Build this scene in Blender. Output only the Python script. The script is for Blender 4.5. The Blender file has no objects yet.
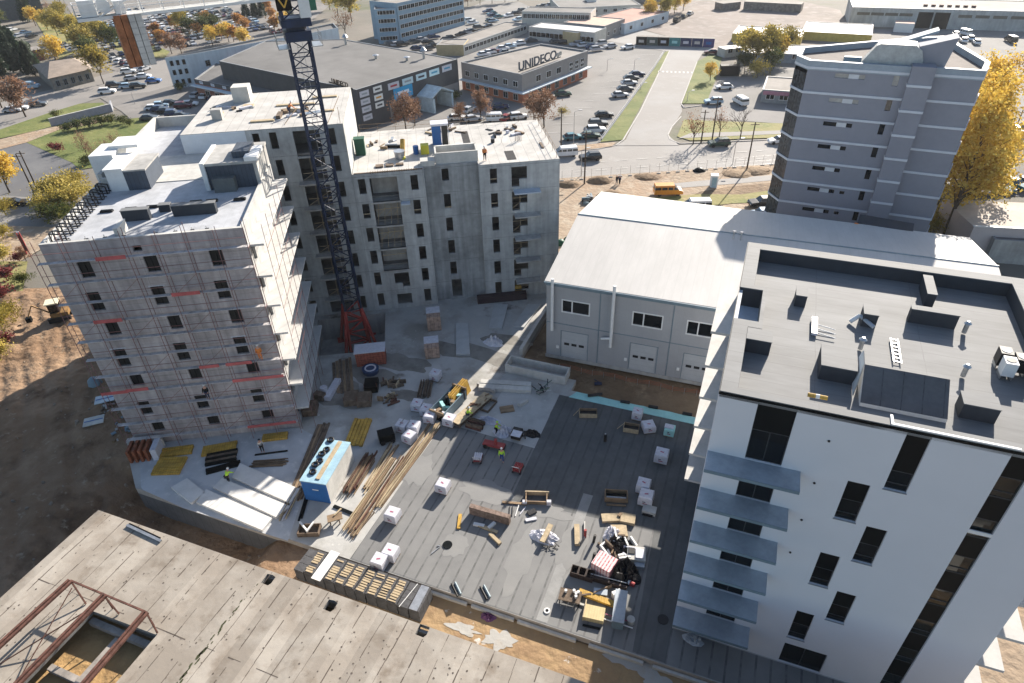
import bpy, bmesh, math, random
from mathutils import Vector, Matrix, noise
random.seed(7)
rad = math.radians
scene = bpy.context.scene
col = scene.collection

# ------------------------------------------------------------------ camera, sky, sun, exposure
CAMH, FPX, PITCH, ROLL = 47.0, 659.5, 0.62095, -0.033727
fw = Vector((0, math.cos(PITCH), -math.sin(PITCH)))
r0 = Vector((1, 0, 0)); u0 = r0.cross(fw)
rt = r0*math.cos(ROLL) + u0*math.sin(ROLL)
up = u0*math.cos(ROLL) - r0*math.sin(ROLL)
cam = bpy.data.cameras.new('camera'); cam.lens = FPX/1024*36; cam.sensor_width = 36; cam.clip_end = 6000; cam.clip_start = 0.5
co = bpy.data.objects.new('camera', cam); col.objects.link(co)
m = Matrix((rt, up, -fw)).transposed().to_4x4(); m.translation = Vector((0, 0, CAMH)); co.matrix_world = m
scene.camera = co
SAZ, SEL = rad(58), rad(26)
w = bpy.data.worlds.new('World'); scene.world = w; w.use_nodes = True
nt = w.node_tree; bg = nt.nodes['Background']; sk = nt.nodes.new('ShaderNodeTexSky'); sk.sky_type = 'NISHITA'
sk.sun_disc = False; sk.sun_elevation = SEL; sk.sun_rotation = rad(90)-SAZ
nt.links.new(sk.outputs[0], bg.inputs[0]); bg.inputs[1].default_value = 0.08
sl = bpy.data.lights.new('sun', 'SUN'); sl.energy = 5.0; sl.angle = rad(0.55); sl.color = (1, 0.915, 0.80)
so = bpy.data.objects.new('sun', sl); col.objects.link(so)
so.rotation_euler = Vector((-math.cos(SEL)*math.cos(SAZ), -math.cos(SEL)*math.sin(SAZ), -math.sin(SEL))).to_track_quat('-Z', 'Y').to_euler()
vs = scene.view_settings; vs.view_transform = 'Standard'; vs.look = 'None'; vs.gamma = 1; vs.exposure = 1.35
scene.render.engine = 'CYCLES'

# ------------------------------------------------------------------ site measuring: a sight line from the survey camera met with a real plane
ZG = -0.65
def ray(x, y): return rt*((x-512)/FPX) - up*((y-341.5)/FPX) + fw
def G(x, y, z=0.0):
    d = ray(x, y); t = (z-CAMH)/d.z
    return Vector((d.x*t, d.y*t, z))
def zat(x, y, p):
    d = ray(x, y); t = (d.x*p[0]+d.y*p[1])/(d.x**2+d.y**2)
    return CAMH+d.z*t
class Frame:
    def __init__(s, o, deg):
        s.o = Vector((o[0], o[1], 0)); s.a = rad(deg)
        s.u = Vector((math.cos(s.a), math.sin(s.a), 0)); s.v = Vector((-math.sin(s.a), math.cos(s.a), 0))
    def w(s, a, b, z=0): return s.o + s.u*a + s.v*b + Vector((0, 0, z))
    def l(s, p): q = Vector((p[0], p[1], 0))-s.o; return (q.dot(s.u), q.dot(s.v))
    def px(s, x, y, z=0): return s.l(G(x, y, z))
FW = Frame((11.39, 27.80), -21.92)
FS = Frame((-22.51, 51.65), 7.1)
FC = Frame((6.47, 76.93), 7.1)
FH = Frame(G(546.3, 360.5, ZG), -20.9)
FT = Frame((39.4, 89.1), -24.8)

# ------------------------------------------------------------------ materials
MATS = {}
def mat(name, c, rough=0.8, metal=0.0, var=0.15, scale=1.0, bump=0.0, c2=None, sx=1, sy=1, sz=1, seams=None, spec=0.3, streak=0.0, detail=6, world=False, seamc=0.55):
    if name in MATS: return MATS[name]
    M = bpy.data.materials.new(name); M.use_nodes = True; t = M.node_tree; N = t.nodes; L = t.links
    b = N['Principled BSDF']; b.inputs['Roughness'].default_value = rough; b.inputs['Metallic'].default_value = metal
    b.inputs['Specular IOR Level'].default_value = spec
    tc = N.new('ShaderNodeTexCoord')
    src = tc.outputs['Object']
    if world:
        g = N.new('ShaderNodeNewGeometry'); src = g.outputs['Position']
    mp = N.new('ShaderNodeMapping'); mp.inputs['Scale'].default_value = (sx, sy, sz); L.new(src, mp.inputs[0])
    n1 = N.new('ShaderNodeTexNoise'); n1.inputs['Scale'].default_value = scale; n1.inputs['Detail'].default_value = detail; n1.inputs['Roughness'].default_value = 0.6
    L.new(mp.outputs[0], n1.inputs['Vector'])
    n2 = N.new('ShaderNodeTexNoise'); n2.inputs['Scale'].default_value = scale*6.3; n2.inputs['Detail'].default_value = 4
    L.new(mp.outputs[0], n2.inputs['Vector'])
    ad = N.new('ShaderNodeMath'); ad.operation = 'MULTIPLY_ADD'; ad.inputs[1].default_value = 0.35; L.new(n2.outputs[0], ad.inputs[0]); L.new(n1.outputs[0], ad.inputs[2])
    mr = N.new('ShaderNodeMapRange'); mr.inputs[1].default_value = 0.42; mr.inputs[2].default_value = 0.93; L.new(ad.outputs[0], mr.inputs[0])
    mx = N.new('ShaderNodeMix'); mx.data_type = 'RGBA'
    d = c2 if c2 else tuple(x*(1-2*var) for x in c)
    e = c if c2 else tuple(min(0.95, x*(1+var)) for x in c)
    mx.inputs[6].default_value = (*d, 1); mx.inputs[7].default_value = (*e, 1)
    L.new(mr.outputs[0], mx.inputs[0]); out = mx.outputs[2]
    if streak:
        m3 = N.new('ShaderNodeMapping'); m3.inputs['Scale'].default_value = (1.6, 1.6, 0.12); L.new(src, m3.inputs[0])
        n3 = N.new('ShaderNodeTexNoise'); n3.inputs['Scale'].default_value = 1.0; n3.inputs['Detail'].default_value = 5; L.new(m3.outputs[0], n3.inputs['Vector'])
        r3 = N.new('ShaderNodeMapRange'); r3.inputs[1].default_value = 0.35; r3.inputs[2].default_value = 0.7; r3.inputs[3].default_value = 1-streak; r3.inputs[4].default_value = 1.05; L.new(n3.outputs[0], r3.inputs[0])
        x3 = N.new('ShaderNodeMix'); x3.data_type = 'RGBA'; x3.blend_type = 'MULTIPLY'; x3.inputs[0].default_value = 1
        L.new(out, x3.inputs[6]); L.new(r3.outputs[0], x3.inputs[7]); out = x3.outputs[2]
    if seams:   # list of (axis, period, width, offset)
        sp = N.new('ShaderNodeSeparateXYZ'); L.new(tc.outputs['Object'], sp.inputs[0])
        for (ax, per, wd, off) in seams:
            a1 = N.new('ShaderNodeMath'); a1.operation = 'ADD'; a1.inputs[1].default_value = off+1000*per; L.new(sp.outputs[ax], a1.inputs[0])
            # wobble so that joints are not ruler straight
            wb = N.new('ShaderNodeMath'); wb.operation = 'MULTIPLY_ADD'; wb.inputs[1].default_value = 0.12*min(per, 1); L.new(n1.outputs[0], wb.inputs[0]); L.new(a1.outputs[0], wb.inputs[2])
            a2 = N.new('ShaderNodeMath'); a2.operation = 'MODULO'; a2.inputs[1].default_value = per; L.new(wb.outputs[0], a2.inputs[0])
            a3 = N.new('ShaderNodeMath'); a3.operation = 'LESS_THAN'; a3.inputs[1].default_value = wd; L.new(a2.outputs[0], a3.inputs[0])
            r4 = N.new('ShaderNodeMapRange'); r4.inputs[1].default_value = 0.3; r4.inputs[2].default_value = 0.62; L.new(n2.outputs[0], r4.inputs[0])
            a4 = N.new('ShaderNodeMath'); a4.operation = 'MULTIPLY'; L.new(a3.outputs[0], a4.inputs[0]); L.new(r4.outputs[0], a4.inputs[1])
            x4 = N.new('ShaderNodeMix'); x4.data_type = 'RGBA'; x4.blend_type = 'MULTIPLY'
            x4.inputs[7].default_value = (seamc, seamc, seamc, 1); L.new(a4.outputs[0], x4.inputs[0]); L.new(out, x4.inputs[6]); out = x4.outputs[2]
    L.new(out, b.inputs['Base Color'])
    if bump:
        bp = N.new('ShaderNodeBump'); bp.inputs['Strength'].default_value = min(1, bump); bp.inputs['Distance'].default_value = 0.05*max(1, bump); L.new(ad.outputs[0], bp.inputs['Height']); L.new(bp.outputs[0], b.inputs['Normal'])
    MATS[name] = M; return M

def blotch(name, base, patches, rough=0.9, bump=0.6, scale=0.08, plank=0):
    """ground material: several soil / stain tones mixed by noise over the real ground position"""
    M = bpy.data.materials.new(name); M.use_nodes = True; t = M.node_tree; N = t.nodes; L = t.links
    b = N['Principled BSDF']; b.inputs['Roughness'].default_value = rough; b.inputs['Specular IOR Level'].default_value = 0.2
    g = N.new('ShaderNodeNewGeometry'); out = None
    rgb = N.new('ShaderNodeRGB'); rgb.outputs[0].default_value = (*base, 1); out = rgb.outputs[0]
    for i, (c, sc, lo, hi) in enumerate(patches):
        mp = N.new('ShaderNodeMapping'); mp.inputs['Location'].default_value = (i*37.1, i*11.7, 0); L.new(g.outputs['Position'], mp.inputs[0])
        n = N.new('ShaderNodeTexNoise'); n.inputs['Scale'].default_value = sc; n.inputs['Detail'].default_value = 8; n.inputs['Roughness'].default_value = 0.62; L.new(mp.outputs[0], n.inputs['Vector'])
        mr = N.new('ShaderNodeMapRange'); mr.inputs[1].default_value = lo; mr.inputs[2].default_value = hi; L.new(n.outputs[0], mr.inputs[0])
        mx = N.new('ShaderNodeMix'); mx.data_type = 'RGBA'; L.new(mr.outputs[0], mx.inputs[0]); L.new(out, mx.inputs[6]); mx.inputs[7].default_value = (*c, 1); out = mx.outputs[2]
    if plank:
        tc = N.new('ShaderNodeTexCoord'); sp = N.new('ShaderNodeSeparateXYZ'); L.new(tc.outputs['Object'], sp.inputs[0])
        dv = N.new('ShaderNodeMath'); dv.operation = 'DIVIDE'; dv.inputs[1].default_value = plank; L.new(sp.outputs[0], dv.inputs[0]); fl_ = N.new('ShaderNodeMath'); fl_.operation = 'FLOOR'; L.new(dv.outputs[0], fl_.inputs[0])
        wn_ = N.new('ShaderNodeTexWhiteNoise'); wn_.noise_dimensions = '1D'; L.new(fl_.outputs[0], wn_.inputs['W']); mr = N.new('ShaderNodeMapRange'); mr.inputs[3].default_value = .84; mr.inputs[4].default_value = 1.06; L.new(wn_.outputs[0], mr.inputs[0])
        mx = N.new('ShaderNodeMix'); mx.data_type = 'RGBA'; mx.blend_type = 'MULTIPLY'; mx.inputs[0].default_value = 1; L.new(out, mx.inputs[6]); L.new(mr.outputs[0], mx.inputs[7]); out = mx.outputs[2]
    L.new(out, b.inputs['Base Color'])
    n = N.new('ShaderNodeTexNoise'); n.inputs['Scale'].default_value = 1.4; n.inputs['Detail'].default_value = 8; L.new(g.outputs['Position'], n.inputs['Vector'])
    bp = N.new('ShaderNodeBump'); bp.inputs['Strength'].default_value = bump; bp.inputs['Distance'].default_value = 0.25; L.new(n.outputs[0], bp.inputs['Height']); L.new(bp.outputs[0], b.inputs['Normal'])
    MATS[name] = M; return M

def leafmat(name, ca, cb, cc):
    M = bpy.data.materials.new(name); M.use_nodes = True; t = M.node_tree; N = t.nodes; L = t.links
    b = N['Principled BSDF']; b.inputs['Roughness'].default_value = 0.7; b.inputs['Specular IOR Level'].default_value = 0.15
    g = N.new('ShaderNodeNewGeometry'); n = N.new('ShaderNodeTexNoise'); n.inputs['Scale'].default_value = 0.9; n.inputs['Detail'].default_value = 3; L.new(g.outputs['Position'], n.inputs['Vector'])
    ad = N.new('ShaderNodeMath'); ad.operation = 'MULTIPLY_ADD'; ad.inputs[1].default_value = 0.35; L.new(g.outputs['Random Per Island'], ad.inputs[0]); L.new(n.outputs[0], ad.inputs[2])
    cr = N.new('ShaderNodeValToRGB'); cr.color_ramp.elements[0].position = 0.42; cr.color_ramp.elements[0].color = (*ca, 1); cr.color_ramp.elements[1].position = 0.9; cr.color_ramp.elements[1].color = (*cc, 1)
    e = cr.color_ramp.elements.new(0.66); e.color = (*cb, 1)
    L.new(ad.outputs[0], cr.inputs[0]); L.new(cr.outputs[0], b.inputs['Base Color'])
    tr = N.new('ShaderNodeBsdfTranslucent'); L.new(cr.outputs[0], tr.inputs[0]); ms = N.new('ShaderNodeMixShader'); ms.inputs[0].default_value = 0.35
    L.new(b.outputs[0], ms.inputs[1]); L.new(tr.outputs[0], ms.inputs[2]); L.new(ms.outputs[0], N['Material Output'].inputs[0])
    MATS[name] = M; return M

conc = mat('concrete', (0.40, 0.39, 0.37), 0.9, var=0.16, scale=0.35, streak=0.18, bump=0.1)
conc_panel = mat('concrete_panel', (0.435, 0.445, 0.44), 0.9, var=0.17, scale=0.3, streak=0.22, bump=0.1, seams=[(2, 3.12, 0.05, 0.35), (0, 4.1, 0.04, 0)], seamc=0.5)
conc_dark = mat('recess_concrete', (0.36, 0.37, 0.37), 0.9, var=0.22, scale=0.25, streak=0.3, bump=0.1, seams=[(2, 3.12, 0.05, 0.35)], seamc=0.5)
conc_white = mat('pale_concrete', (0.50, 0.49, 0.46), 0.9, var=0.12, scale=0.6, streak=0.08, bump=0.1)
conc_roof = mat('roof_slab_concrete', (0.44, 0.425, 0.40), 0.9, var=0.13, scale=0.5, bump=0.1, seams=[(0, 1.2, 0.05, 0)], seamc=0.45)
conc_yard = blotch('yard_concrete', (0.38, 0.375, 0.36), [((0.27, 0.26, 0.235), 0.12, 0.47, 0.62), ((0.46, 0.45, 0.43), 0.3, 0.5, 0.7), ((0.14, 0.12, 0.10), 0.2, 0.6, 0.70), ((0.50, 0.49, 0.46), 2.2, 0.62, 0.72)], bump=0.15)
membrane = mat('bitumen_membrane', (0.20, 0.20, 0.196), 0.75, var=0.18, scale=0.22, bump=0.15, seams=[(0, 1.02, 0.16, 0)], seamc=0.52, world=False, c2=(0.14, 0.14, 0.14))
membrane_darker = mat('darker_membrane', (0.10, 0.104, 0.106), 0.7, var=0.2, scale=0.25, bump=0.15, seams=[(0, 1.02, 0.2, 0)], seamc=0.7)
membrane_roof = mat('roof_membrane', (0.175, 0.178, 0.18), 0.75, var=0.14, scale=0.5, bump=0.1, sx=0.25, seams=[(1, 1.0, 0.05, 0), (0, 6.1, 0.04, 1)], seamc=0.72)
slate = mat('slate_upstand', (0.032, 0.038, 0.048), 0.7, var=0.12, scale=0.8)
membrane_shade_dark = mat('dark_membrane_shade', (0.10, 0.10, 0.105), 0.7, var=0.15, scale=0.7, seams=[(0, 1.02, 0.05, 0)], seamc=0.4)
plaster = mat('white_plaster', (0.57, 0.58, 0.61), 0.75, var=0.025, scale=0.12)
plaster_lit = mat('balcony_concrete_white', (0.48, 0.47, 0.45), 0.85, var=0.08, scale=0.8)
glass_dark = mat('dark_glass', (0.004, 0.006, 0.008), 0.05, var=0.1, spec=0.35)
clad_dark = mat('dark_cladding', (0.004, 0.0055, 0.0065), 0.45, var=0.15, scale=1, spec=0.1)
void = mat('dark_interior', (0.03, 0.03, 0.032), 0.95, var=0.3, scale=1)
tin = mat('grey_sheet_metal', (0.34, 0.38, 0.42), 0.45, 0.15, var=0.12, scale=0.8)
steel = mat('galvanised_steel', (0.45, 0.46, 0.47), 0.4, 0.8, var=0.15, scale=3)
white_p = mat('white_paint', (0.66, 0.66, 0.65), 0.5, var=0.05, scale=2)
black_p = mat('black_plastic', (0.015, 0.015, 0.017), 0.45, var=0.2, scale=2)
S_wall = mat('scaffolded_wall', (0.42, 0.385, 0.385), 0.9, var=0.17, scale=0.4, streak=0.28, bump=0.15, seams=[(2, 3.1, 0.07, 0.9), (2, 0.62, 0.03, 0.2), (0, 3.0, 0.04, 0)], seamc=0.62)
S_roof = mat('primed_roof', (0.42, 0.43, 0.45), 0.8, var=0.2, scale=0.25, bump=0.1, seams=[(0, 1.0, 0.03, 0)], seamc=0.8)
redp = mat('red_oxide_paint', (0.33, 0.05, 0.05), 0.6, var=0.2, scale=1)
red_crane = mat('crane_red_paint', (0.40, 0.06, 0.05), 0.5, var=0.2, scale=1)
pinkred = mat('scaffold_red_paint', (0.22, 0.11, 0.105), 0.6, var=0.25, scale=1)
blue_crane = mat('crane_blue_paint', (0.012, 0.024, 0.06), 0.5, var=0.25, scale=1)
timber = mat('timber', (0.25, 0.175, 0.11), 0.85, var=0.28, scale=2.5, sx=0.3)
timber_pale = mat('fresh_timber', (0.42, 0.335, 0.22), 0.85, var=0.18, scale=2.5)
timber_dark = mat('weathered_timber', (0.15, 0.11, 0.08), 0.9, var=0.35, scale=2)
yellow_f = mat('yellow_formwork', (0.50, 0.30, 0.055), 0.6, var=0.25, scale=1.5, seams=[(0, 0.25, 0.05, 0)], seamc=0.6)
rust = mat('rusty_steel', (0.12, 0.055, 0.04), 0.85, var=0.35, scale=3)
hall_wall = mat('sandwich_panel', (0.31, 0.315, 0.325), 0.6, var=0.04, scale=0.5, seams=[(0, 1.0, 0.03, 0)], seamc=0.9)
hall_roof = mat('pale_roof_sheet', (0.455, 0.44, 0.42), 0.7, var=0.07, scale=0.35, sy=0.25, seams=[(0, 0.9, 0.1, 0)], seamc=0.93)
trim_blue = mat('blue_grey_trim', (0.14, 0.20, 0.24), 0.5, var=0.1)
tower_wall = mat('tower_render_grey', (0.215, 0.225, 0.265), 0.8, var=0.05, scale=0.3)
tower_band = mat('tower_band_pale', (0.50, 0.53, 0.58), 0.7, var=0.05)
tower_white = mat('tower_panel_white', (0.50, 0.52, 0.55), 0.6, var=0.06)
old_slab = blotch('weathered_slab', (0.275, 0.24, 0.20), [((0.35, 0.315, 0.27), 0.35, 0.45, 0.62), ((0.20, 0.165, 0.13), 0.5, 0.55, 0.7), ((0.12, 0.10, 0.075), 1.1, 0.64, 0.75)], bump=0.12, plank=1.5)
dirt = blotch('dirt', (0.17, 0.115, 0.07), [((0.25, 0.18, 0.115), 0.06, 0.45, 0.62), ((0.09, 0.06, 0.04), 0.16, 0.52, 0.68), ((0.30, 0.22, 0.14), 0.5, 0.58, 0.72)], bump=0.9)
dirt_near = blotch('dug_earth', (0.19, 0.120, 0.072), [((0.27, 0.185, 0.12), 0.10, 0.48, 0.66), ((0.09, 0.055, 0.033), 0.25, 0.52, 0.68), ((0.30, 0.235, 0.165), 1.2, 0.6, 0.72)], bump=1.0)
sand = blotch('trodden_sand', (0.28, 0.215, 0.155), [((0.30, 0.21, 0.14), 0.15, 0.45, 0.62), ((0.36, 0.30, 0.23), 0.5, 0.5, 0.7)], bump=0.7)
asphalt = blotch('asphalt', (0.185, 0.178, 0.17), [((0.23, 0.22, 0.21), 0.07, 0.42, 0.62), ((0.19, 0.18, 0.175), 0.5, 0.58, 0.72)], bump=0.1)
road_m = blotch('road_surface', (0.27, 0.255, 0.24), [((0.30, 0.29, 0.28), 0.06, 0.45, 0.65), ((0.31, 0.295, 0.28), 0.4, 0.55, 0.72)], bump=0.1)
asphalt_w = blotch('west_asphalt', (0.17, 0.16, 0.15), [((0.22, 0.205, 0.19), 0.07, 0.42, 0.62), ((0.12, 0.115, 0.11), 0.3, 0.55, 0.72)], bump=0.1)
road_w = blotch('west_road_surface', (0.23, 0.215, 0.20), [((0.19, 0.18, 0.17), 0.06, 0.45, 0.65)], bump=0.1)
asph_dark = blotch('dark_asphalt', (0.115, 0.115, 0.12), [((0.15, 0.15, 0.15), 0.1, 0.45, 0.65)], bump=0.1)
grass_m = blotch('lawn', (0.10, 0.125, 0.035), [((0.17, 0.175, 0.06), 0.12, 0.42, 0.62), ((0.19, 0.16, 0.07), 0.5, 0.58, 0.75)], bump=0.5)
grass_dry = blotch('dry_lawn', (0.22, 0.20, 0.08), [((0.14, 0.16, 0.05), 0.15, 0.45, 0.65), ((0.30, 0.23, 0.13), 0.4, 0.55, 0.7)], bump=0.5)
town = blotch('town_ground', (0.145, 0.135, 0.115), [((0.19, 0.17, 0.145), 0.03, 0.45, 0.62), ((0.10, 0.11, 0.06), 0.02, 0.55, 0.65), ((0.16, 0.14, 0.12), 0.15, 0.5, 0.7)], bump=0.2)
gravel = blotch('pink_gravel', (0.215, 0.18, 0.16), [((0.16, 0.135, 0.12), 0.06, 0.45, 0.65), ((0.27, 0.24, 0.22), 0.3, 0.5, 0.7)], bump=0.2)
kerb_m = mat('kerb_stone', (0.42, 0.40, 0.38), 0.9, var=0.1, scale=1)
paint_w = mat('road_paint', (0.52, 0.51, 0.49), 0.7, var=0.1)
L_yellow = leafmat('yellow_leaves', (0.40, 0.25, 0.04), (0.62, 0.42, 0.07), (0.74, 0.58, 0.16))
L_ygreen = leafmat('yellow_green_leaves', (0.15, 0.13, 0.03), (0.34, 0.27, 0.06), (0.52, 0.40, 0.10))
L_orange = leafmat('orange_leaves', (0.20, 0.09, 0.03), (0.42, 0.20, 0.06), (0.55, 0.30, 0.08))
L_brown = leafmat('rust_leaves', (0.13, 0.07, 0.04), (0.24, 0.13, 0.08), (0.33, 0.20, 0.12))
L_green = leafmat('green_leaves', (0.03, 0.045, 0.015), (0.07, 0.09, 0.025), (0.15, 0.14, 0.04))
L_dark = leafmat('conifer_needles', (0.012, 0.025, 0.015), (0.025, 0.045, 0.025), (0.05, 0.07, 0.04))
L_red = leafmat('crimson_leaves', (0.08, 0.02, 0.02), (0.15, 0.03, 0.03), (0.2, 0.06, 0.05))
bark = mat('bark', (0.075, 0.055, 0.04), 0.95, var=0.3, scale=2)
cyan = mat('cyan_insulation_board', (0.33, 0.62, 0.60), 0.8, var=0.08, scale=1)
foil = mat('white_foil_wrap', (0.55, 0.55, 0.60), 0.35, var=0.12, scale=4, bump=0.3)
pinkprint = mat('pink_print', (0.35, 0.08, 0.14), 0.5, var=0.3, scale=5)
darkprint = mat('dark_print', (0.04, 0.03, 0.06), 0.5, var=0.3)
brick_o = mat('orange_brick', (0.42, 0.15, 0.08), 0.85, var=0.15, scale=2)
hivis = mat('hi_vis_fabric', (0.45, 0.75, 0.05), 0.7, var=0.1)
orangef = mat('orange_fabric', (0.65, 0.20, 0.04), 0.7, var=0.1)
navy = mat('navy_trousers', (0.02, 0.03, 0.07), 0.8, var=0.1)
skin = mat('skin', (0.50, 0.28, 0.20), 0.6, var=0.05)
blue_cont = mat('blue_container_paint', (0.02, 0.11, 0.33), 0.5, var=0.12, scale=0.8)
ltblue_cont = mat('pale_blue_roof_paint', (0.30, 0.46, 0.55), 0.6, var=0.15, scale=0.8)
def paint(name, c, r=0.35, **k): return mat(name, c, r, var=k.pop('var', 0.06), scale=1.5, **k)

# ------------------------------------------------------------------ mesh helpers
class MB:
    def __init__(s): s.v = []; s.f = []; s.m = []
    def add(s, vs, fs, m=0):
        n = len(s.v); s.v += [tuple(v) for v in vs]; s.f += [tuple(i+n for i in f) for f in fs]; s.m += [m]*len(fs); return s
    def box(s, x0, y0, z0, x1, y1, z1, m=0):
        vs = [(x0,y0,z0),(x1,y0,z0),(x1,y1,z0),(x0,y1,z0),(x0,y0,z1),(x1,y0,z1),(x1,y1,z1),(x0,y1,z1)]
        return s.add(vs, [(0,3,2,1),(4,5,6,7),(0,1,5,4),(1,2,6,5),(2,3,7,6),(3,0,4,7)], m)
    def obox(s, c, ax, l, wd, z0, z1, m=0):      # oriented box: centre, angle, length, width
        ca, sa = math.cos(ax), math.sin(ax); vs = []
        for z in (z0, z1):
            for a, b in ((-l/2,-wd/2),(l/2,-wd/2),(l/2,wd/2),(-l/2,wd/2)): vs.append((c[0]+a*ca-b*sa, c[1]+a*sa+b*ca, z))
        return s.add(vs, [(0,3,2,1),(4,5,6,7),(0,1,5,4),(1,2,6,5),(2,3,7,6),(3,0,4,7)], m)
    def prism(s, poly, z0, z1, m=0, mt=None):
        n = len(poly); a = sum(poly[i][0]*poly[(i+1)%n][1]-poly[(i+1)%n][0]*poly[i][1] for i in range(n))
        if a < 0: poly = poly[::-1]
        vs = [(p[0],p[1],z0) for p in poly]+[(p[0],p[1],z1) for p in poly]
        s.add(vs, [tuple(range(n))[::-1]]+[(i,(i+1)%n,(i+1)%n+n,i+n) for i in range(n)], m)
        return s.add(vs[n:], [tuple(range(n))], m if mt is None else mt)
    def sheet(s, poly, z, m=0):
        n = len(poly); a = sum(poly[i][0]*poly[(i+1)%n][1]-poly[(i+1)%n][0]*poly[i][1] for i in range(n))
        if a < 0: poly = poly[::-1]
        return s.add([(p[0],p[1],z) for p in poly], [tuple(range(n))], m)
    def tube(s, p, q, r, n=6, m=0, r2=None, cap=True):
        p, q = Vector(p), Vector(q); d = (q-p)
        if d.length < 1e-6: return s
        d.normalize(); a = d.orthogonal().normalized(); b = d.cross(a); r2 = r if r2 is None else r2
        vs = [p+(a*math.cos(t)+b*math.sin(t))*r for t in [2*math.pi*i/n for i in range(n)]]+[q+(a*math.cos(t)+b*math.sin(t))*r2 for t in [2*math.pi*i/n for i in range(n)]]
        fs = [(i,(i+1)%n,(i+1)%n+n,i+n) for i in range(n)]
        if cap: fs += [tuple(range(n))[::-1], tuple(range(n,2*n))]
        return s.add(vs, fs, m)
    def bar(s, p, q, w=0.1, m=0): return s.tube(p, q, w*0.7, 4, m)
    def wall(s, o, d, L, z0, z1, holes=(), rev=0.25, m=0, mr=None):
        """wall face along d from o, outside to the right of d; holes=(a,b,lo,hi) with reveals going inward"""
        ox, oy = o; dx, dy = d; nx, ny = -dy*rev, dx*rev; mr = m if mr is None else mr
        xs = sorted({0, L, *[h[0] for h in holes], *[h[1] for h in holes]}); zs = sorted({z0, z1, *[h[2] for h in holes], *[h[3] for h in holes]})
        P = lambda a, z, k=0: (ox+dx*a+nx*k, oy+dy*a+ny*k, z)
        for i in range(len(xs)-1):
            j0 = None
            for j in range(len(zs)-1):
                cx, cz = (xs[i]+xs[i+1])/2, (zs[j]+zs[j+1])/2
                if any(h[0] < cx < h[1] and h[2] < cz < h[3] for h in holes): continue
                s.add([P(xs[i],zs[j]),P(xs[i+1],zs[j]),P(xs[i+1],zs[j+1]),P(xs[i],zs[j+1])], [(0,1,2,3)], m)
        for a, b, lo, hi in holes:
            s.add([P(a,lo),P(b,lo),P(b,hi),P(a,hi),P(a,lo,1),P(b,lo,1),P(b,hi,1),P(a,hi,1)], [(0,4,5,1),(1,5,6,2),(2,6,7,3),(3,7,4,0)], mr)
        return s
    def mesh(s, name, mats):
        me = bpy.data.meshes.new(name); me.from_pydata(s.v, [], s.f)
        for mm in (mats if isinstance(mats, (list, tuple)) else [mats]): me.materials.append(mm)
        for p, i in zip(me.polygons, s.m): p.material_index = i
        me.update(); return me
    def build(s, name, mats, parent=None, smooth=False):
        me = s.mesh(name, mats)
        if smooth:
            for p in me.polygons: p.use_smooth = True
        o = bpy.data.objects.new(name, me); col.objects.link(o); o.parent = parent; return o
def place_mesh(name, me, parent=None, loc=(0,0,0), rz=0):
    o = bpy.data.objects.new(name, me); col.objects.link(o); o.parent = parent; o.location = loc; o.rotation_euler = (0,0,rz); return o
def tag(o, label, cat, group=None):
    o['label'] = label; o['category'] = cat
    if group: o['group'] = group
    return o
def thing(name, label, cat, loc=(0,0,0), rz=0.0, group=None):
    o = bpy.data.objects.new(name, None); col.objects.link(o); o.location = loc; o.rotation_euler = (0,0,rz); o.empty_display_size = 0.3
    return tag(o, label, cat, group)
def fthing(name, label, cat, F, a=0, b=0, z=0, rz=0.0, group=None): return thing(name, label, cat, F.w(a,b,z), F.a+rz, group)
def struct(o): o['kind'] = 'structure'; return o
def stuff(o): o['kind'] = 'stuff'; return o
def copy_tree(o, parent=None):
    c = o.copy(); col.objects.link(c); c.parent = parent
    for ch in list(o.children): copy_tree(ch, c)
    return c
def fill(loops, z, name, mtl):
    """flat sheet with holes"""
    bm = bmesh.new(); es = []
    for lp in loops:
        vs = [bm.verts.new((p[0], p[1], z)) for p in lp]
        es += [bm.edges.new((vs[i], vs[(i+1) % len(vs)])) for i in range(len(vs))]
    bmesh.ops.triangle_fill(bm, use_beauty=True, use_dissolve=False, edges=es, normal=(0,0,1))
    for f in bm.faces:
        if f.normal.z < 0: f.normal_flip()
    me = bpy.data.meshes.new(name); bm.to_mesh(me); bm.free(); me.materials.append(mtl)
    o = bpy.data.objects.new(name, me); col.objects.link(o); return o
def crumple(t, rx, ry, h, m, seed=1, name='folded_sheet', loc=(0,0,0)):
    n = 16; vs = []; fs = []
    for j in range(n+1):
        for i in range(n+1):
            u_, v_ = i/n*2-1, j/n*2-1; k = max(0, 1-max(abs(u_),abs(v_))**3); w_ = noise.noise(Vector((u_*1.7+seed*3.1, v_*1.7, seed)))*.22
            z = abs(noise.fractal(Vector((u_*2.3, v_*2.3, seed*7.7)), 1, 2, 4))*1.5*h*k+.02+h*.25*k
            a = math.atan2(v_, u_); r = max(abs(u_),abs(v_)); vs.append((loc[0]+math.cos(a)*r*rx*(1+w_+.2*noise.noise(Vector((a*1.3,seed,1)))), loc[1]+math.sin(a)*r*ry*(1+w_), loc[2]+z))
    for j in range(n):
        for i in range(n): a = j*(n+1)+i; fs.append((a,a+1,a+n+2,a+n+1))
    return MB().add(vs, fs).build(name, m, t)
def gp(pts, z=ZG): return [(G(x, y, z).x, G(x, y, z).y) for x, y in pts]

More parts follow.
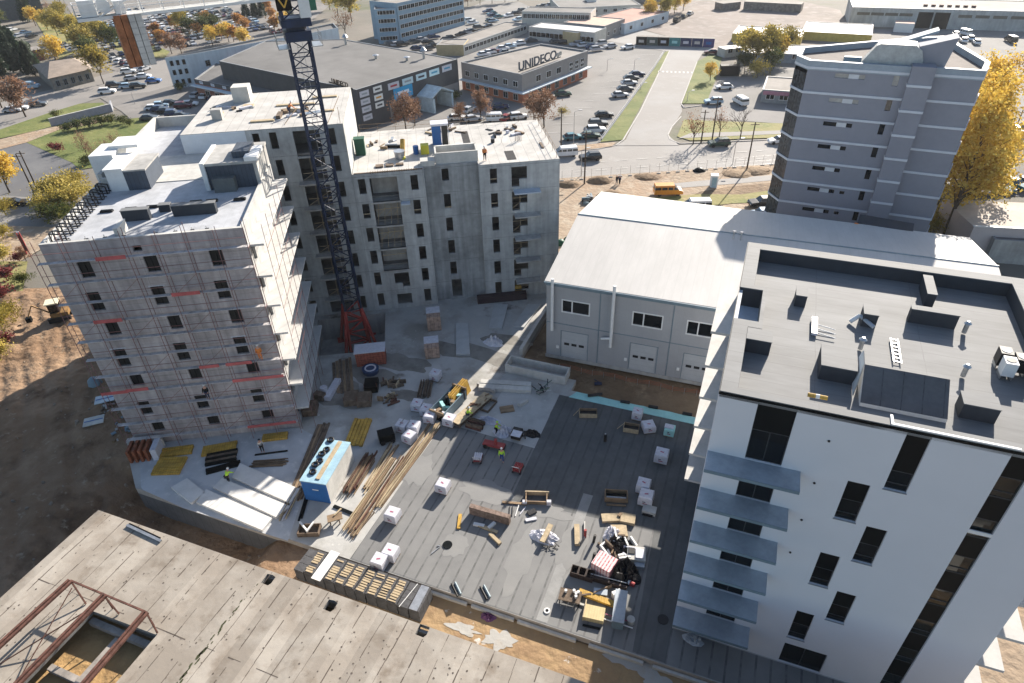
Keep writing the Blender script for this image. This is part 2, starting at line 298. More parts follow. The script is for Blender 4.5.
# ================================================================== SETTING
DIG = [(-80,-12),(-14,-12),(-14,84),(-80,84)]
PIT = [tuple(FC.w(a, b)[:2]) for a, b in ((-32,-9.1),(-23.3,-9.1),(-23.3,-1.0),(-32,-1.0))]
struct(fill([[(-2500,-800),(2500,-800),(2500,3500),(-2500,3500)], DIG], ZG-0.012, 'ground', town))
NSH = [0]
def sheet(name, pts, mtl, lvl, px=True):
    p = gp(pts) if px else pts; NSH[0] += 1
    return struct(fill([p]+[], ZG+0.03*lvl+0.0013*NSH[0], name, mtl))
# building site soil and surrounding yard
sheet('site_soil', [(-14,-60),(90,-60),(90,10)]+[tuple(FW.w(a,b)[:2]) for a,b in ((60,20),(20,27),(-10,40))]+[(4,84),(-14,84)], dirt, 0, False)
sheet('sandy_strip', [(548,182),(560,178.5),(720,167.5),(778,163.5),(790,205),(770,216),(700,214),(610,200),(585,222),(560,290),(548,290)], sand, 1)
sheet('dug_soil_strip', [(676,203),(700,192),(730,187),(790,181),(790,191),(740,198),(700,207)], dirt, 2)
sheet('site_track', [(652,186),(700,181),(790,174),(790,179),(735,184),(655,190)], road_m, 2)
sheet('rough_grass', [(650,198),(700,194.5),(740,195),(790,188),(790,206),(770,202),(730,204),(690,209),(645,206)], grass_dry, 3)
# roads
R_far = (2.6,)
sheet('main_road', [(470,160),(560,153),(616,145),(679,145.5),(784,140),(860,134),(1100,112),(1100,136),(860,158),(776,164.5),(720,167.5),(560,178.5),(470,190)], road_m, 1)
sheet('side_road', [(616,146),(625.7,140),(640,112),(668,52),(640,47),(600,40),(640,30),(720,50),(752,60),(703,53),(697,62),(681,104),(682,112),(668,135),(679,145.8)], road_m, 3)
sheet('car_park', [(335,150),(560,153),(599.5,143),(650,74),(662,53),(668,51),(640,30),(560,22),(520,2),(500,-6),(420,30),(330,70)], asphalt, 1)
sheet('gravel_yard', [(640,29),(650,5),(690,-6),(770,-6),(840,10),(850,30),(800,60),(720,50)], gravel, 1)
sheet('right_car_park', [(713,85),(722,78),(770,76),(830,90),(860,125),(784,124),(700,118),(703,105)], asphalt, 1)
sheet('east_car_park', [(900,176),(940,172),(1100,168),(1100,205),(1040,196),(915,200)], asph_dark, 2)
sheet('warehouse_yard', [(740,50),(850,30),(1120,24),(1120,110),(860,130),(830,90),(760,72)], asphalt, 0.5)
v_ = sheet('verge', [(599.5,142.5),(623,140.3),(669.5,51),(663,53),(652,71)], grass_m, 4)
sheet('verge', [(682,104),(697,62),(710,55),(722,58),(715,82),(706,104)], grass_m, 4)
sheet('verge', [(677,137),(684,120),(700,121),(784,124),(860,124),(860,131),(784,138),(690,141)], grass_dry, 4)
sheet('footpath', [(678,139),(690,134),(784,131),(860,126),(860,129),(784,134.5),(700,138)], road_m, 5)
sheet('footpath', [(560,148),(600,144),(616,143),(612,147),(560,154)], sand, 5)
# kerbs
def kerb(pts, wd=0.25, h=0.14, lvl=0):
    b = MB(); P = gp(pts)
    for i in range(len(P)-1):
        a, c = Vector(P[i]), Vector(P[i+1]); d = c-a
        b.obox(((a+c)/2)[:], math.atan2(d.y,d.x), d.length+0.1, wd, ZG-0.05, ZG+h)
    return struct(b.build('kerb', kerb_m))
kerb([(560,153),(600,149),(616,145.5),(623,140.5),(640,112),(669.5,51)])
kerb([(599.5,142.5),(652,71),(663,53)])
kerb([(784,139.5),(700,143),(680,144),(670,140),(668,135),(672,127),(681,117)])
kerb([(697,62),(681,104),(684,108),(706,105)])
# painted markings
b = MB()
P0, P1 = Vector(gp([(659,72)])[0]), Vector(gp([(692,73)])[0])
for i in range(9):
    c = P0.lerp(P1, i/8); b.obox(c[:], rad(78), 1.6, 0.45, ZG+0.13, ZG+0.14)
for i in range(13):
    c0 = Vector(gp([(552,133)])[0]).lerp(Vector(gp([(648,55)])[0]), i/12)
    b.obox(c0[:], rad(3), 4.5, 0.12, ZG+0.10, ZG+0.11)
for (x0,y0,x1,y1) in ((575,172,775,158),(575,164,775,150)):
    a, c = Vector(gp([(x0,y0)])[0]), Vector(gp([(x1,y1)])[0]); d = c-a
    for i in range(10):
        q = a.lerp(c, (i+.3)/10); b.obox(q[:], math.atan2(d.y,d.x), 2.2, 0.14, ZG+0.10, ZG+0.11)
struct(b.build('road_markings', paint_w))
# left side
sheet('west_road', [(-40,142),(-40,112),(0,103),(80,82),(120,70),(165,58),(195,62),(195,92),(150,97),(104,97),(50,113),(0,132)], road_w, 1)
sheet('west_street', [(40,12),(62,12),(85,34),(110,56),(140,64),(118,72),(88,62),(60,42)], asphalt_w, 2)
sheet('west_car_park', [(100,98),(150,92),(178,84),(240,112),(200,140),(140,128),(122,112)], asphalt_w, 2)
sheet('lawn', [(-10,138),(0,130),(50,113),(80,104),(103,103),(112,112),(85,120),(50,128),(0,139),(-30,146)], grass_m, 3)
sheet('lawn', [(27,143),(60,130),(85,124),(140,118),(170,125),(110,165),(80,170),(72,163)], grass_m, 3)
sheet('footpath', [(-30,150),(0,140),(50,128),(112,118),(112,121),(60,130),(27,143),(0,150)], sand, 4)
sheet('grey_yard', [(-40,175),(0,150),(27,143),(72,163),(90,175),(60,205),(0,200),(-40,220)], asph_dark, 2)
sheet('lane', [(-40,235),(0,196),(60,200),(95,190),(120,215),(60,230),(0,228)], asphalt, 3)
sheet('dry_verge', [(-60,270),(0,226),(60,228),(110,215),(110,230),(50,245),(20,262),(0,275),(-40,290)], sand, 3)
sheet('scrub_ground', [(-60,300),(0,262),(28,262),(22,300),(12,350),(0,375),(-60,400)], grass_dry, 3)
sheet('lot_ground', [(95,60),(150,52),(290,40),(330,5),(280,-6),(60,-6),(75,20),(100,30)], asphalt_w, 0.5)
sheet('lot_verge', [(60,60),(100,40),(130,58),(165,58),(170,52),(120,30),(60,12),(30,12)], grass_dry, 3)

# dug earth west of the new building: real relief
def sm(x): x = max(0.0, min(1.0, x)); return x*x*(3-2*x)
def hills():
    x0, x1, y0, y1 = -80.0, -14.0, -12.0, 84.0; nx, ny = 300, 430; vs = []; fs = []
    pit = [FC.l(p) for p in PIT]
    for j in range(ny+1):
        for i in range(nx+1):
            x = x0+(x1-x0)*i/nx; y = y0+(y1-y0)*j/ny
            X_, Y_ = x*.83+y*.557+3.37, y*.83-x*.557+1.91; h = noise.fractal(Vector((X_*.091, Y_*.091, 3.13)), .9, 2.17, 5)*1.6 + noise.fractal(Vector((X_*.37, Y_*.37, 7.71)), .8, 2.23, 5)*0.35
            a, bb = FW.l((x, y)); s, t = FS.l((x, y))
            edge = sm(min(i/16, (nx-i)/16, j/14, (ny-j)/14))
            left = sm((-17.8-s)/5) if t > -1 else (sm((-51.5-a)/5) if bb > -4 else 0)
            left = max(left, sm((-47-a)/6)*sm((-2-bb)/3))
            tx = (x+57.6)*.85+(y-61)*.52+.8*math.sin(y*.07); trk = sum(math.exp(-((tx-c_)**2)/.2) for c_ in (-4.6,-2.6,-.4,1.6,3.9,5.9))
            trench = sm((-33.5-a)/3.5)*sm((-.6-bb)/.8)*(1-sm((-62-a)/-8+0) if False else 1)*(1-sm((-48-a)/9))
            low = -2.6*trench
            z = ZG+0.04+(0.4+h*0.62*(1 if abs(tx) > 7 else .35+.65*(abs(tx)/7)**3))*left*edge - .16*min(1,trk)*left*edge + low + noise.fractal(Vector((X_*.83, Y_*.83, 1.73)), .8, 2.19, 4)*.13*(left*edge+trench)
            c, d = FC.l((x, y))
            if -33 < c < -22 and -10 < d < 0: z = -3.6
            vs.append((x, y, z if edge > 0.001 else ZG-.012))
    for j in range(ny):
        for i in range(nx):
            a = j*(nx+1)+i; fs.append((a, a+1, a+nx+2, a+nx+1))
    me = bpy.data.meshes.new('dug_earth'); me.from_pydata(vs, [], fs); me.materials.append(dirt_near)
    for p in me.polygons: p.use_smooth = True
    o = bpy.data.objects.new('dug_earth', me); col.objects.link(o); return struct(o)
EARTH = hills()
def stones():
    rn = random.Random(9); b = MB(); vv = EARTH.data.vertices
    for i in range(1500):
        k = rn.randrange(len(vv)); x, y, z = vv[k].co; a, bb = FW.l((x,y)); s, t = FS.l((x,y))
        if not (s < -18.3 and y > 14 or (a < -51 and t < 0) or (-50 < a < -34 and -9.5 < bb < -3.8)): continue
        x += rn.uniform(-.2,.2); y += rn.uniform(-.15,.15); r = rn.uniform(.05,.2)*(1 if rn.random() < .88 else 2.0)
        q = [rn.uniform(.6,1.2) for _ in range(5)]
        base = [(x+math.cos(j*1.257)*r*q[j], y+math.sin(j*1.257)*r*q[j], z-.25) for j in range(5)]; top = [(x+math.cos(j*1.257+.3)*r*q[j]*.6, y+math.sin(j*1.257+.3)*r*q[j]*.6, z+r*rn.uniform(.3,.8)) for j in range(5)]
        b.add(base+top, [(5,6,7,8,9)]+[(j,(j+1)%5,(j+1)%5+5,j+5) for j in range(5)])
    stuff(b.build('stones', mat('field_stone',(0.26,0.21,0.165),.95,var=.3,scale=1.5)))
stones()

# podium deck over the underground garage
def wl(F, pts): return [tuple(F.w(a, b)[:2]) for a, b in pts]
pod_out = wl(FW, [(-50.3,-3.0),(18.3,-3.1),(18.3,24.3),(-15.2,24.3),(-15.2,26.2),(-22.6,26.2),(-22.4,38.8)]) + wl(FC, [(1.2,-0.9),(1.2,16.5),(-50,16.5)]) + wl(FS, [(-17.6,30),(-17.3,-0.5)])
pt = thing('podium_deck', 'concrete podium deck over the underground garage carrying the building materials', 'podium', (0,0,0))
o = fill([pod_out, PIT], 0.0, 'top_slab', conc_yard); o.parent = pt
b = MB(); n = len(pod_out)
ccw = sum(pod_out[i][0]*pod_out[(i+1)%n][1]-pod_out[(i+1)%n][0]*pod_out[i][1] for i in range(n)) > 0
for i in range(n):
    a, c = pod_out[i], pod_out[(i+1)%n]
    for z0_, z1_, m_ in ((-4.2,-.75,1),(-.75,0,0)):  # lower band coloured dark to stand in for the trench shade
        q = [(a[0],a[1],z0_),(c[0],c[1],z0_),(c[0],c[1],z1_),(a[0],a[1],z1_)]
        b.add(q if ccw else q[::-1], [(0,1,2,3)], m_)
b.build('edge_beam', [mat('edge_concrete',(0.36,0.33,0.30),.9,var=.15,scale=.6), membrane_shade_dark], pt)
b = MB(); n = 4
for i in range(4):
    a, c = PIT[i], PIT[(i+1)%4]; b.add([(a[0],a[1],-3.2),(a[0],a[1],0),(c[0],c[1],0),(c[0],c[1],-3.2)], [(0,1,2,3)])
b.sheet(PIT, -3.2); b.build('crane_pit_lining', conc, pt)
# kerb strip along the front edge with dark drainage gaps
b = MB()
for x0, x1 in ((-19,-15.6),(-15.2,-11.6),(-11.3,-6.6),(-5.6,-1.5),(-0.8,3.2),(3.8,8.5),(9,13)):
    p = [FW.w(x0,-3.36), FW.w(x1,-3.36), FW.w(x1,-3.14), FW.w(x0,-3.14)]; b.prism([q[:2] for q in p], -0.75, -0.3)
b.build('kerb_block', conc_white, pt)
# membrane laid in strips
me_o = MB().sheet([(-26.5,-2.95),(0,-3.0),(18.2,-3.0),(18.2,-0.1),(0.0,-0.1),(0,23.2),(-16.2,23.2),(-16.0,14.5),(-26.3,14.9)], 0.02).build('waterproofing_membrane', membrane)
me_o.location = FW.w(0,0,0); me_o.rotation_euler = (0,0,FW.a); struct(me_o)
cm = MB().sheet([(-16.0,7.5),(-3.0,8.5),(-2.4,-2.9),(0,-2.95),(0,23.15),(-16.2,23.15)], 0.024).build('darker_membrane', membrane_darker); cm.location = FW.w(0,0,0); cm.rotation_euler = (0,0,FW.a); struct(cm)  # darker membrane tone over the upper right of the deck
pp = MB().sheet([(-9.9,-2.9),(-9.0,-2.9),(-9.0,10.5),(-9.9,10.5)], 0.026).build('membrane_patch', mat('worn_membrane', (0.25,0.25,0.245), 0.8, var=.1)); pp.location = FW.w(0,0,0); pp.rotation_euler = (0,0,FW.a); struct(pp)
b = MB(); edge = [(-15.1,23.1),(-1.4,23.15),(0,23.2)]
top = [(0,24.2)]
for i in range(16): top.append((-0.6-i*0.93, 24.28+random.uniform(-.12,.05)))
b.prism(edge+top, 0.024, 0.08); o = b.build('insulation_boards', cyan); o.location = FW.w(0,0,0); o.rotation_euler = (0,0,FW.a); tag(o, 'row of cyan insulation boards laid along the podium edge beside the brown trench', 'insulation')
def patch(name, px, rx, ry, m, seed, z=0.008):
    rn = random.Random(seed); c = G(px[0],px[1],0); n = 26; off_ = [rn.uniform(.6,1.25) for _ in range(n)]; pts = []
    for i in range(n):
        a = 2*math.pi*i/n; r = (off_[i]+off_[i-1])/2; q = FW.u*(math.cos(a)*rx*r)+FW.v*(math.sin(a)*ry*r); pts.append(((c+q).x,(c+q).y))
    return struct(fill([pts], z+seed*.0004, name, m))
dust = mat('dusty_membrane', (0.225,0.223,0.216), .85, var=.12, scale=.5, c2=(0.19,0.19,0.187))
for i,(p_,rx,ry) in enumerate((((485,492),2.6,1.3),((522,556),1.3,3.6),((545,510),2.4,.9),((570,545),1.2,2.6),((455,545),1.1,1.3),((585,580),1.8,1.2),((420,470),1.2,2.2))): patch('dust_patch', p_, rx, ry, dust, i+20, .022)
wet = blotch('wet_concrete', (0.22,0.21,0.19), [((0.15,0.14,0.125),0.4,0.45,0.65),((0.25,0.24,0.22),0.8,0.5,0.7)], rough=.5, bump=.1)
for i,(p_,rx,ry) in enumerate((((470,352),6.5,1.6),((505,340),3,1.2),((402,362),4.5,1.6),((345,395),3.2,2.2),((368,375),3.5,1.5),((300,455),2.0,.8),((410,395),2.5,1.0),((498,362),2.0,.8))): patch('wet_patch', p_, rx, ry, wet, i+1)
# light smooth slab strip by the precast stairs
pp = MB().sheet([(-22.4,14.6),(-16.1,14.5),(-16.3,23.3),(-22.4,23.4)], 0.012).build('fresh_screed', blotch('screed', (0.42,0.415,0.40), [((0.33,0.325,0.31),0.35,0.45,0.65),((0.5,0.49,0.47),1.2,0.6,0.7)], bump=0.1)); pp.location = FW.w(0,0,0); pp.rotation_euler = (0,0,FW.a); struct(pp)
pp = MB().sheet(gp([(141,487),(139,438),(300,428),(322,440),(288,541),(183,508),(143,490)],0), 0.012).build('pale_screed', blotch('pale_screed_m', (0.46,0.47,0.48), [((0.36,0.37,0.38),0.25,0.45,0.65),((0.55,0.55,0.54),1.2,0.55,0.7)], bump=0.1)); struct(pp)

# ================================================================== WHITE BUILDING (right)
T = fthing('apartment_block', 'white rendered block with slanted rows of dark windows and a grey membrane roof', 'apartment building', FW)
SZ = [18.72-3.17*k for k in range(6)]     # balcony slab tops
holes = [(2.07,4.08,18.75,23.05)]
for z in SZ[1:]: holes.append((2.07,4.06,z+0.0,z+2.25))
holes[-1] = (2.07,4.06,2.87,5.1); holes.append((2.07,4.06,0.02,2.2))
wn = [(9.34,10.46,18.88,23.05),(7.58,8.73,15.72,18.85),(9.34,10.44,12.52,15.70),(7.6,8.72,9.38,12.53),(9.3,10.42,6.27,9.37),(7.56,8.66,3.18,6.3)]
holes += wn + [(7.58,10.36,0.02,2.4),(13.95,15.06,0.6,23.05)]
b = MB(); b.wall((0,0), (1,0), 18.03, 0, 23.1, holes, 0.22)
b.wall((0,18.7), (0,-1), 18.7, 0, 23.1, [(1.0,3.0,z+.05,z+2.3) for z in SZ]+[(6.95,11.1,21.87,23.1)], 0.22)
b.wall((18.03,0), (0,1), 18.7, 0, 23.1, [(2.0,4.0,z+.05,z+2.3) for z in SZ]); b.wall((18.03,18.7), (-1,0), 18.03, 0, 23.1)
b.build('wall', plaster, T)
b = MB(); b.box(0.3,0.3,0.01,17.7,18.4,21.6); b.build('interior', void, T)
# roof with parapet and left notch terrace
b = MB(); notch = [(0,0),(18.03,0),(18.03,18.7),(0,18.7),(0,11.7),(1.5,11.7),(1.5,7.65),(0,7.65)]
def ring(b, poly, z0, z1, m=0):
    n = len(poly)
    for i in range(n):
        a, c = poly[i], poly[(i+1)%n]; b.add([(a[0],a[1],z0),(c[0],c[1],z0),(c[0],c[1],z1),(a[0],a[1],z1)], [(0,1,2,3)], m)
# roof surface
b.sheet([(0.9,0.3),(17.15,0.3),(17.15,17.75),(0.9,17.75),(0.9,11.7),(1.5,11.7),(1.5,7.65),(0.9,7.65)], 22.3)
b.box(0,0,22.9,18.03,0.55,23.32); b.box(0,0.55,22.2,0.9,7.65,23.32); b.box(0,11.7,21.86,0.9,18.7,23.32); b.box(0.9,17.75,22.0,17.15,18.7,23.32); b.box(17.15,0.55,22.0,18.03,18.7,23.32)
b.box(0.9,6.9,22.2,1.75,7.65,23.32); b.box(1.5,7.65,21.7,1.75,11.7,23.32); b.box(0.9,11.7,21.7,1.75,12.2,23.32)
b.build('roof', membrane_roof, T)
b = MB(); b.box(0.9,17.735,22.3,17.15,17.748,23.26); b.box(17.132,0.6,22.3,17.148,17.73,23.26); b.box(0.901,0.6,22.3,0.915,6.88,23.26); b.box(0.901,12.21,22.3,0.915,17.73,23.26); b.box(0.02,11.68,21.87,1.49,11.698,23.26); b.build('parapet_upstand', slate, T)
b = MB(); b.box(0.05,7.65,21.6,1.5,11.7,21.86); b.build('terrace_floor', mat('terrace_floor_grey', (0.4,0.45,0.52), 0.6, var=.1), T)
b = MB(); b.box(-0.04,-0.05,23.1,18.07,-0.002,23.26); b.box(-0.05,-0.05,23.1,-0.002,18.75,23.26); b.build('roof_edge_trim', clad_dark, T)
b = MB(); b.box(8.5,-0.03,23.33,14.2,0.10,23.42); b.box(8.5,0.1,23.33,8.62,0.75,23.42); b.build('white_edge_flashing', white_p, T)
# windows: pane + frame
def pane(parent, x0, z0, x1, z1, y=0.16, name='window', nm=2, gl=None):
    b = MB(); b.box(x0,y,z0,x1,y+0.03,z1)
    o = b.build(name, gl or glass_dark, parent)
    f = MB(); t = 0.05
    f.box(x0,y-.04,z0,x0+t,y-.002,z1); f.box(x1-t,y-.04,z0,x1,y-.002,z1); f.box(x0+t,y-.04,z0,x1-t,y-.002,z0+t); f.box(x0+t,y-.04,z1-t,x1-t,y-.002,z1)
    if nm == 2: xm = x0+(x1-x0)*.5; f.box(xm-t/2,y-.04,z0+t,xm+t/2,y-.002,z1-t)
    if nm == 3: zm = z0+(z1-z0)*.3; f.box(x0+t,y-.04,zm,x1-t,y-.002,zm+t)
    fo = f.build('frame', mat('anthracite_frame',(0.045,0.05,0.055),.4), o); return o
for i, h in enumerate(holes[:7]):
    x0, x1, z0, z1 = h
    if i == 0:
        b = MB(); b.box(x0,0.14,z0+2.25,x1,0.2,z1); b.build('spandrel', clad_dark, T); z1 = z0+2.25
    pane(T, x0, z0, x1, z1)
for x0, x1, z0, z1 in wn:
    b = MB(); zs = z0+1.6 if z1 < 22 else z0+1.35
    b.box(x0,0.14,zs,x1,0.2,z1); b.build('spandrel', clad_dark, T)
    pane(T, x0, z0, x1, zs, 0.17, nm=3); MB().box(x0-.04,-.05,z0-.06,x1+.04,-.003,z0-.002).build('sill', mat('sill_grey',(0.25,0.26,0.27),.5), T)
pane(T, 7.58, 0.02, 10.36, 2.4, 0.17)
for k in range(8):
    zt = 22.4-3.17*k
    if zt+.65 > .7: MB().box(13.95,0.14,max(.6,zt-1.0),15.06,0.2,min(23.05,zt+0.65)).build('spandrel', clad_dark, T)
warm = mat('reflective_glass', (0.008,0.014,0.016), 0.03, var=.3, scale=.8, spec=0.4)
for k in range(8):
    zt = 22.4-3.17*k-1.0; zb = zt-1.5
    if zb < .6: break
    pane(T, 13.95, zb, 15.06, zt, 0.17, nm=3, gl=warm)
    if k in (1,2,3):
        c = MB(); c.box(14.05+.1*k,0.22,zb+.1,14.9,0.235,zt-.4+.1*k)
b = MB(); b.box(13.95,-0.015,17.1,15.06,0.05,17.35); b.build('pale_sill', white_p, T)
# balconies: front slabs, left and right slabs
for z in SZ:
    b = MB(); b.box(0.02,-1.58,z-0.22,5.12,-0.002,z-0.04, 1); b.box(-0.02,-1.6,z-0.04,5.14,-0.002,z, 0); b.box(-0.02,-1.62,z-.24,5.14,-1.6,z,1)
    b.build('balcony', [tin, trim_blue], T)
for z in SZ:
    b = MB(); b.box(-1.4,12.6,z-0.22,-0.002,18.4,z); b.build('side_balcony', plaster_lit, T)
for z in SZ:
    b = MB(); b.box(18.035,0.15,z-0.22,19.6,8.0,z); b.build('side_balcony', plaster_lit, T)
b = MB()
for x, z in ((6.0,21.4),(6.0,18.1),(6.0,14.9),(6.0,11.8)): b.tube((x,-0.06,z),(x,0.01,z),0.07,8)
b.build('wall_bracket', black_p, T)
# roof objects: membrane-covered vent boxes (each a thing)
def rbox(label, x0, y0, x1, y1, h, z=22.35, m=None, group='membrane covered vent boxes on the white block roof'):
    t = fthing('vent_box', label, 'vent box', FW, (x0+x1)/2, (y0+y1)/2, z, group=group)
    dx, dy = (x1-x0)/2, (y1-y0)/2
    b = MB(); b.box(-dx,-dy,-0.2,dx,dy,h-0.05); b.build('casing', slate if m is None else m, t)
    b = MB(); b.box(-dx-.03,-dy-.03,h-0.05,dx+.03,dy+.03,h); b.build('cap', membrane_roof, t)
    return t
rbox('small membrane covered box beside the notch terrace, nearest the back left roof corner', 3.65,12.0,4.35,13.3,0.85)
rbox('wide low membrane covered box just left front of the notch, by the left parapet', 0.95,5.6,2.4,6.8,0.98)
rbox('narrow long membrane box running out from the rear parapet', 11.75,14.6,12.3,17.2,1.0)
rbox('widest membrane box, right in front of the narrow box at the rear parapet', 10.6,12.25,13.3,12.75,1.0)
rbox('membrane box with white pipes leaning on it, in the middle of the roof', 7.75,10.8,8.6,12.0,0.95)
rbox('square membrane box adjoining the dark sloped roof hatch', 5.2,4.2,7.1,6.4,1.0)
rbox('low membrane box right of the dark sloped roof hatch', 12.25,3.1,13.95,4.2,0.85, z=22.45)
t = fthing('roof_hatch', 'large dark sloped hatch covered with membrane strips, its shade put into the colour', 'roof hatch', FW, 7.35, 2.4, 22.35)
b = MB(); b.add([(0,0,0.2),(4.25,0,0.2),(4.25,2.0,1.4),(0,2.0,1.4)], [(0,1,2,3)]); b.build('sloped_cover', membrane_shade_dark, t)  # shade of the slope is put into the cover's dark colour
b = MB(); b.add([(0,0,-.2),(0,0,.2),(0,2,1.4),(0,2,-.3),(4.25,0,-.2),(4.25,0,.2),(4.25,2,1.4),(4.25,2,-.3)], [(0,1,2,3),(4,7,6,5),(3,2,6,7),(0,4,5,1)]); b.build('side_wall', white_p, t)
t = fthing('pipe_bundle', 'white plastic pipes and boards lying on the roof left of the square box', 'pipes', FW, 4.9, 9.6, 22.4)
b = MB(); b.box(-.12,-1.0,0,.22,1.0,.18); b.build('wrapped_roll', foil, t)
b = MB()
for k in range(3): b.tube((.2,-.8+k*.5,.12),(1.3,-1.0+k*.5,.05),.03)
b.build('rod', white_p, t)
t = fthing('air_handling_unit', 'cluster of black and white air conditioning units near the right roof parapet', 'air conditioner', FW, 15.9, 8.3, 22.35)
for k, (x, y) in enumerate(((-.75,.5),(-.7,-.5),(0,0.1),(.65,.5),(.7,-.6))):
    b = MB(); b.box(x-.32,y-.4,0.25,x+.32,y+.4,1.15); b.build('casing', black_p if k%2 == 0 else white_p, t)
    f = MB(); f.tube((x,y,1.151),(x,y,1.18),.26,12); f.build('fan_grille', white_p if k%2 == 0 else black_p, t)
    for sx in (-.28,.28):
        l = MB(); l.box(x+sx-.03,y-.35,0,x+sx+.03,y+.35,.25); l.build('foot', steel, t)
def roofbits(name, label, cat, a, bb, fn, z=22.4):
    t = fthing(name, label, cat, FW, a, bb, z); fn(t); return t
def f1(t):
    b = MB(); b.tube((0,0,0),(0,0,.7),.14,10); b.build('stack', steel, t)
    b = MB(); b.tube((0,0,.7),(0,0,.86),.24,10, r2=.08); b.build('cowl', steel, t)
roofbits('roof_vent', 'round metal roof vent with a cowl between the widest box and the hatch', 'roof vent', 13.0, 7.0, f1)
roofbits('roof_vent', 'round metal roof vent beside the white wrapped pipe near the hatch corner', 'roof vent', 7.6, 8.0, f1)
roofbits('roof_vent', 'round metal roof vent at the right end of the widest membrane box', 'roof vent', 13.75, 11.9, f1)
t = fthing('tool_bag', 'yellow and white tool roll lying at the front roof edge', 'tool bag', FW, 5.0, 1.2, 23.2)
b = MB(); b.tube((-.5,0,.1),(.5,0,.1),.12,8); b.build('roll', yellow_f, t); b = MB(); b.tube((-.1,0,.1),(.1,0,.1),.125,8); b.build('strap', white_p, t)
t = fthing('roof_ladder', 'aluminium ladder lying flat on the roof behind the dark hatch', 'ladder', FW, 9.6, 8.4, 22.4)
for s in (-.2,.2): MB().box(s-.03,-1.3,0,s+.03,1.3,.08).build('rail', steel, t)
for k in range(7): MB().box(-.17,-1.2+k*.4,.02,.17,-1.15+k*.4,.06).build('rung', steel, t)
t = fthing('white_pipe_stack', 'white foil wrapped duct elbow standing against the membrane box with pipes', 'duct', FW, 7.1, 10.9, 22.35)
b = MB(); b.tube((0,0,.1),(.5,.3,.5),.14,10); b.build('duct', white_p, t); b = MB(); b.tube((.5,.3,.5),(1.3,-.6,.35),.13,10); b.build('elbow', tin, t)
t = fthing('leaning_sheet', 'white sheet leaning on the left side of the dark hatch', 'sheet', FW, 7.0, 4.4, 22.4)
b = MB(); b.add([(0,-1.4,0),(0.05,1.4,0),(.3,1.2,1.5),(.28,-.2,1.5),(0.1,-1.4,0)], [(0,1,2,3)]); b.add([(0.04,-1.4,0),(0.09,1.4,0),(.34,1.2,1.5),(.32,-.2,1.5)], [(3,2,1,0)]); b.build('sheet', white_p, t)

# ================================================================== LONG HALL
kH = 47.65/47
T = fthing('warehouse_hall', 'long grey panel hall with a pale pitched roof and white sectional doors', 'hall', FH)
HL, HD, HE, HR = 44.6, 26.0, 9.75+.6, 11.5+.6
b = MB(); zb = 0.0
hw = [(1.8,4.95,6.05+.6,7.65+.6),(9.7,12.9,5.9+.6,7.6+.6),(15.45,18.6,5.9+.6,7.6+.6)]
hd = [(1.78,4.9,0.05,3.45+.6),(9.75,12.75,0.05,3.45+.6),(15.6,18.6,0.05,3.35+.6),(22,25,.05,4),(29,32,.05,4)]
b.wall((0,0),(1,0),HL,0,HE,hw+hd,0.15)
b.add([(0,HD,0),(0,0,0),(0,0,HE),(0,13.5,HR),(0,HD,HE-.4)], [(0,1,2,3,4)]); b.add([(HL,0,0),(HL,HD-1.4,0),(HL,HD-1.4,HE-.4),(HL,13.5,HR),(HL,0,HE)], [(0,1,2,3,4)])
b.add([(HL,HD-1.4,0),(0,HD,0),(0,HD,HE-.4),(HL,HD-1.4,HE-.4)], [(0,1,2,3)])
wo = b.build('wall', hall_wall, T); wo.location.z = 0
b = MB()
def slope(b, y0, z0, y1, z1, x0, x1, t=0.12):
    b.add([(x0,y0,z0),(x1,y0,z0),(x1,y1,z1),(x0,y1,z1),(x0,y0,z0+t),(x1,y0,z0+t),(x1,y1,z1+t),(x0,y1,z1+t)], [(0,3,2,1),(4,5,6,7),(0,1,5,4),(1,2,6,5),(2,3,7,6),(3,0,4,7)])
slope(b,-0.25,HE-.03,13.5,HR,-.15,HL+.15); t_ = .12; q_ = [(-.15,13.5,HR+.001),(HL+.15,13.5,HR+.001),(HL+.15,HD-1.2,HE-.45),(-.15,HD+.25,HE-.45)]; b.add(q_+[(x,y,z+t_) for x,y,z in q_], [(0,3,2,1),(4,5,6,7),(0,1,5,4),(1,2,6,5),(2,3,7,6),(3,0,4,7)])
b.build('roof', hall_roof, T)
b = MB(); b.box(-.2,13.42,HR+.1,HL+.2,13.58,HR+.19); b.build('ridge_cap', trim_blue, T)
b = MB(); b.box(-.2,-.42,HE-.15,HL+.2,-.26,HE+.05); b.box(-.05,-.05,HE-.55,HL,-.003,HE-.25); b.build('gutter', trim_blue, T)
b = MB(); b.box(0,-.04,4.95,HL,-.003,5.03)
for x in (6.05,13.9,20,27,34): b.box(x,-.05,0,x+.08,-.003,HE-.6)
b.build('panel_joint_strip', trim_blue, T)
b = MB(); b.box(-.1,-.08,0,HL,-.003,.45); b.build('plinth', conc, T)
for x0,x1,z0,z1 in hw:
    g = MB().box(x0,.1,z0,x1,.14,z1).build('window', glass_dark, T); f = MB(); t_=.13; xm=x0+(x1-x0)*.37
    f.box(x0-.05,-.04,z0-.05,x1+.05,.06,z0+t_-.05); f.box(x0-.05,-.04,z1-t_+.05,x1+.05,.06,z1+.05); f.box(x0-.05,-.04,z0+t_-.05,x0+t_-.05,.06,z1-t_+.05); f.box(x1-t_+.05,-.04,z0+t_-.05,x1+.05,.06,z1-t_+.05); f.box(xm-t_/2,-.04,z0+t_-.05,xm+t_/2,.06,z1-t_+.05)
    f.build('frame', white_p, g)
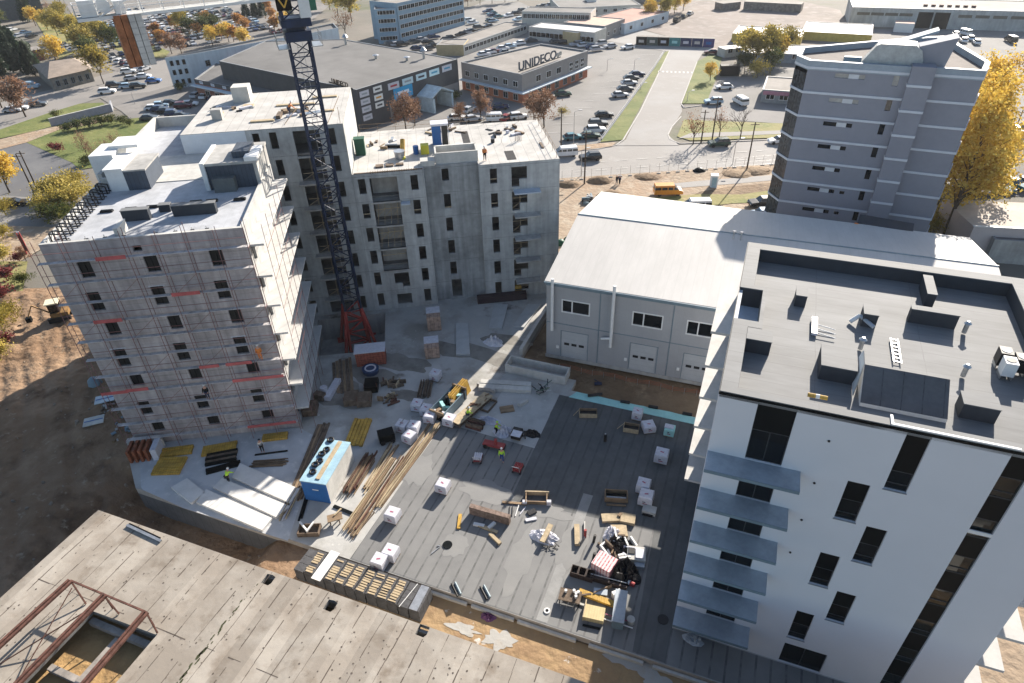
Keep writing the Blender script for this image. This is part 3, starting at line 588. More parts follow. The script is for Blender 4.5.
for x0,x1,z0,z1 in hd:
    g = MB().box(x0,.08,z0,x1,.12,z1).build('sectional_door', mat('door_panel_grey',(0.40,0.41,0.42),.6,var=.05,seams=[(2,.6,.03,0)],seamc=.75), T)
    for k in range(3):
        xx = x0+.35+k*.87; MB().box(xx,.06,z0+2.05,xx+.6,.078,z0+2.38).build('door_light', black_p, g)
    f = MB(); f.box(x0-.06,-.02,z1,x1+.06,.07,z1+.06); f.box(x0-.06,-.02,z0,x0,.07,z1); f.box(x1,-.02,z0,x1+.06,.07,z1); f.build('door_frame', trim_blue, g)
    MB().box(x0-.55,-.12,1.55,x0-.25,-.003,1.9).build('control_box', white_p, T)
for x, zb in ((0.8,4.2),(7.6,3.9)):
    b = MB(); b.tube((x,-.45,zb),(x,-.45,HE+(.9 if x>5 else .6)),.17,10)
    if x > 5: b.tube((x,-.45,zb+.6),(x-1.1,-.45,zb+.35),.14,8); b.tube((x,-.45,zb-.6),(x,-.45,zb),.16,8)
    b.build('flue_pipe', white_p, T)
for x in (18.4,19.2):
    b = MB(); b.tube((x,12.3,HR-.2),(x,12.3,HR+.8),.08,8); b.tube((x,12.3,HR+.8),(x,12.3,HR+1.0),.2,8); b.build('roof_vent_pipe', steel, T)

# ================================================================== CONCRETE BLOCK (centre, unfinished)
T = fthing('concrete_shell', 'unfinished bare concrete apartment shell with small dark window openings behind the crane', 'unfinished building', FC)
tops = [18.08-3.12*k for k in range(6)]
H1, H2 = [], []
for t in tops:
    H1.append((-8.5+16.3,-7.65+16.3,t-1.87,t))
rw = MB()
# right part s -9.8..0 (t=0)
hh = []
for k, t in enumerate(tops):
    hh.append((-8.5+9.8,-7.65+9.8,t-1.87,t)); hh.append((-5.9+9.8,-4.0+9.8,t-1.55,t)); hh.append((-5.9+9.8,-4.95+9.8,t-2.5,t-1.55))
rw.wall((-9.8,0),(1,0),9.8,0,18.65,hh,0.3)
# recess s -16.3..-9.8 (t=1)
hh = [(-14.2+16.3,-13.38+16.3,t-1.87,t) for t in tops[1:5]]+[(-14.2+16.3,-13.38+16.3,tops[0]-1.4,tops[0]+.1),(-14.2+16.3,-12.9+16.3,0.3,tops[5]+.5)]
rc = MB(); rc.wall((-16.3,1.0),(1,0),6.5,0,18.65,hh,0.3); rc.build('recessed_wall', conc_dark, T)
rw.wall((-16.3,0),(0,1),1.0,0,18.65); rw.wall((-9.8,1.0),(0,-1),1.0,0,18.65)
# centre part -24.6..-16.3
hh = []
for k, t in enumerate(tops):
    hh.append((-17.95+24.6,-17.1+24.6,t-1.87,t)); hh.append((-24.05+24.6,-23.22+24.6,t-1.87,t))
    if k < 4: hh.append((-22.7+24.6,-19.5+24.6,t-3.0,t))
hh += [(-21.5+24.6,-19.63+24.6,3.7,5.25),(-20.55+24.6,-19.63+24.6,3.15,3.7),(-21.5+24.6,-19.63+24.6,0.55,2.1)]
hh = [(a,b_,max(lo,0.3),hi) for a,b_,lo,hi in hh]
rw.wall((-24.6,0),(1,0),8.3,0,18.65,hh,0.3)
# left wing -42..-24.6, up to 24.6
topL = [24.2-3.12*k for k in range(8)]
hh = []
for k, t in enumerate(topL):
    hh.append((-26.4+42,-25.62+42,max(.3,t-1.87),t)); hh.append((-30.2+42,-27.3+42,max(.3,t-2.95),t-0.05))
    hh.append((-32.75+42,-31.95+42,max(.3,t-1.87),t))
    if k == 0: hh.append((-34.55+42,-33.8+42,t-1.87,t)); hh.append((-40.5+42,-39.7+42,22.0,23.9))
rw.wall((-42,0),(1,0),17.4,0,24.6,hh,0.3)
# sides, back
rw.wall((0,0),(0,1),15.6,0,18.65,[(3,4.5,t-1.8,t) for t in tops]+[(9,10.5,t-1.8,t) for t in tops]); rw.wall((0,15.6),(-1,0),24.6,0,18.65); rw.wall((-24.6,15.6),(-1,0),17.4,0,24.6)
rw.wall((-42,15.6),(0,-1),15.6,0,24.6); rw.wall((-24.6,0),(0,1),15.6,18.65,24.6)
rw.build('wall', conc_panel, T)
b = MB(); b.box(-42,-.03,22.3,-35.2,-.003,24.58); b.build('insulated_wall_panel', mat('pale_wall_panel',(0.62,0.66,0.70),.7,var=.05), T)
# floors and core so that openings look into rooms
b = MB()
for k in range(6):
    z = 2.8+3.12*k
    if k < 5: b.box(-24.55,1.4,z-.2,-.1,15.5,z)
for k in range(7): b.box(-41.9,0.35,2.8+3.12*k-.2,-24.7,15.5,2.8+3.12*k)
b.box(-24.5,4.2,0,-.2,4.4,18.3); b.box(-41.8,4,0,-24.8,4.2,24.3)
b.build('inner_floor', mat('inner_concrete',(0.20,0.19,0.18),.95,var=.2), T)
# loggia floors + back walls
for k in range(4):
    t = tops[k]; b = MB(); b.box(-22.95,-.12,t-3.2,-19.3,2.4,t-3.0); b.box(-22.69,2.3,t-3.0,-19.51,2.4,t-.02); b.build('loggia', conc, T)
    if k in (1,2,3):
        b = MB()
        if k < 3:
            for i in range(4): b.bar((-22.5+i*.8,.4,t-2.98),(-22.1+i*.75,.6,t-.1),.05)
            for i in range(3): b.bar((-22.4+i*1.0,.3,t-1.9),(-21.3+i*.8,.8,t-1.0),.05)
        b.bar((-22.6,.35,t-1.0),(-19.6,.35,t-.9),.06)
        b.build('shoring_prop', timber_pale, T)
for k in range(1,7):
    t = topL[k]; b = MB(); b.box(-30.6,-.9,t-3.0,-27.1,.3,t-2.8); b.build('loggia', conc, T)
    b = MB(); b.bar((-30.0,.25,t-1.9),(-27.4,.25,t-1.8),.06); b.bar((-30.1,.3,t-2.7),(-27.6,.3,t-1.2),.05); b.bar((-29.0,.3,t-2.8),(-29,.3,t-.1),.05); b.build('shoring_prop', timber_pale, T)
for k in range(5):
    z = 15.25-3.12*k; b = MB(); b.box(-5.75,-1.35,z-.18,-2.5,-.002,z)
    b.build('balcony_slab', mat('balcony_slab_grey',(0.42,0.47,0.53),.8,var=.1) if k == 0 else conc, T)
b = MB(); b.box(-19.4,-.9,14.78,-18.3,-.1,14.95); b.build('landing_bracket', mat('balcony_slab_grey',(0,0,0)), T)
for i, k in enumerate((1,2,3)):
    t = tops[k]; b = MB(); b.bar((-5.85,.2,t-.9),(-4.05,.2,t-.85),.05); b.bar((-5.8,.25,t-2.2),(-4.8,.25,t-1.4),.05); b.bar((-4.9,.2,t-1.5),(-4.9,.2,t),.05); b.build('shoring_prop', timber_pale, T)
for k, t in enumerate(tops[:2]):
    for s in (-8.5,-17.95,-24.05,-14.2):
        if (k == 0 and s != -8.5): continue
        b = MB(); b.box(s+.02,.05,t-1.35,s+.8,.12,t-1.25); b.build('guard_board', timber_pale, T)
for k in (1,4):
    b = MB(); b.box(-14.15,1.02,14.7-3.12*k,-13.4,1.1,14.85-3.12*k)
# roof slabs
b = MB(); b.prism([(-24.55,.02),(-16.3,.02),(-16.3,1.02),(-9.8,1.02),(-9.8,.02),(-.02,.02),(-.02,15.58),(-24.55,15.58)],18.45,18.66)
b.prism([(-41.98,.02),(-24.62,.02),(-24.62,15.58),(-41.98,15.58)],24.4,24.62); b.build('roof_slab', conc_roof, T)
b = MB(); b.box(-24.4,.1,18.66,-16.4,.3,18.75)
for i in range(20): b.box(-22.5+i*.28,-.05,18.66,-22.42+i*.28,.35,18.8)
b.build('rebar_edge', timber_dark, T)
for lab, (a0,b0,a1,b1) in (('a',(-6.2,.9,-5.1,4.0)),('b',(-10.9,6.2,-10.0,12.8))):
    b = MB(); b.box(a0,b0,18.67,a1,b1,18.69); b.build('roof_opening', void, T)
b = MB(); b.box(-14.8,1.3,18.66,-9.7,1.5,20.0); b.box(-14.8,1.5,19.0,-14.6,4,20.0); b.box(-9.9,1.5,18.66,-9.7,4,20.0); b.box(-14.8,3.8,18.66,-9.7,4.1,20.0); b.build('stair_upstand', conc_white, T); MB().box(-14.59,1.51,18.67,-9.91,3.79,18.7).build('stair_shade_sheet', void, T)  # flat dark sheet stands in for the shade inside the upstand
b = MB(); b.box(-16.6,.9,18.66,-14.9,2.2,19.3); b.build('upstand_block', conc_white, T)
# roof-edge safety railing
b = MB()
def rail(b, pts, h=1.1, step=2.4, r=.03):
    for i in range(len(pts)-1):
        p, q = Vector(pts[i]), Vector(pts[i+1]); n = max(1, int((q-p).length/step))
        for k in range(n+1):
            c = p.lerp(q, k/n); b.tube(c, c+Vector((0,0,h)), r, 4)
        for hz in (h*.5, h-.03): b.tube(p+Vector((0,0,hz)), q+Vector((0,0,hz)), r*.8, 4)
rail(b, [(-24.3,15.3,18.66),(-.3,15.3,18.66),(-.3,.5,18.66)]); b.build('edge_rail', timber, T)
b = MB(); b.bar((-24.9,.4,24.6),(-24.9,.4,26.3),.05); b.bar((-26.3,.4,24.6),(-25.2,6,26),.05); b.bar((-31,1,24.7),(-30,5,25.3),.05); b.build('loose_bar', timber, T)
b = MB(); b.box(-38.5,11.5,24.62,-36.5,13.5,26.4); b.build('roof_hut', conc_white, T)
b = MB(); b.box(-39.5,4.5,24.62,-38.4,5.4,25.8); b.build('hut_box', conc, T)
for (a,bb,l,wd) in ((-35,2.6,2.6,.6),(-33,8.5,4.5,.5),(-29,11,3,.6),(-37,9,1.2,1),(-27.5,5,1.6,.5)):
    b = MB(); b.box(a,bb,24.63,a+l,bb+wd,24.78); b.build('roof_plank', timber_pale, T)

# items on the concrete roof
def onC(name, label, cat, a, bb, z=18.66, rz=0, group=None): return fthing(name, label, cat, FC, a, bb, z, rz, group)
t = onC('site_toilet', 'blue portable toilet cabin with its dark door open on the bare concrete roof', 'portable toilet', -13.9, 8.2)
MB().box(-.9,-.6,0,.2,.8,2.6).build('cabin', blue_cont, t); b = MB(); b.box(-1.0,-.75,2.6,1.2,.95,2.85); b.build('roof', foil, t); MB().box(.3,-.6,0,1.05,.7,2.5).build('open_compartment', black_p, t)
for x in (.25,1.1): MB().box(x,-.7,0,x+.08,-.6,2.6).build('post', foil, t)
t = onC('storage_box', 'dark green storage box standing against the higher wing on the roof', 'storage box', -23.8, 6.8)
MB().box(-.6,-.5,0,.6,.5,2.0).build('case', mat('dark_green_paint',(0.01,0.07,0.04),.5), t); MB().box(-.66,-.56,2.0,.66,.56,2.1).build('lid', mat('dark_green_paint',(0,0,0)), t)
def bags(t, n, m, s=.5, sp=.8):
    for i in range(n):
        b = MB(); x, y = random.uniform(-sp,sp), random.uniform(-sp*.6,sp*.6); r = random.uniform(.6,1)*s
        vs = []; 
        for k in range(8): 
            a = k*math.pi/4; vs.append((x+math.cos(a)*r, y+math.sin(a)*r*.8, 0))
        for k in range(8):
            a = k*math.pi/4; vs.append((x+math.cos(a)*r*.9, y+math.sin(a)*r*.7, r*.7))
        for k in range(8):
            a = k*math.pi/4; vs.append((x+math.cos(a)*r*.4, y+math.sin(a)*r*.3, r*(1+random.uniform(0,.2))))
        b.add(vs, [(k,(k+1)%8,(k+1)%8+8,k+8) for k in range(8)]+[(k+8,(k+1)%8+8,(k+1)%8+16,k+16) for k in range(8)]+[tuple(range(16,24))])
        b.build('bag', m, t, smooth=True)
t = onC('fire_barrel', 'yellow props and a dark tub piled near the green storage box', 'tub', -19.0, 4.2)
b = MB(); b.tube((0,0,0),(0,0,1.0),.55,12,r2=.7); b.build('tub', steel, t); bags(t, 3, paint('yellow_sacks',(0.55,0.50,0.05),.7), .45, .5); MB().tube((.3,.8,0),(.5,2.2,1.6),.3,8).build('roll', yellow_f, t)
t = onC('yellow_sack', 'bright yellow sack and blue barrel left of the portable toilet', 'sack', -16.0, 5.5)
MB().tube((-1,0,0),(-1,0,1.0),.35,12).build('barrel', blue_cont, t); MB().box(-.4,-.5,0,.6,.5,1.1).build('sack', paint('yellow_sacks',(0,0,0)), t)
t = onC('pallet', 'dark timber pallets lying on the roof in front of the tub', 'pallet', -20.5, 2.0)
for k in range(3): MB().box(-1.4+k*1.2,-.4+.1*k,0,-.5+k*1.2,.4,.18).build('deck', timber_dark, t)
t = onC('roof_prop', 'thin steel prop and pot standing on the right half of the concrete roof', 'prop', -7.2, 7.5)
MB().tube((0,0,0),(0,0,.5),.25,8).build('pot', black_p, t); MB().bar((1,-.5,0),(1.2,-.6,1),.04).build('prop', steel, t)
t = onC('rebar_starter', 'bundle of upright starter bars rising from the right roof slab', 'rebar', -3.9, 7.5)
for k in range(6): MB().tube((k*.15-.4,random.uniform(-.2,.2),0),(k*.15-.4,0,1.2),.035,4).build('bar', rust, t)
t = onC('lintel_board', 'dark board lying near the right edge of the concrete roof', 'board', -1.3, 5.0); MB().box(-.15,-1.0,0,.15,1.0,.12).build('board', timber_dark, t)

random.seed(21)
for (a,bb,zz_,lab) in ((-21.0,9.5,18.66,'scatter of boards and sheeting at the rear left of the lower concrete roof'),(-5.0,11.5,18.66,'scatter of boards at the rear right of the lower concrete roof'),(-12.3,4.9,18.66,'boards and buckets behind the stair upstand'),(-30.0,6.0,24.62,'scatter of boards, sheets and boxes in the middle of the higher concrete roof'),(-38.5,8.0,24.62,'boards and foil beside the hut on the higher concrete roof'),(-13,19.5-21.54+21.5,18.66,'planks along the rear railing behind the toilet cabin')):
    t = onC('material_scatter', lab, 'building materials', a, min(bb,13.5), zz_)
    for k in range(11): MB().obox((random.uniform(-2.4,2.4),random.uniform(-1.8,1.8)), random.uniform(0,3), random.uniform(.3,1.9), random.uniform(.1,.5), .01, random.uniform(.05,.4)).build(random.choice(['board','sheet','box']), random.choice([timber,timber_dark,foil,timber_pale,steel,clad_dark]), t)
# ================================================================== SCAFFOLDED BUILDING (left)
T = fthing('scaffolded_block', 'grey concrete block wrapped in scaffolding with a primed grey roof', 'apartment building', FS)
hh = []
zt = [21.15-3.05*0, 18.08, 15.05, 11.95, 8.92, 5.55, 2.85]
zb = [19.5, 16.2, 13.5, 9.97, 7.57, 3.9, 1.65]
for x0, x1 in ((-14.6,-13.5),(-9.2,-8.1),(-3.8,-2.7)):
    for k in range(7):
        sh = 0.4 if k%2 == 0 else 0.0
        hh.append((x0+16.4+sh, x1+16.4+sh*1.0, zb[k], zt[k]))
hh += [(-9.35+16.4,-8.6+16.4,21.55,22.1)]
b = MB(); b.wall((-16.4,0),(1,0),16.4,0,22.9,hh,0.3)
sw = [(0.7,1.75,19.1,21.2),(.45,1.75,16.1,18.3),(.7,1.75,13.0,15.1),(.45,1.75,9.95,12.1),(.7,1.75,6.9,8.9),(.45,1.75,3.8,5.9),(.7,1.75,.7,2.8)]
sw2 = [(y, y+1.1, a, c) for y in (5.0,8.5,12.0) for (_,_,a,c) in sw]
b.build('wall', S_wall, T)
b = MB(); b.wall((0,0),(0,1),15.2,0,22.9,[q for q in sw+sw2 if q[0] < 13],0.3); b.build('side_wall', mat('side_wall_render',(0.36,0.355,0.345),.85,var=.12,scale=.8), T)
b = MB(); b.wall((-16.4,33),(0,-1),33,0,22.9,[(y,y+1.2,a,c) for y in (4,9,14,20,26) for (_,_,a,c) in sw],.3); b.wall((0,15.2),(-1,0),4,0,22.9); b.wall((-4,15.2),(0,1),6.2,0,22.9); b.wall((-9.5,33),(-1,0),6.9,0,22.9); b.wall((-9.5,21.5),(0,1),11.5,0,22.9); b.build('rear_wall', conc_panel, T)
b = MB()
for k in range(7): b.box(-16.1,.4,2.95+3.1*k-3.1-.2 if k else .02,-.3,15,2.95+3.1*k-3.1 if k else .05)
b.box(-16,3.5,0,-.4,3.7,22); b.box(-3.5,.4,0,-3.3,15,22); b.build('inner_floor', mat('inner_concrete',(0,0,0)), T)
b = MB(); b.prism([(-16.1,.3),(-.3,.3),(-.3,15.1),(-4.1,15.1),(-4.1,21.4),(-9.6,21.4),(-9.6,32.8),(-16.1,32.8)],22.2,22.45); b.build('roof_deck', S_roof, T)
b = MB(); b.box(-16.38,.002,22.2,-.02,.32,22.91); b.box(-.32,.32,22.2,-.002,15.2,22.92); b.box(-16.38,.32,22.2,-16.08,14,22.92); b.box(-16.38,14,22.2,-16.0,32.9,23.6); b.box(-16,32.6,22.2,-9.6,32.9,23.6); b.build('parapet', conc_white, T)
b = MB(); b.box(-15.9,13.2,22.45,-11.2,13.5,23.4); b.box(-15.9,13.5,22.45,-4.2,21.3,22.52); b.build('raised_roof_part', conc_white, T)
# side balconies
for k in range(7):
    z = 21.36-3.1*k; b = MB(); b.box(-.02,-.2,z-.2,1.38,14.9,z); b.build('side_balcony', plaster_lit, T)
    if 0 < k: b = MB(); b.box(0.0,1.2 if k%2 else 3.5,z,.03,2.2,z+.02)
for k, (y0,y1,a,c) in enumerate(sw):
    g = MB(); g.box(-.28,y0,a,-.24,y1,c); g.build('window', mat('brown_window',(0.07,0.055,0.045),.25,var=.4,scale=3), T)
for i, (x0,x1,a,c) in enumerate(hh[:21]):
    xx0, xx1 = x0-16.4, x1-16.4
    g = MB().box(xx0,.22,a,xx1,.25,c).build('window', mat('black_opening',(0.012,0.012,0.013),.7), T)
    f = MB(); f.box(xx0+.5,.17,a,xx0+.56,.215,c); f.box(xx0,.17,a,xx0+.05,.215,c); f.box(xx1-.05,.17,a,xx1,.215,c); f.build('frame', clad_dark, g)
for i in (3, 8, 9, 16, 17):
    x0,x1,a,c = hh[i]; MB().box(x0-16.5,-.05,c+.02,x1-16.2,-.003,c+.1).build('sill_strip', foil, T)

# the penthouse and white boxes on top
def onS(name, label, cat, a, bb, z=22.45, rz=0, group=None): return fthing(name, label, cat, FS, a, bb, z, rz, group)
pa = FS.px(*(208,190), 22.45); pb = FS.px(*(261,186), 22.45)
t = onS('stair_penthouse', 'grey stair penthouse with dark ribbed front on the scaffolded block roof', 'penthouse', pa[0], pa[1])
L_ = pb[0]-pa[0]; D_ = 5.2
b = MB(); b.box(.35,0,0,L_-.2,D_,2.35); b.build('front_wall', mat('dark_ribbed_wall',(0.06,0.075,0.10),.7,var=.15,seams=[(0,.4,.06,0)],seamc=.6), t)
MB().box(-.05,-.25,0,.35,D_+.1,2.7).build('white_side_wall', white_p, t)
b = MB(); b.box(.35,-.15,2.35,L_+.2,D_+.2,2.6); b.box(L_-.2,-.15,0,L_+.15,D_,2.35); b.build('roof', conc, t)
MB().box(.9,-1.0,0,2.9,-.05,1.35).build('porch', mat('porch_grey',(0.12,0.13,0.13),.8), t)
MB().box(L_-2.2,1.0,2.6,L_-.6,3.8,3.2).build('chimney', mat('dark_ribbed_wall',(0,0,0)), t)
b = MB(); b.box(L_-.9,-.2,2.601,L_+.3,D_*.6,3.0); b.build('white_upstand', white_p, t)
pa = FS.px(112,192,22.45); pb = FS.px(130,190,22.45); pc = FS.px(152,188,22.45)
t = onS('white_plant_room', 'bright white plant room with dark ribbed wall near the back left roof edge', 'plant room', pa[0], pa[1])
b = MB(); b.box(0,0,0,pb[0]-pa[0],4.5,2.1); b.build('white_wall', white_p, t)
b = MB(); b.box(pb[0]-pa[0]+.002,.02,0,pc[0]-pa[0],4.4,1.9); b.build('ribbed_wall', mat('dark_ribbed_wall',(0,0,0)), t)
b = MB(); b.box(-.1,-.1,2.1,pb[0]-pa[0]+.05,4.6,2.25); b.build('roof', white_p, t); MB().box(pb[0]-pa[0]+.051,-.1,1.9,pc[0]-pa[0]+.1,4.5,2.05).build('grey_roof', conc, t)
b = MB(); b.box(-2.4,3.2,0,-.15,7.0,2.6); b.box(-1.0,5,2.6,1.8,8,2.9); b.build('annex', white_p, t)
def dvent(label, x0, y0, x1, y1, h, hx=0.6):
    p = FS.px(x0,y0,22.45); q = FS.px(x1,y1,22.45)
    t = onS('vent_box', label, 'vent box', p[0], p[1], group='dark vent boxes on the scaffolded block roof'); L_ = q[0]-p[0]
    MB().box(0,0,0,L_,hx,h-.05).build('casing', slate, t); MB().box(-.04,-.04,h-.05,L_+.04,hx+.04,h).build('cap', membrane_roof, t)
dvent('short dark vent box left of the long one on the grey primed roof', 124,222,151.5,218.5,1.05)
dvent('long low dark vent box in the middle of the grey primed roof', 174,217,217,213.5,1.05)
dvent('small black vent box behind the long vent box', 160,212.5,172,210.5,.7)
for i, (x,y) in enumerate(((131,209.5),(152.5,207.5),(196,202.5),(212,201.5),(240,200),(107,212),(180,205))):
    p = FS.px(x,y,22.45); t = onS('roof_skylight', 'small black flat roof outlet in the row along the roof middle', 'roof outlet', p[0], p[1], group='small black roof outlets on the scaffolded block')
    MB().box(-.55,-.2,0,.55,.2,.15).build('frame', black_p, t); MB().box(-.5,-.16,.15,.5,.16,.2).build('lid', clad_dark, t)
pa = FS.px(118,239,22.45)
t = onS('roof_upstand', 'short white wall stub at the front of the grey primed roof', 'wall stub', pa[0], pa[1]); MB().box(-.1,0,0,.25,1.9,.9).build('stub', conc_white, t); MB().box(-.14,-.04,.9,.29,1.94,.95).build('coping', conc_white, t)
# guard clamps along the left roof edge
for i in range(8):
    pa = (-15.3+.0, 1.3+i*1.5)
    t = onS('edge_trestle', 'black folding edge guard frame in the row along the left roof edge', 'guard frame', pa[0], pa[1], 22.45, group='black guard frames along the left roof edge')
    for s in (-.3,.3):
        b = MB(); b.bar((-.5,s,0),(-.5,s,.9),.09); b.bar((-.5,s,.9),(.35,s,.75),.09); b.bar((.35,s,.75),(.35,s,0),.09); b.bar((-.5,s,.1),(.6,s,.1),.08); b.build('leg', black_p, t)
    MB().bar((-.5,-.3,.9),(-.5,.3,.9),.09).build('crossbar', black_p, t)
for i, x in enumerate((-14.4,-13,-11.5,-10,-7.4,-5.8,-4.4,-3.2)):
    t = onS('parapet_anchor', 'small black anchor block behind the front parapet', 'anchor block', x, .75, 22.45, group='black anchor blocks behind the front parapet')
    MB().box(-.15,-.15,0,.15,.15,.3).build('block', black_p, t); MB().tube((0,0,.3),(0,0,.55),.03,5).build('eye', steel, t)

# scaffolding on the front
T = fthing('scaffolding', 'pink red tube scaffolding standing against the front of the left block', 'scaffolding', FS)
xs = [-16.7+2.42*i for i in range(8)]
for i, x in enumerate(xs):
    for yy in (-.35,-1.05):
        b = MB(); b.tube((x,yy,.02),(x,yy,24.0 if i%2 else 23.4),.028,6); b.build('standard', pinkred, T)
lev = [1.5+2.0*k for k in range(11)]
for k, z in enumerate(lev):
    b = MB()
    for x in xs: b.tube((x,-.35,z-.06),(x,-1.05,z-.06),.025,4)
    b.build('transom', pinkred, T)
    b = MB(); b.tube((xs[0],-1.08,z+1.0),(xs[-1],-1.08,z+1.0),.024,4); b.build('guard_rail', pinkred, T)
    b = MB(); b.box(xs[0],-.92,z-.02,xs[-1],-.5,z+.02); b.build('deck', mat('scaffold_deck',(0.50,0.47,0.46),.8,var=.25,scale=1.5,seams=[(0,2.42,.06,.2)],seamc=.6), T)
redb = [(-12,10.2*2+1.1,2.4),(-7.2,17.5,2.4),(-14.4,15.5,2.4),(-14.4,7.6+.1,2.0),(-16.7,7.6,2.4),(-7.2,9.5,1.8),(-4.7,7.5,4.8),(-4.8,1.5,4.8),(-4.8,9.5,2.4)]
for x, z, L_ in redb:
    b = MB(); b.box(x,-1.12,z,x+L_,-1.09,z+.35); b.build('toe_board', mat('toe_board_red',(0.42,0.10,0.10),.6,var=.2), T)
for x in xs[::2]:
    b = MB()
    for k in range(5): b.tube((x,-1.1,1.5+4*k),(x+2.42,-1.1,3.5+4*k),.02,4)
    b.build('brace', pinkred, T)
T = fthing('scaffolding', 'thin grey scaffolding poles standing in front of the sunlit side balconies', 'scaffolding', FS)
for i in range(5):
    b = MB(); y = -.3+2.2*i
    b.tube((1.6,y,.02),(1.6,y,23.2-1.2*0),.022,5); b.build('standard', pinkred, T)
for k in range(7):
    z = 2.3+3.1*k; b = MB(); b.tube((1.6,-.3,z),(1.6,8.1,z),.02,4); b.build('guard_rail', pinkred, T)
T = None
t = fthing('timber_crate_rack', 'orange stained timber rack beside the left corner of the scaffolding', 'rack', FS, -15.0, -1.7)
for k in range(4): MB().box(-1.3+k*.55,-.9,0,-1.05+k*.55,.9,1.5).build('rack_board', mat('rust_orange',(0.30,0.10,0.05),.8,var=.4,scale=3), t)
MB().box(-1.9,.9,0,1.6,1.1,1.2).build('side_panel', conc_white, t); MB().box(.95,-.9,0,1.5,.9,1.4).build('end_panel', foil, t)

# ================================================================== TOWER CRANE
cb = G(359, 342, -2.6); T = thing('tower_crane', 'dark blue lattice tower crane with a red base section standing in the concrete pit', 'tower crane', (cb.x, cb.y, -3.2), rad(20))
T.location.z = -3.2
def lattice(b, w0, z0, z1, w1=None, n=None, r=.07, rr=.035):
    w1 = w0 if w1 is None else w1; n = n or max(1, round((z1-z0)/1.6)); c = [(-1,-1),(1,-1),(1,1),(-1,1)]
    for k in range(n):
        za, zb_ = z0+(z1-z0)*k/n, z0+(z1-z0)*(k+1)/n; wa, wb = w0+(w1-w0)*k/n, w0+(w1-w0)*(k+1)/n
        for i in range(4):
            a, d = c[i], c[(i+1)%4]
            b.tube((a[0]*wa,a[1]*wa,za),(a[0]*wb,a[1]*wb,zb_),r,5)
            b.tube((a[0]*wa,a[1]*wa,za),(d[0]*wa,d[1]*wa,za),rr,4)
            p, q = (a, d) if k%2 == 0 else (d, a)
            b.tube((p[0]*wa,p[1]*wa,za),(q[0]*wb,q[1]*wb,zb_),rr,4)
W2 = 1.0
b = MB(); lattice(b, 1.35, 0.0, 6.2, W2, 4, .2, .1)
for s in ((-1,-1),(1,-1),(1,1),(-1,1)): b.tube((s[0]*2.1,s[1]*2.1,0),(s[0]*1.05,s[1]*1.05,5.6),.2,6); b.box(s[0]*2.1-.4,s[1]*2.1-.4,-.0,s[0]*2.1+.4,s[1]*2.1+.4,.35)
b.build('red_base_section', red_crane, T)
zz = 6.2; k = 0
while zz < 36.5:
    z2 = min(37.2, zz+5.35); b = MB(); lattice(b, W2, zz, z2, r=.13, rr=.065); b.build('mast_section', blue_crane, T); zz = z2; k += 1
b = MB(); 
for k in range(32): b.box(-.25,-.3,5.5+k,.25,-.26,5.55+k)
b.tube((-.25,-.28,5),( -.25,-.28,37),.025,4); b.tube((.25,-.28,5),(.25,-.28,37),.025,4); 
for z in (12,18,24,30): b.box(-.8,-.1,z,.8,.8,z+.06)
b.build('ladder', steel, T)
b = MB(); b.box(-1.25,-1.25,37.2,1.25,1.25,38.1); b.tube((0,0,38.1),(0,0,38.5),1.0,16); b.box(-1.4,-1.4,38.5,1.4,1.4,39.2); b.build('slewing_ring', blue_crane, T)
b = MB(); pz = 36.6
for sx in (-1,1):
    b.box(min(sx*1.0,sx*2.1),-1.2,pz,max(sx*1.0,sx*2.1),1.2,pz+.08)
    rail(b, [(sx*1.1,-1.2,pz),(sx*2.1,-1.2,pz),(sx*2.1,1.2,pz),(sx*1.1,1.2,pz)], 1.3, 1.0, .03)
b.build('service_platform', steel, T)
b = MB(); lattice(b, 1.15, 39.2, 47, 1.0, 5, .14, .08); b.build('tower_head', blue_crane, T)
hj = math.atan2(61.0-cb.y, -35.5-cb.x)-T.rotation_euler.z
ca, sa = math.cos(hj), math.sin(hj)
def J(l, s, z): return (ca*l-sa*s, sa*l+ca*s, z)
z0 = 41.0
b = MB(); 
for s in (-.75,.75): b.tube(J(.8,s,z0),J(18,s,z0),.16,4)
for k in range(12): b.tube(J(1+k*1.5,-.75,z0),J(2.5+k*1.4,.75,z0),.06,4)
b.build('counter_jib', white_p, T)
b = MB()
for l in range(0,17): b.box(*(0,0,0,0,0,0)) if False else None
b.add([J(1,-.7,z0+.12),J(18,-.7,z0+.12),J(18,.7,z0+.12),J(1,.7,z0+.12)], [(0,1,2,3)]); b.add([J(1,-.7,z0+.1),J(18,-.7,z0+.1),J(18,.7,z0+.1),J(1,.7,z0+.1)], [(3,2,1,0)])
b.build('walkway_grating', conc_white, T)
b = MB()
for s in (-.95,.95): rail(b, [J(1.2,s,z0+.1),J(18,s,z0+.1)], 1.1, 1.6, .04)
rail(b, [J(18,-.95,z0+.1),J(18,.95,z0+.1)], 1.1, 1.6, .04); b.build('jib_railing', white_p, T)
b = MB()
for s in (-.6,.6): b.tube(J(16.5,s,z0),J(.6,s*.5,z0+7),.07,5)
b.build('tie_bar', white_p, T)
for k in range(4):
    l = 13.2+k*.55; b = MB(); p = [J(l,-1.1,0),J(l+.5,-1.1,0),J(l+.5,1.1,0),J(l,1.1,0)]
    b.prism([q[:2] for q in p], z0-4.0, z0+.1); b.build('counterweight', mat('rust_stained_counterweight',(0.33,0.13,0.06),.85,var=.35,scale=1.0) if k > 1 else mat('pale_counterweight',(0.52,0.50,0.47),.85,var=.12,scale=1,seams=[(2,.5,.1,0)],seamc=.7), T)
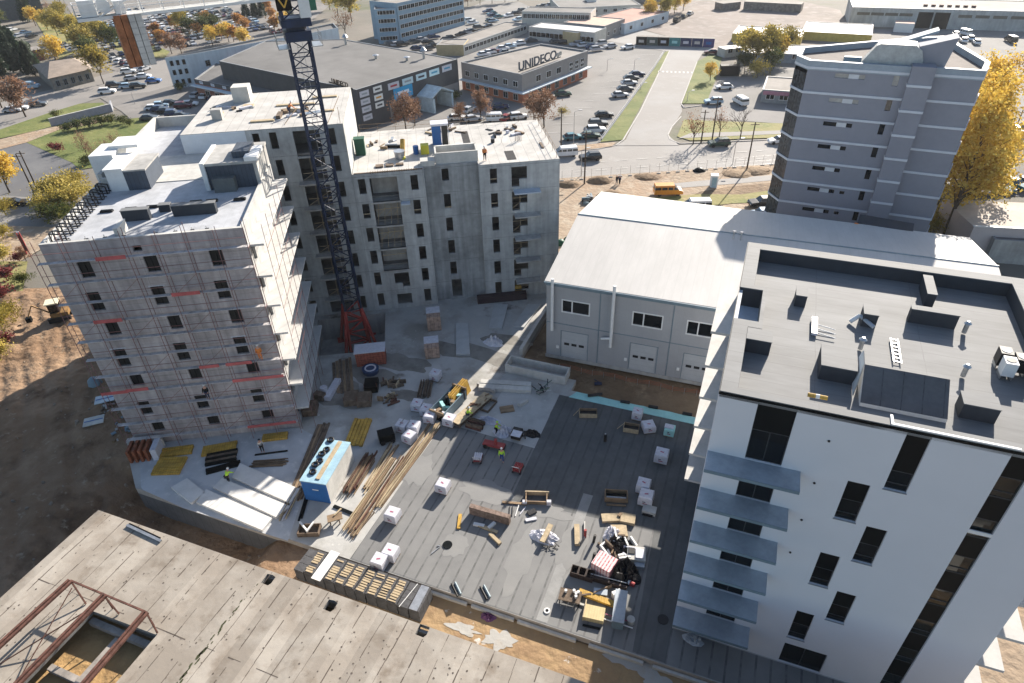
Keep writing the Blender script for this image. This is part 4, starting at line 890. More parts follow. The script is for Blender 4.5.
b = MB(); b.tube(J(15.8,-.5,z0+.9),J(15.8,.5,z0+.9),.55,14); p = [J(16.4,-.6,0),J(17.6,-.6,0),J(17.6,.6,0),J(16.4,.6,0)]; b.prism([q[:2] for q in p], z0+.15, z0+1.4); p = [J(14.2,-.6,0),J(15.0,-.6,0),J(15.0,.6,0),J(14.2,.6,0)]; b.prism([q[:2] for q in p], z0+.15, z0+1.1); b.build('hoist_winch', white_p, T)
# cab side boxes
b = MB(); b.box(.5,-1.7,39.3,1.5,-.7,41.2); b.build('white_cabinet', white_p, T)
b = MB(); b.box(1.3,.2,39.6,2.3,1.3,42.0); b.build('cab', mat('cab_green',(0.02,0.11,0.08),.3), T)
b = MB(); b.box(.3,-1.0,41.25,1.25,.1,42.6); b.build('green_box', mat('lime_green_paint',(0.15,0.55,0.12),.4), T)
b = MB(); b.box(-1.5,-1.32,40.0,-.1,-1.24,42.4); s_ = b.build('name_board', clad_dark, T)
b = MB(); c = (-.8,-1.34,41.2)
for i in range(4):
    d = [(0,.95),(.5,0),(0,-.95),(-.5,0)]; p, q = d[i], d[(i+1)%4]
    b.tube((c[0]+p[0],c[1],c[2]+p[1]),(c[0]+q[0],c[1],c[2]+q[1]),.09,4)
b.build('diamond_emblem', paint('emblem_gold',(0.6,0.35,0.06)), s_)
# red ballast cage and bits by the crane foot
p = G(372,362,0); t = thing('ballast_stack', 'stack of red brick pallets wrapped in net at the crane foot', 'brick stack', (p.x,p.y,0), rad(7))
b = MB(); b.box(-1.7,-.7,.02,1.7,1.0,1.9); b.build('bricks', mat('red_brick_stack',(0.32,0.09,0.06),.85,var=.3,scale=3,seams=[(2,.3,.05,0),(0,.35,.05,0)],seamc=.4), t)
b = MB(); b.box(-1.8,-.8,1.9,1.8,1.1,2.0); b.build('cover', foil, t)
p = G(371,372,0); t = thing('hose_reel', 'dark blue tub of coiled cable in front of the red brick stack', 'tub', (p.x,p.y,0)); MB().tube((0,0,0),(0,0,.55),.9,14,r2=1.0).build('tub', mat('navy_plastic',(0.02,0.05,0.12),.5), t)
b = MB()
for k in range(14):
    a = k*2*math.pi/14; a2 = (k+1)*2*math.pi/14; b.tube((.6*math.cos(a),.6*math.sin(a),.6),(.6*math.cos(a2),.6*math.sin(a2),.6),.09,5)
b.build('coil', foil, t)

# ================================================================== GREY TOWER
T = fthing('residential_tower', 'slate grey residential tower with pale floor bands and glazed rounded corner', 'tower block', FT)
def tl(x, y): return FT.l((x,y))
A = (0,0); B_ = (11.7,0); E1 = tl(57.3,81.2); E2 = tl(60.2,85.2); Dk = tl(63.2,100.6); Bk = tl(52.3,99.0); Lk = tl(41.2,96.6); L2 = tl(38.9,92.0)
plan = [A, B_, (12.0,.4), E1, E2, Dk, Bk, Lk, L2]
ZT = 25.9
def wallseg(b, p, q, z0, z1, holes=()):
    p, q = Vector(p), Vector(q); d = q-p; L_ = d.length; d.normalize(); b.wall(p[:], d[:], L_, z0, z1, holes, .2)
b = MB(); fl = 3.05; nb = 9
wz = [24.6-fl*k for k in range(8)]
h = []
for z in wz: h += [(3.4,6.9,z-.45,z+.1),(10.1,10.75,z-.95,z+.6)]
wallseg(b, A, B_, ZG, ZT, h)
L3 = (Vector(E1)-Vector((12.0,.4))).length
wallseg(b, B_, (12.0,.4), ZG, ZT); wallseg(b, (12.0,.4), E1, ZG, ZT, [(.9,1.5,z-1.1,z+.4) for z in wz])
for p, q in ((E2,Dk),(Dk,Bk),(Bk,Lk)): wallseg(b, p, q, ZG, ZT)
b.build('wall', tower_wall, T)
b = MB(); wallseg(b, Lk, L2, ZG, ZT-1.5); wallseg(b, L2, (-.35,.6), ZG, ZT-1.5); wallseg(b, (-.35,.6), A, ZG, ZT-1.5); b.build('corner_glazing', mat('tower_glass',(0.05,0.06,0.07),.15,var=.6,scale=2.5,seams=[(1,.9,.1,0),(0,.9,.1,0)],seamc=.3), T)
b = MB(); wallseg(b, E1, E2, ZG, ZT-1.5); b.build('balcony_glazing', mat('tower_glass',(0,0,0)), T)
def off(poly, d):
    n = len(poly); out = []
    for i in range(n):
        p0, p1, p2 = Vector(poly[i-1]), Vector(poly[i]), Vector(poly[(i+1)%n]); a = (p1-p0).normalized(); c = (p2-p1).normalized()
        n1 = Vector((a.y,-a.x)); n2 = Vector((c.y,-c.x)); v = (n1+n2); v.normalize(); out.append(tuple(p1+v*d/max(.5,v.dot(n1))))
    return out
for k in range(9):
    z = ZT-2.0-fl*k if k else ZT-1.6
    b = MB(); o1 = off(plan,.12); 
    z = ZT-0.85-fl*k-.0
    for i in range(len(plan)):
        p, q, r_, s_ = plan[i], plan[(i+1)%len(plan)], o1[(i+1)%len(plan)], o1[i]
        b.add([(*s_,z),(*r_,z),(*r_,z+.28),(*s_,z+.28),(*p,z+.28),(*q,z+.28),(*p,z),(*q,z)], [(0,1,2,3),(3,2,5,4),(0,6,7,1)])
    b.build('floor_band', tower_band, T)
b = MB(); o1 = off(plan,.06); oi = off(plan,-.5)
for i in range(len(plan)):
    j = (i+1)%len(plan); b.add([(*o1[i],ZT-1.0),(*o1[j],ZT-1.0),(*o1[j],ZT+.15),(*o1[i],ZT+.15),(*oi[i],ZT+.15),(*oi[j],ZT+.15),(*oi[i],ZT-.7),(*oi[j],ZT-.7)], [(0,1,2,3),(3,2,5,4),(4,5,7,6)])
b.build('parapet', mat('tower_parapet',(0.26,0.31,0.36),.6,var=.08), T)
b = MB(); b.sheet(oi, ZT-.6); b.build('roof', mat('tower_roof_gravel',(0.15,0.13,0.12),.9,var=.15,scale=1), T)
# core
b = MB(); b.box(9.9+1.8,-.95,ZG,11.7+2.6,1.2,ZT+.4); b.build('stair_core', tower_wall, T)
for k in range(9): MB().box(11.65,-1.05,ZT-2.0-fl*k,14.35,1.1,ZT-1.72-fl*k).build('core_band', tower_band, T)
# penthouse: curved pale drum and dark fins
b = MB(); prof = [(5.6,0),(6.6,1.6),(7.3,2.7),(7.8,2.95),(11.6,2.95),(12.4,2.4),(12.8,1.3),(12.8,0)]
vs = [(x,.9,ZT-.6+z) for x,z in prof]+[(x+.3,4.2,ZT-.6+z*.97) for x,z in prof]; n = len(prof)
b.add(vs, [tuple(range(n))]+[tuple(range(n,2*n))[::-1]]+[(i,i+n,(i+1)%n+n,(i+1)%n) for i in range(n)]); b.build('curved_plant_screen', mat('pale_screen',(0.36,0.38,0.38),.6,var=.15,scale=1), T)
b = MB(); b.add([(12.9,1.3,ZT-.6),(15.2,1.3,ZT-.6),(15.9,1.3,ZT+3.4),(12.0,1.3,ZT+2.2),(12.9,4.3,ZT-.6),(15.2,4.3,ZT-.6),(15.9,4.3,ZT+3.4),(12.0,4.3,ZT+2.2)], [(0,1,2,3),(5,4,7,6),(1,5,6,2),(4,0,3,7),(3,2,6,7)]); b.build('slanted_fin', tower_wall, T)
b = MB(); b.add([(10.0,4.8,ZT+1.6),(14.0,4.8,ZT+3.2),(14.0,4.8,ZT+3.5),(10,4.8,ZT+1.9),(10.0,7.0,ZT+1.6),(14.0,7.0,ZT+3.2),(14.0,7.0,ZT+3.5),(10,7.0,ZT+1.9)], [(0,1,2,3),(5,4,7,6),(1,5,6,2),(4,0,3,7),(3,2,6,7),(0,4,5,1)]); b.build('slanted_canopy', mat('tower_parapet',(0,0,0)), T)
b = MB(); b.tube((4.0,2.0,ZT),(6.0,2.2,ZT),.5,10); b.build('duct', trim_blue, T)
for i, z in enumerate(wz):
    w1 = MB(); w1.box(5.0,.04,z-.45,6.2,.1,z+.1); w1.build('panel', tower_white, T)
    g = MB(); g.box(3.4,.15,z-.45,6.9,.19,z+.1); g.build('window', glass_dark if i > 1 else mat('pale_blind',(0.35,0.34,0.32),.6), T)  # pale window colour on the upper storeys, dark glass below
    g = MB(); g.box(10.1,.15,z-.95,10.75,.19,z+.6); g.build('window', mat('pale_blind',(0,0,0)) if i == 0 else glass_dark, T)
    if i > 4 : MB().box(7.6,-.02,z-.35,8.2,-.003,z+.05).build('window', glass_dark, T)
ang3 = math.atan2(E1[1]-.4, E1[0]-12.0)
for i, z in enumerate(wz):
    d = Vector((math.cos(ang3),math.sin(ang3))); nrm = Vector((-d.y,d.x)); g = MB(); p = Vector((12,.4))+d*1.2+nrm*.15; g.obox(p[:],ang3,.6,.04,z-1.1,z+.4); g.build('window', mat('grey_blind',(0.12,0.13,0.14),.6), T)

# ================================================================== OLD SLAB ROOF (bottom left)
T = fthing('old_factory_roof', 'low old building with a flat roof of weathered concrete planks and a torn opening', 'building', FW)
ZS = 8.0
hole = [(-36.0,-16.85),(-30.6,-16.7),(-30.6,-28),(-36.0,-28)]
def wlz(pts): return pts
outer = [(-42.75,-10.3),(20,-10.3),(20,-40),(-42.75,-40)]
sq = []
for (x, y) in ((268,579),(330,605),(422,630)):
    s = FW.px(x, y, ZS); sq.append([(s[0]-.28,s[1]-.4),(s[0]+.3,s[1]-.42),(s[0]+.42,s[1]-.2),(s[0]+.4,s[1]+.3),(s[0]+.1,s[1]+.38),(s[0]-.3,s[1]+.33)])
slabm = old_slab
o = fill([outer, hole]+sq, ZS, 'plank_roof', slabm); o.parent = T
b = MB()
for lp in [outer]:
    n = len(lp)
    for i in range(n): a, c = lp[i], lp[(i+1)%n]; b.add([(*a,ZS),(*c,ZS),(*c,ZS-.35),(*a,ZS-.35)], [(0,1,2,3),(3,2,1,0)])
for lp in [hole]+sq:
    n = len(lp)
    for i in range(n): a, c = lp[i], lp[(i+1)%n]; b.add([(*a,ZS),(*c,ZS),(*c,ZS-.35),(*a,ZS-.35)], [(0,1,2,3),(3,2,1,0)])
b.build('slab_edge', conc, T)
b = MB(); b.box(-42.5,-10.6,-4,19.7,-10.4,ZS-.36); b.box(-42.5,-39,-4,-42.3,-10.6,ZS-.36); b.box(-42.3,-16.6,ZS-2.6,-24.2,-16.4,ZS-.4); b.build('wall', conc, T)
# plank joints (real dark grooves of moss and tar)
b = MB(); x = -41.5; random.seed(3)
def hit(x0, y): 
    return -36.1 < x0 < -30.5 and y < -16.6
while x < 19:
    y = -10.35
    while y > -39:
        L_ = random.uniform(.2,.9)
        if random.random() < .85 and not hit(x,y) and not hit(x,y-L_): wd = random.uniform(.008,.04); c_ = x+.05*math.sin(y*.7+x); b.box(c_-wd,y-L_,ZS-.005,c_+wd,y,ZS+.006)
        y -= L_
    x += 1.5
x = -50
for y0 in (-16.3,-22.5,-29):
    x = -42.7
    while x < 19:
        L_ = random.uniform(.4,1.4)
        if random.random() < .6 and not hit(x,y0) and not hit(x+L_,y0): b.box(x,y0-.02+random.uniform(-.04,.04),ZS-.005,x+L_,y0+.02,ZS+.006)
        x += L_
b.build('joint', mat('tar_joint',(0.105,0.085,0.07),.95,var=.3), T)
b = MB(); x = -31.6
for i in range(60):
    y = -11.5-i*.2; xx = -27.0+random.uniform(-.12,.12); r = random.uniform(.06,.2)*(1-abs(i-30)/45); b.add([(xx+math.cos(a)*r*.6, y+math.sin(a)*r*1.5, ZS+.012) for a in [k*math.pi/3 for k in range(6)]], [tuple(range(6))])
b.build('moss_line', mat('moss',(0.05,0.055,0.025),.95,var=.3), T)
b = MB()
for i in range(500):
    x, y = random.uniform(-42.5,-5), random.uniform(-23,-10.5)
    if hit(x,y): continue
    r = random.uniform(.015,.075); b.add([(x+math.cos(a)*r*random.uniform(.6,1.3), y+math.sin(a)*r, ZS+.009) for a in [k*math.pi/3 for k in range(6)]], [tuple(range(6))])
o = b.build('tar_spots', mat('tar_joint',(0,0,0)), T); stuff(o)
# steel roof lantern frame
T = thing('steel_roof_frame', 'rusty steel frame of three parallel beams standing over the torn roof opening', 'steel frame', FW.w(-33.3,-17,ZS))
T.rotation_euler = (0,0,FW.a); org = (-33.3,-17)
def LT(x, y, z): q = FW.px(x, y, z); return (q[0]-org[0], q[1]-org[1], z-ZS)
ends = [((70.5,580.5),(0,645),(86,604)), ((104,595.5),(18,683),(119,614)), ((146,612),(85,683),(157.5,633))]
tops_ = []
for (x0,y0),(x1,y1),(xb,yb) in ends:
    p, q = Vector(LT(x0,y0,ZS+1.5)), Vector(LT(x1,y1,ZS+1.5)); d = (q-p).normalized(); q = p+d*14; f = Vector(LT(xb,yb,ZS+.05))
    b = MB(); sd = Vector((-d.y,d.x,0))*.14
    for s in (-1,1): b.bar(p+sd*s, q+sd*s, .16)
    b.build('beam', rust, T); MB().bar(p, f, .09).build('strut', rust, T); tops_.append(p)
    pb = Vector((p.x,p.y,.0)); MB().bar(p, pb, .06).build('post', rust, T)
MB().bar(tops_[0], tops_[2], .11).build('cross_beam', rust, T)
p = Vector(LT(72,588,ZS+1.5)); q = Vector(LT(17,683,ZS+.2)); MB().bar(p,q,.05).build('diagonal_brace', rust, T)
p = Vector(LT(104,600,ZS+1.5)); q = Vector(LT(0,664,ZS+.1)); MB().bar(p,q,.06).build('diagonal_brace', rust, T)
b = MB(); b.box(-36.0,-17.4,ZS-.95,-30.6,-17.0,ZS-.5); b.box(-33.6,-27,ZS-1.05,-33.1,-17.5,ZS-.7); b.box(-36,-20.6,ZS-1.1,-33.65,-20.2,ZS-.75)
o = b.build('timber_beam', mat('hole_beam',(0.30,0.27,0.24),.9,var=.2)); o.location = FW.w(0,0,0); o.rotation_euler=(0,0,FW.a); tag(o, 'grey concrete beams spanning the torn roof opening under the rusty frame', 'beam')
t = thing('steel_profile', 'narrow steel profile lying on the old plank roof near its far corner', 'steel profile', G(145,533,ZS)); t.rotation_euler = (0,0,math.atan2((G(163,542,ZS)-G(129,526,ZS)).y,(G(163,542,ZS)-G(129,526,ZS)).x)); L_ = (G(163,542,ZS)-G(129,526,ZS)).length
MB().box(-L_/2,-.18,0,L_/2,.02,.14).build('profile', steel, t); MB().box(-L_/2,.03,0,L_/2-.3,.16,.08).build('dark_rail', clad_dark, t)
# sand floor seen through the hole
pp = MB().sheet([(-42,-10.7),(18,-10.7),(18,-39),(-42,-39)], ZS-1.2).build('sand_floor', blotch('ochre_sand',(0.34,0.22,0.10),[((0.24,0.15,0.07),.3,.45,.65)],bump=.8)); pp.location = FW.w(0,0,0); pp.rotation_euler=(0,0,FW.a); struct(pp)
# alley soil
pp = MB().sheet([(-24,-3.2),(20,-3.2),(20,-10.3),(-24,-10.3)], ZG+.05).build('alley_soil', blotch('alley_soil_m',(0.29,0.20,0.11),[((0.25,0.165,0.095),.35,.45,.62),((0.50,0.47,0.43),.55,.64,.69)],bump=.7)); pp.location = FW.w(0,0,0); pp.rotation_euler=(0,0,FW.a); struct(pp)
pp = MB().sheet([(18.3,-3.1),(40,-3.1),(40,24),(18.3,24)], ZG+.16).build('side_soil', sand); pp.location = FW.w(0,0,0); pp.rotation_euler=(0,0,FW.a); struct(pp)
t = fthing('blue_sack', 'bright blue plastic sack lying on a pallet beside the white block side balconies', 'sack', FW, 19.6, -.6, ZG)
crumple(t, 1.1, .8, .9, paint('blue_plastic',(0.02,0.22,0.42),.35), 15); MB().box(-1.3,-.9,-.0,1.3,.9,.12).build('pallet', conc, t)

lime = blotch('lime_spill', (0.34,0.33,0.31), [((0.33,0.30,0.26),1.2,0.5,0.68)], bump=.3)
def spill(x, y, rx, ry, seed):
    rn = random.Random(seed); c = G(x,y,ZG+.07); n = 30; o_ = [rn.uniform(.5,1.3) for _ in range(n)]; pts = []
    for i in range(n):
        a = 2*math.pi*i/n; r = (o_[i]+o_[i-1])/2; q = FW.u*(math.cos(a)*rx*r)+FW.v*(math.sin(a)*ry*r); pts.append(((c+q).x,(c+q).y))
    struct(fill([pts], ZG+.07+seed*.001, 'lime_spill', lime))
spill(500,640,1.3,.9,1); spill(463,629,1.3,.5,2); spill(628,658,1.9,.8,3); spill(645,668,1.4,.7,4); spill(655,680,1.2,.5,5)
# stacked block pallets in the alley
bx0, bx1 = FW.px(290,572,.9)[0], FW.px(425,600,.9)[0]
brown_tops = {1:1,3:1,4:1,5:1,6:1,7:1,8:1}
N_ = 12; wd_ = (bx1-bx0)/N_
descr = ['bare grey tops, the leftmost of the row', 'timber battens, second from the left', 'white board laid on top', 'timber battens, directly right of the white board', 'timber battens, second right of the white board','timber battens, third right of the white board','timber battens, fourth right of the white board','timber battens, fifth right of the white board','timber battens, sixth right of the white board','timber battens, furthest right with battens','one pale stick on top','bare grey top, rightmost of the row']
for i in range(N_):
    t = fthing('block_pallet', 'stack of dark concrete blocks in the alley, '+descr[i], 'block stack', FW, bx0+wd_*(i+.5), -4.75, ZG, rz=random.uniform(-.03,.03), group='dark block stacks in the alley between podium and old roof')
    hh_ = 1.5+random.uniform(-.1,.1)
    for k in range(3):
        MB().box(-wd_*.46,-1.08+k*.73,0.02,wd_*.46,-1.08+k*.73+.7,hh_).build('blocks', mat('dark_blocks',(0.085,0.085,0.09),.9,var=.25,scale=2,seams=[(2,.24,.03,0)],seamc=.5), t)
    if i not in (0,10,11):
        for k in range(9):
            if random.random() < .85: MB().box(-wd_*.4+random.uniform(0,.1),-1.0+k*.22,hh_+.004,wd_*.4-random.uniform(0,.15),-1.0+k*.22+random.uniform(.08,.17),hh_+.05).build('batten', timber_pale, t)
    if i == 2: MB().box(-wd_*.45,-1.4,hh_+.06,wd_*.45,1.45,hh_+.12).build('white_board', white_p, t)
    if i == 10: MB().bar((-.2,-1.2,hh_+.05),(.2,1.1,hh_+.05),.05).build('stick', white_p, t)
    if i == 11: MB().box(-wd_*.4,-1.1,hh_+.004,wd_*.3,1.1,hh_+.05).build('steel_sheet', steel, t)

# ================================================================== MATERIALS ON THE PODIUM
def at(name, label, cat, x, y, z=0.02, rz=None, group=None):
    return thing(name, label, cat, G(x,y,z), FW.a if rz is None else rz, group)
def pal(name, label, x, y, s=1.15, h=1.05, rz=None, prt=True, grp='white wrapped pallets on the podium', m=None, dark=False):
    t = at(name, label, 'wrapped pallet', x, y, .02, rz, grp); r = s/2
    for k in (-1,0,1): MB().box(-r,k*r*.8-.06,0,r,k*r*.8+.06,.12).build('pallet_runner', timber, t)
    b = MB(); z0, z1 = .13, h; c = [(-r,-r),(r,-r),(r,r),(-r,r)]; i = .05
    vs = [(x_,y_,z0) for x_,y_ in c]+[(x_*1.03,y_*1.03,z0+(z1-z0)*.5) for x_,y_ in c]+[(x_*.99,y_*.99,z1-.07) for x_,y_ in c]+[(x_*.88,y_*.88,z1) for x_,y_ in c]
    fs = [(a+4*j,(a+1)%4+4*j,(a+1)%4+4*j+4,a+4*j+4) for j in range(3) for a in range(4)]+[(12,13,14,15)]
    b.add(vs, fs); b.build('wrapped_goods', m or foil, t)
    if prt:
        for sy in (-1,):
            MB().box(-r*.3,sy*r*1.045-.012,z0+.28,r*.35,sy*r*1.045,z0+.38).build('pink_marking', pinkprint, t)
            MB().box(-r*.32,sy*r*1.045-.012,z0+.5,r*.1,sy*r*1.045,z0+.58).build('dark_marking', darkprint, t)
        MB().obox((0,-r*.1),random.uniform(-.6,.6),r*.55,r*.22,z1+.004,z1+.012).build('pink_marking', pinkprint, t)
    return t
pal('wrapped_pallet','white wrapped pallet standing alone on the sunlit membrane with a long shadow', 443.5, 490)
pal('wrapped_pallet','white wrapped pallet left of the lone one, next to the long timber pile', 393.5, 519)
pal('wrapped_pallet','front one of the two touching wrapped pallets by the block stacks', 380.5, 566)
pal('wrapped_pallet','rear one of the two touching wrapped pallets by the block stacks', 391.5, 557)
pal('wrapped_pallet','white pallet on the membrane corner directly below the worker in the workbench', 450, 424)
grp2 = 'cluster of white wrapped pallets by the membrane corner'
for x, y, d in ((418,409,'rear left of the upper three'),(427,414,'middle of the upper three'),(430.5,421,'front right of upper three'),(403,430,'rear left of the lower three'),(414.5,431,'rear right of the lower three'),(410,441,'front one of lower three')):
    pal('wrapped_pallet','shaded white pallet in the cluster left of the workbench, '+d, x, y, grp=grp2, rz=FW.a+random.uniform(-.2,.2))
pal('wrapped_pallet','single pale blue wrapped pallet on the yard, topmost of all in the shade', 436, 379, 1.1, 1.1)
pal('wrapped_pallet','white topped black sided crate on the pale screed beside the tools', 517, 437, 1.0, .95, prt=False, m=black_p); t = at('lid_sheet','white sheet lying on the black sided crate','sheet',516.5,433.5,1.0); MB().box(-.5,-.45,-.02,.5,.45,.0).build('sheet', foil, t)
pal('wrapped_pallet','white pallet on the cyan boards at the podium edge', 637, 418, 1.0, 1.1)
pal('wrapped_pallet','tilted white pallet just right of the white pallet on the cyan boards', 648, 430, 1.2, .9, rz=FW.a+.5)
pal('wrapped_pallet','pallet of cyan boards under white foil, nearest the white block', 669, 434, 1.0, .95, m=cyan); t = at('foil_cover','pink white foil bunched on the cyan board pallet','foil',669,428,.98); MB().box(-.45,-.1,0,.45,.5,.08).build('foil', foil, t)
pal('wrapped_pallet','white pallet with a printed top alone in the shaded membrane', 661, 460, 1.25, 1.15)
pal('wrapped_pallet','rear one of two stacked-close white pallets beside the black sack', 643, 490, 1.2, 1.1)
pal('wrapped_pallet','front one of two close white pallets beside the black sack', 645.5, 502, 1.25, 1.15)
t = at('pale_box','flat pale box and board in front of the two close pallets', 'box', 649, 512); MB().box(-.6,-.4,0,.6,.4,.45).build('box', conc_white, t); MB().box(-.5,-.55,0,.4,-.42,.2).build('dark_base', black_p, t)
# insulation cartons / dark boxes along the cyan strip
for x, y, d in ((595,396,'leaning'),(625,403,'second from the left'),(653,408,'third from the left'),(687,415,'rightmost')):
    t = at('membrane_roll','black membrane roll on the cyan boards, '+d,'roll',x,y,.1,rz=FW.a+(.5 if x<600 else .05),group='black rolls on the cyan boards'); L_ = 1.0 if x>600 else 1.6
    MB().tube((-L_/2,0,.17),(L_/2,0,.17),.17,10).build('roll', black_p, t)
# workbench / yellow planing machine area
t = at('trash_skip','open skip full of rubbish beside the yellow formwork panels', 'skip', 449, 408, .0, rad(60))
MB().box(-2.2,-.9,0,2.2,-.8,1.2).build('side_wall', trim_blue, t); MB().box(-2.2,.8,0,2.2,.9,1.2).build('side_wall', trim_blue, t); MB().box(-2.2,-.8,0,2.2,.8,.25).build('floor', clad_dark, t); MB().box(-2.3,-.9,.9,-2.15,.9,1.3).build('end_wall', timber, t); MB().box(2.15,-.9,.3,2.3,.9,1.5).build('end_wall', timber, t)
for i in range(16):
    x, y = random.uniform(-2,2), random.uniform(-.7,.7); mm = random.choice([foil, black_p, timber, trim_blue, cyan, white_p])
    MB().obox((x,y), random.uniform(0,3), random.uniform(.3,1.0), random.uniform(.15,.4), .25, random.uniform(.6,1.25), 0).build('rubbish', mm, t)
t = at('formwork_stack','yellow formwork panels leaning right of the skip', 'formwork panels', 460, 398, 0, rad(62))
for k in range(3): 
    b = MB(); b.add([(-1.6,-.5+k*.2,0),(1.6,-.5+k*.2,0),(1.6,-.1+k*.25,1.5),(-1.6,-.1+k*.25,1.5),(-1.6,-.44+k*.2,0),(1.6,-.44+k*.2,0),(1.6,-.04+k*.25,1.5),(-1.6,-.04+k*.25,1.5)], [(0,1,2,3),(5,4,7,6),(3,2,6,7),(0,3,7,4),(1,5,6,2)]); b.build('panel', yellow_f, t)
t = at('workbench','long plywood bench with dark legs where a worker stands', 'workbench', 474, 412, 0, rad(52))
MB().box(-3.6,-.7,.85,3.0,.7,.92).build('bench_top', timber_pale, t)
for x in (-3.3,-1.2,1,2.8):
    for y in (-.55,.5): MB().box(x,y,0,x+.1,y+.1,.85).build('leg', timber, t)
MB().box(-3.4,-.6,.3,2.8,.6,.4).build('shelf', timber_dark, t)
for i in range(8): MB().obox((random.uniform(-1,2.8),random.uniform(-.5,.5)), random.uniform(0,3), .6, .12, .93, 1.1).build('offcut', random.choice([timber, rust]), t)
def planks(name, label, cat, a, c, wd, h, n, m, z=.02, mats=None, jit=.1, grp=None):
    p, q = G(*a, z), G(*c, z); d = q-p; t = thing(name, label, cat, (p+q)/2, math.atan2(d.y,d.x), grp); L_ = d.length
    for k in range(n):
        w_ = wd/n*.85; y = -wd/2+wd*k/n; hh_ = h*random.uniform(.6,1); o1, o2 = random.uniform(-jit,jit)*L_*.5, random.uniform(-jit,jit)*L_*.5
        if cat == 'timber':
            for q_ in range(2):
                o1, o2 = random.uniform(-jit,jit)*L_*.7, random.uniform(-jit,jit)*L_*.7; ww = w_*random.uniform(.25,.5); MB().obox(((o1+o2)/2, y+w_*random.uniform(0,.9)), random.gauss(0,.025), L_+o2-o1, ww, q_*h*.4, q_*h*.4+h*random.uniform(.3,.6)).build('plank', random.choice(mats) if mats else m, t)
            continue
        MB().box(-L_/2+o1,y,0,L_/2+o2,y+w_,hh_).build('plank' if cat != 'slabs' else 'slab', mats[k%len(mats)] if mats else m, t)
    return t
TM = [timber, timber_pale, timber_dark, timber]
planks('timber_pile','long sunlit pile of beams along the left edge of the membrane','timber', (436,424),(378,505),1.2,.35,6,timber,mats=TM,jit=.05)
planks('timber_pile','long brown timber pile running down beside the first one','timber', (400,459),(352,531),1.5,.4,7,timber,mats=[timber,timber_dark,timber,rust,timber_pale,timber,timber],jit=.07)
planks('timber_pile','loose pale boards lying nearer the blue container','timber', (393,448),(366,492),1.1,.3,5,timber_pale,mats=[timber_pale,timber],jit=.15)
planks('timber_pile','short timber offcuts at the lower end of the beam piles','timber', (372,512),(352,538),.5,.25,3,timber,mats=TM,jit=.1)
planks('timber_pile','dark stack of boards between the cluster and the lone pale blue pallet','timber', (428,382),(424,398),1.5,.5,6,timber_dark,jit=.02)
planks('timber_pile','dark board heap under the end of the workbench','timber', (468,424),(483,428),1.3,.7,5,timber_dark,mats=[timber_dark,rust],jit=.1)
planks('timber_pile','brushy heap of grey brown branches and laths beside the blue container','timber', (371,458),(350,492),1.3,.55,9,timber_dark,mats=[timber_dark,timber,rust],jit=.25)
planks('yellow_beams','yellow formwork beams lying behind the blue container','formwork beams', (364,420),(354,446),1.9,.3,5,yellow_f,jit=.05)
planks('yellow_beams','yellow formwork beam lying close to the foot of the scaffolding, nearest the balconies','formwork beams', (263,439),(288,436),1.0,.35,3,yellow_f,jit=.02)
planks('yellow_beams','blurred yellow beam bundle behind the stacked dark boards','formwork beams', (203,452),(237,446),1.5,.3,3,yellow_f,jit=.03)
planks('yellow_beams','yellow beam stack in front of the orange timber rack, the lower of two','formwork beams', (156,467),(184,466),2.3,.3,6,yellow_f,jit=.02)
planks('yellow_beams','narrow yellow beam stack next to the orange timber rack, the upper of two','formwork beams', (162,454),(193,450),1.2,.3,3,yellow_f,jit=.02)
planks('dark_boards','dark grey boards right of the yellow stacks, beside the bent worker','boards', (206,461),(237,455),1.7,.3,5,timber_dark,mats=[clad_dark,timber_dark],jit=.04)
planks('dark_boards','two dark planks in front of the dark grey boards','boards', (206,472),(240,463),.9,.15,2,clad_dark,mats=[clad_dark],jit=.03)
planks('timber_pile','fan of yellowish laths beside the blue container rear','timber', (252,465),(286,462),.9,.2,6,timber,mats=[timber,timber_dark],jit=.12)
planks('dark_boards','pair of short black strips on the pale screed near the container','boards', (256,455),(287,451),.2,.1,1,clad_dark)
planks('long_rails','long brown rails lying left of the blue container','rails', (322,424),(285,515),.8,.15,3,timber_dark,mats=[timber_dark,timber],jit=.03)
planks('long_rails','second run of dark rails close along the blue container','rails', (328,424),(300,500),.5,.15,2,timber_dark,jit=.03)
planks('long_rails','thin steel rails near the front podium edge left of the container','rails', (300,520),(312,480),.4,.12,2,clad_dark)
planks('timber_pile','bright sawn planks at the lower left corner of the blue container','timber', (283,520),(299,490),.7,.35,3,foil,mats=[white_p,timber_pale,foil])
planks('timber_pile','pale beam lying beside the bright sawn planks','timber', (299,500),(312,478),.6,.2,2,timber_pale,mats=[timber_pale,timber])
planks('steel_beam','short steel channel on the ground below the container corner','beam', (334,506),(356,515),.35,.15,1,clad_dark)
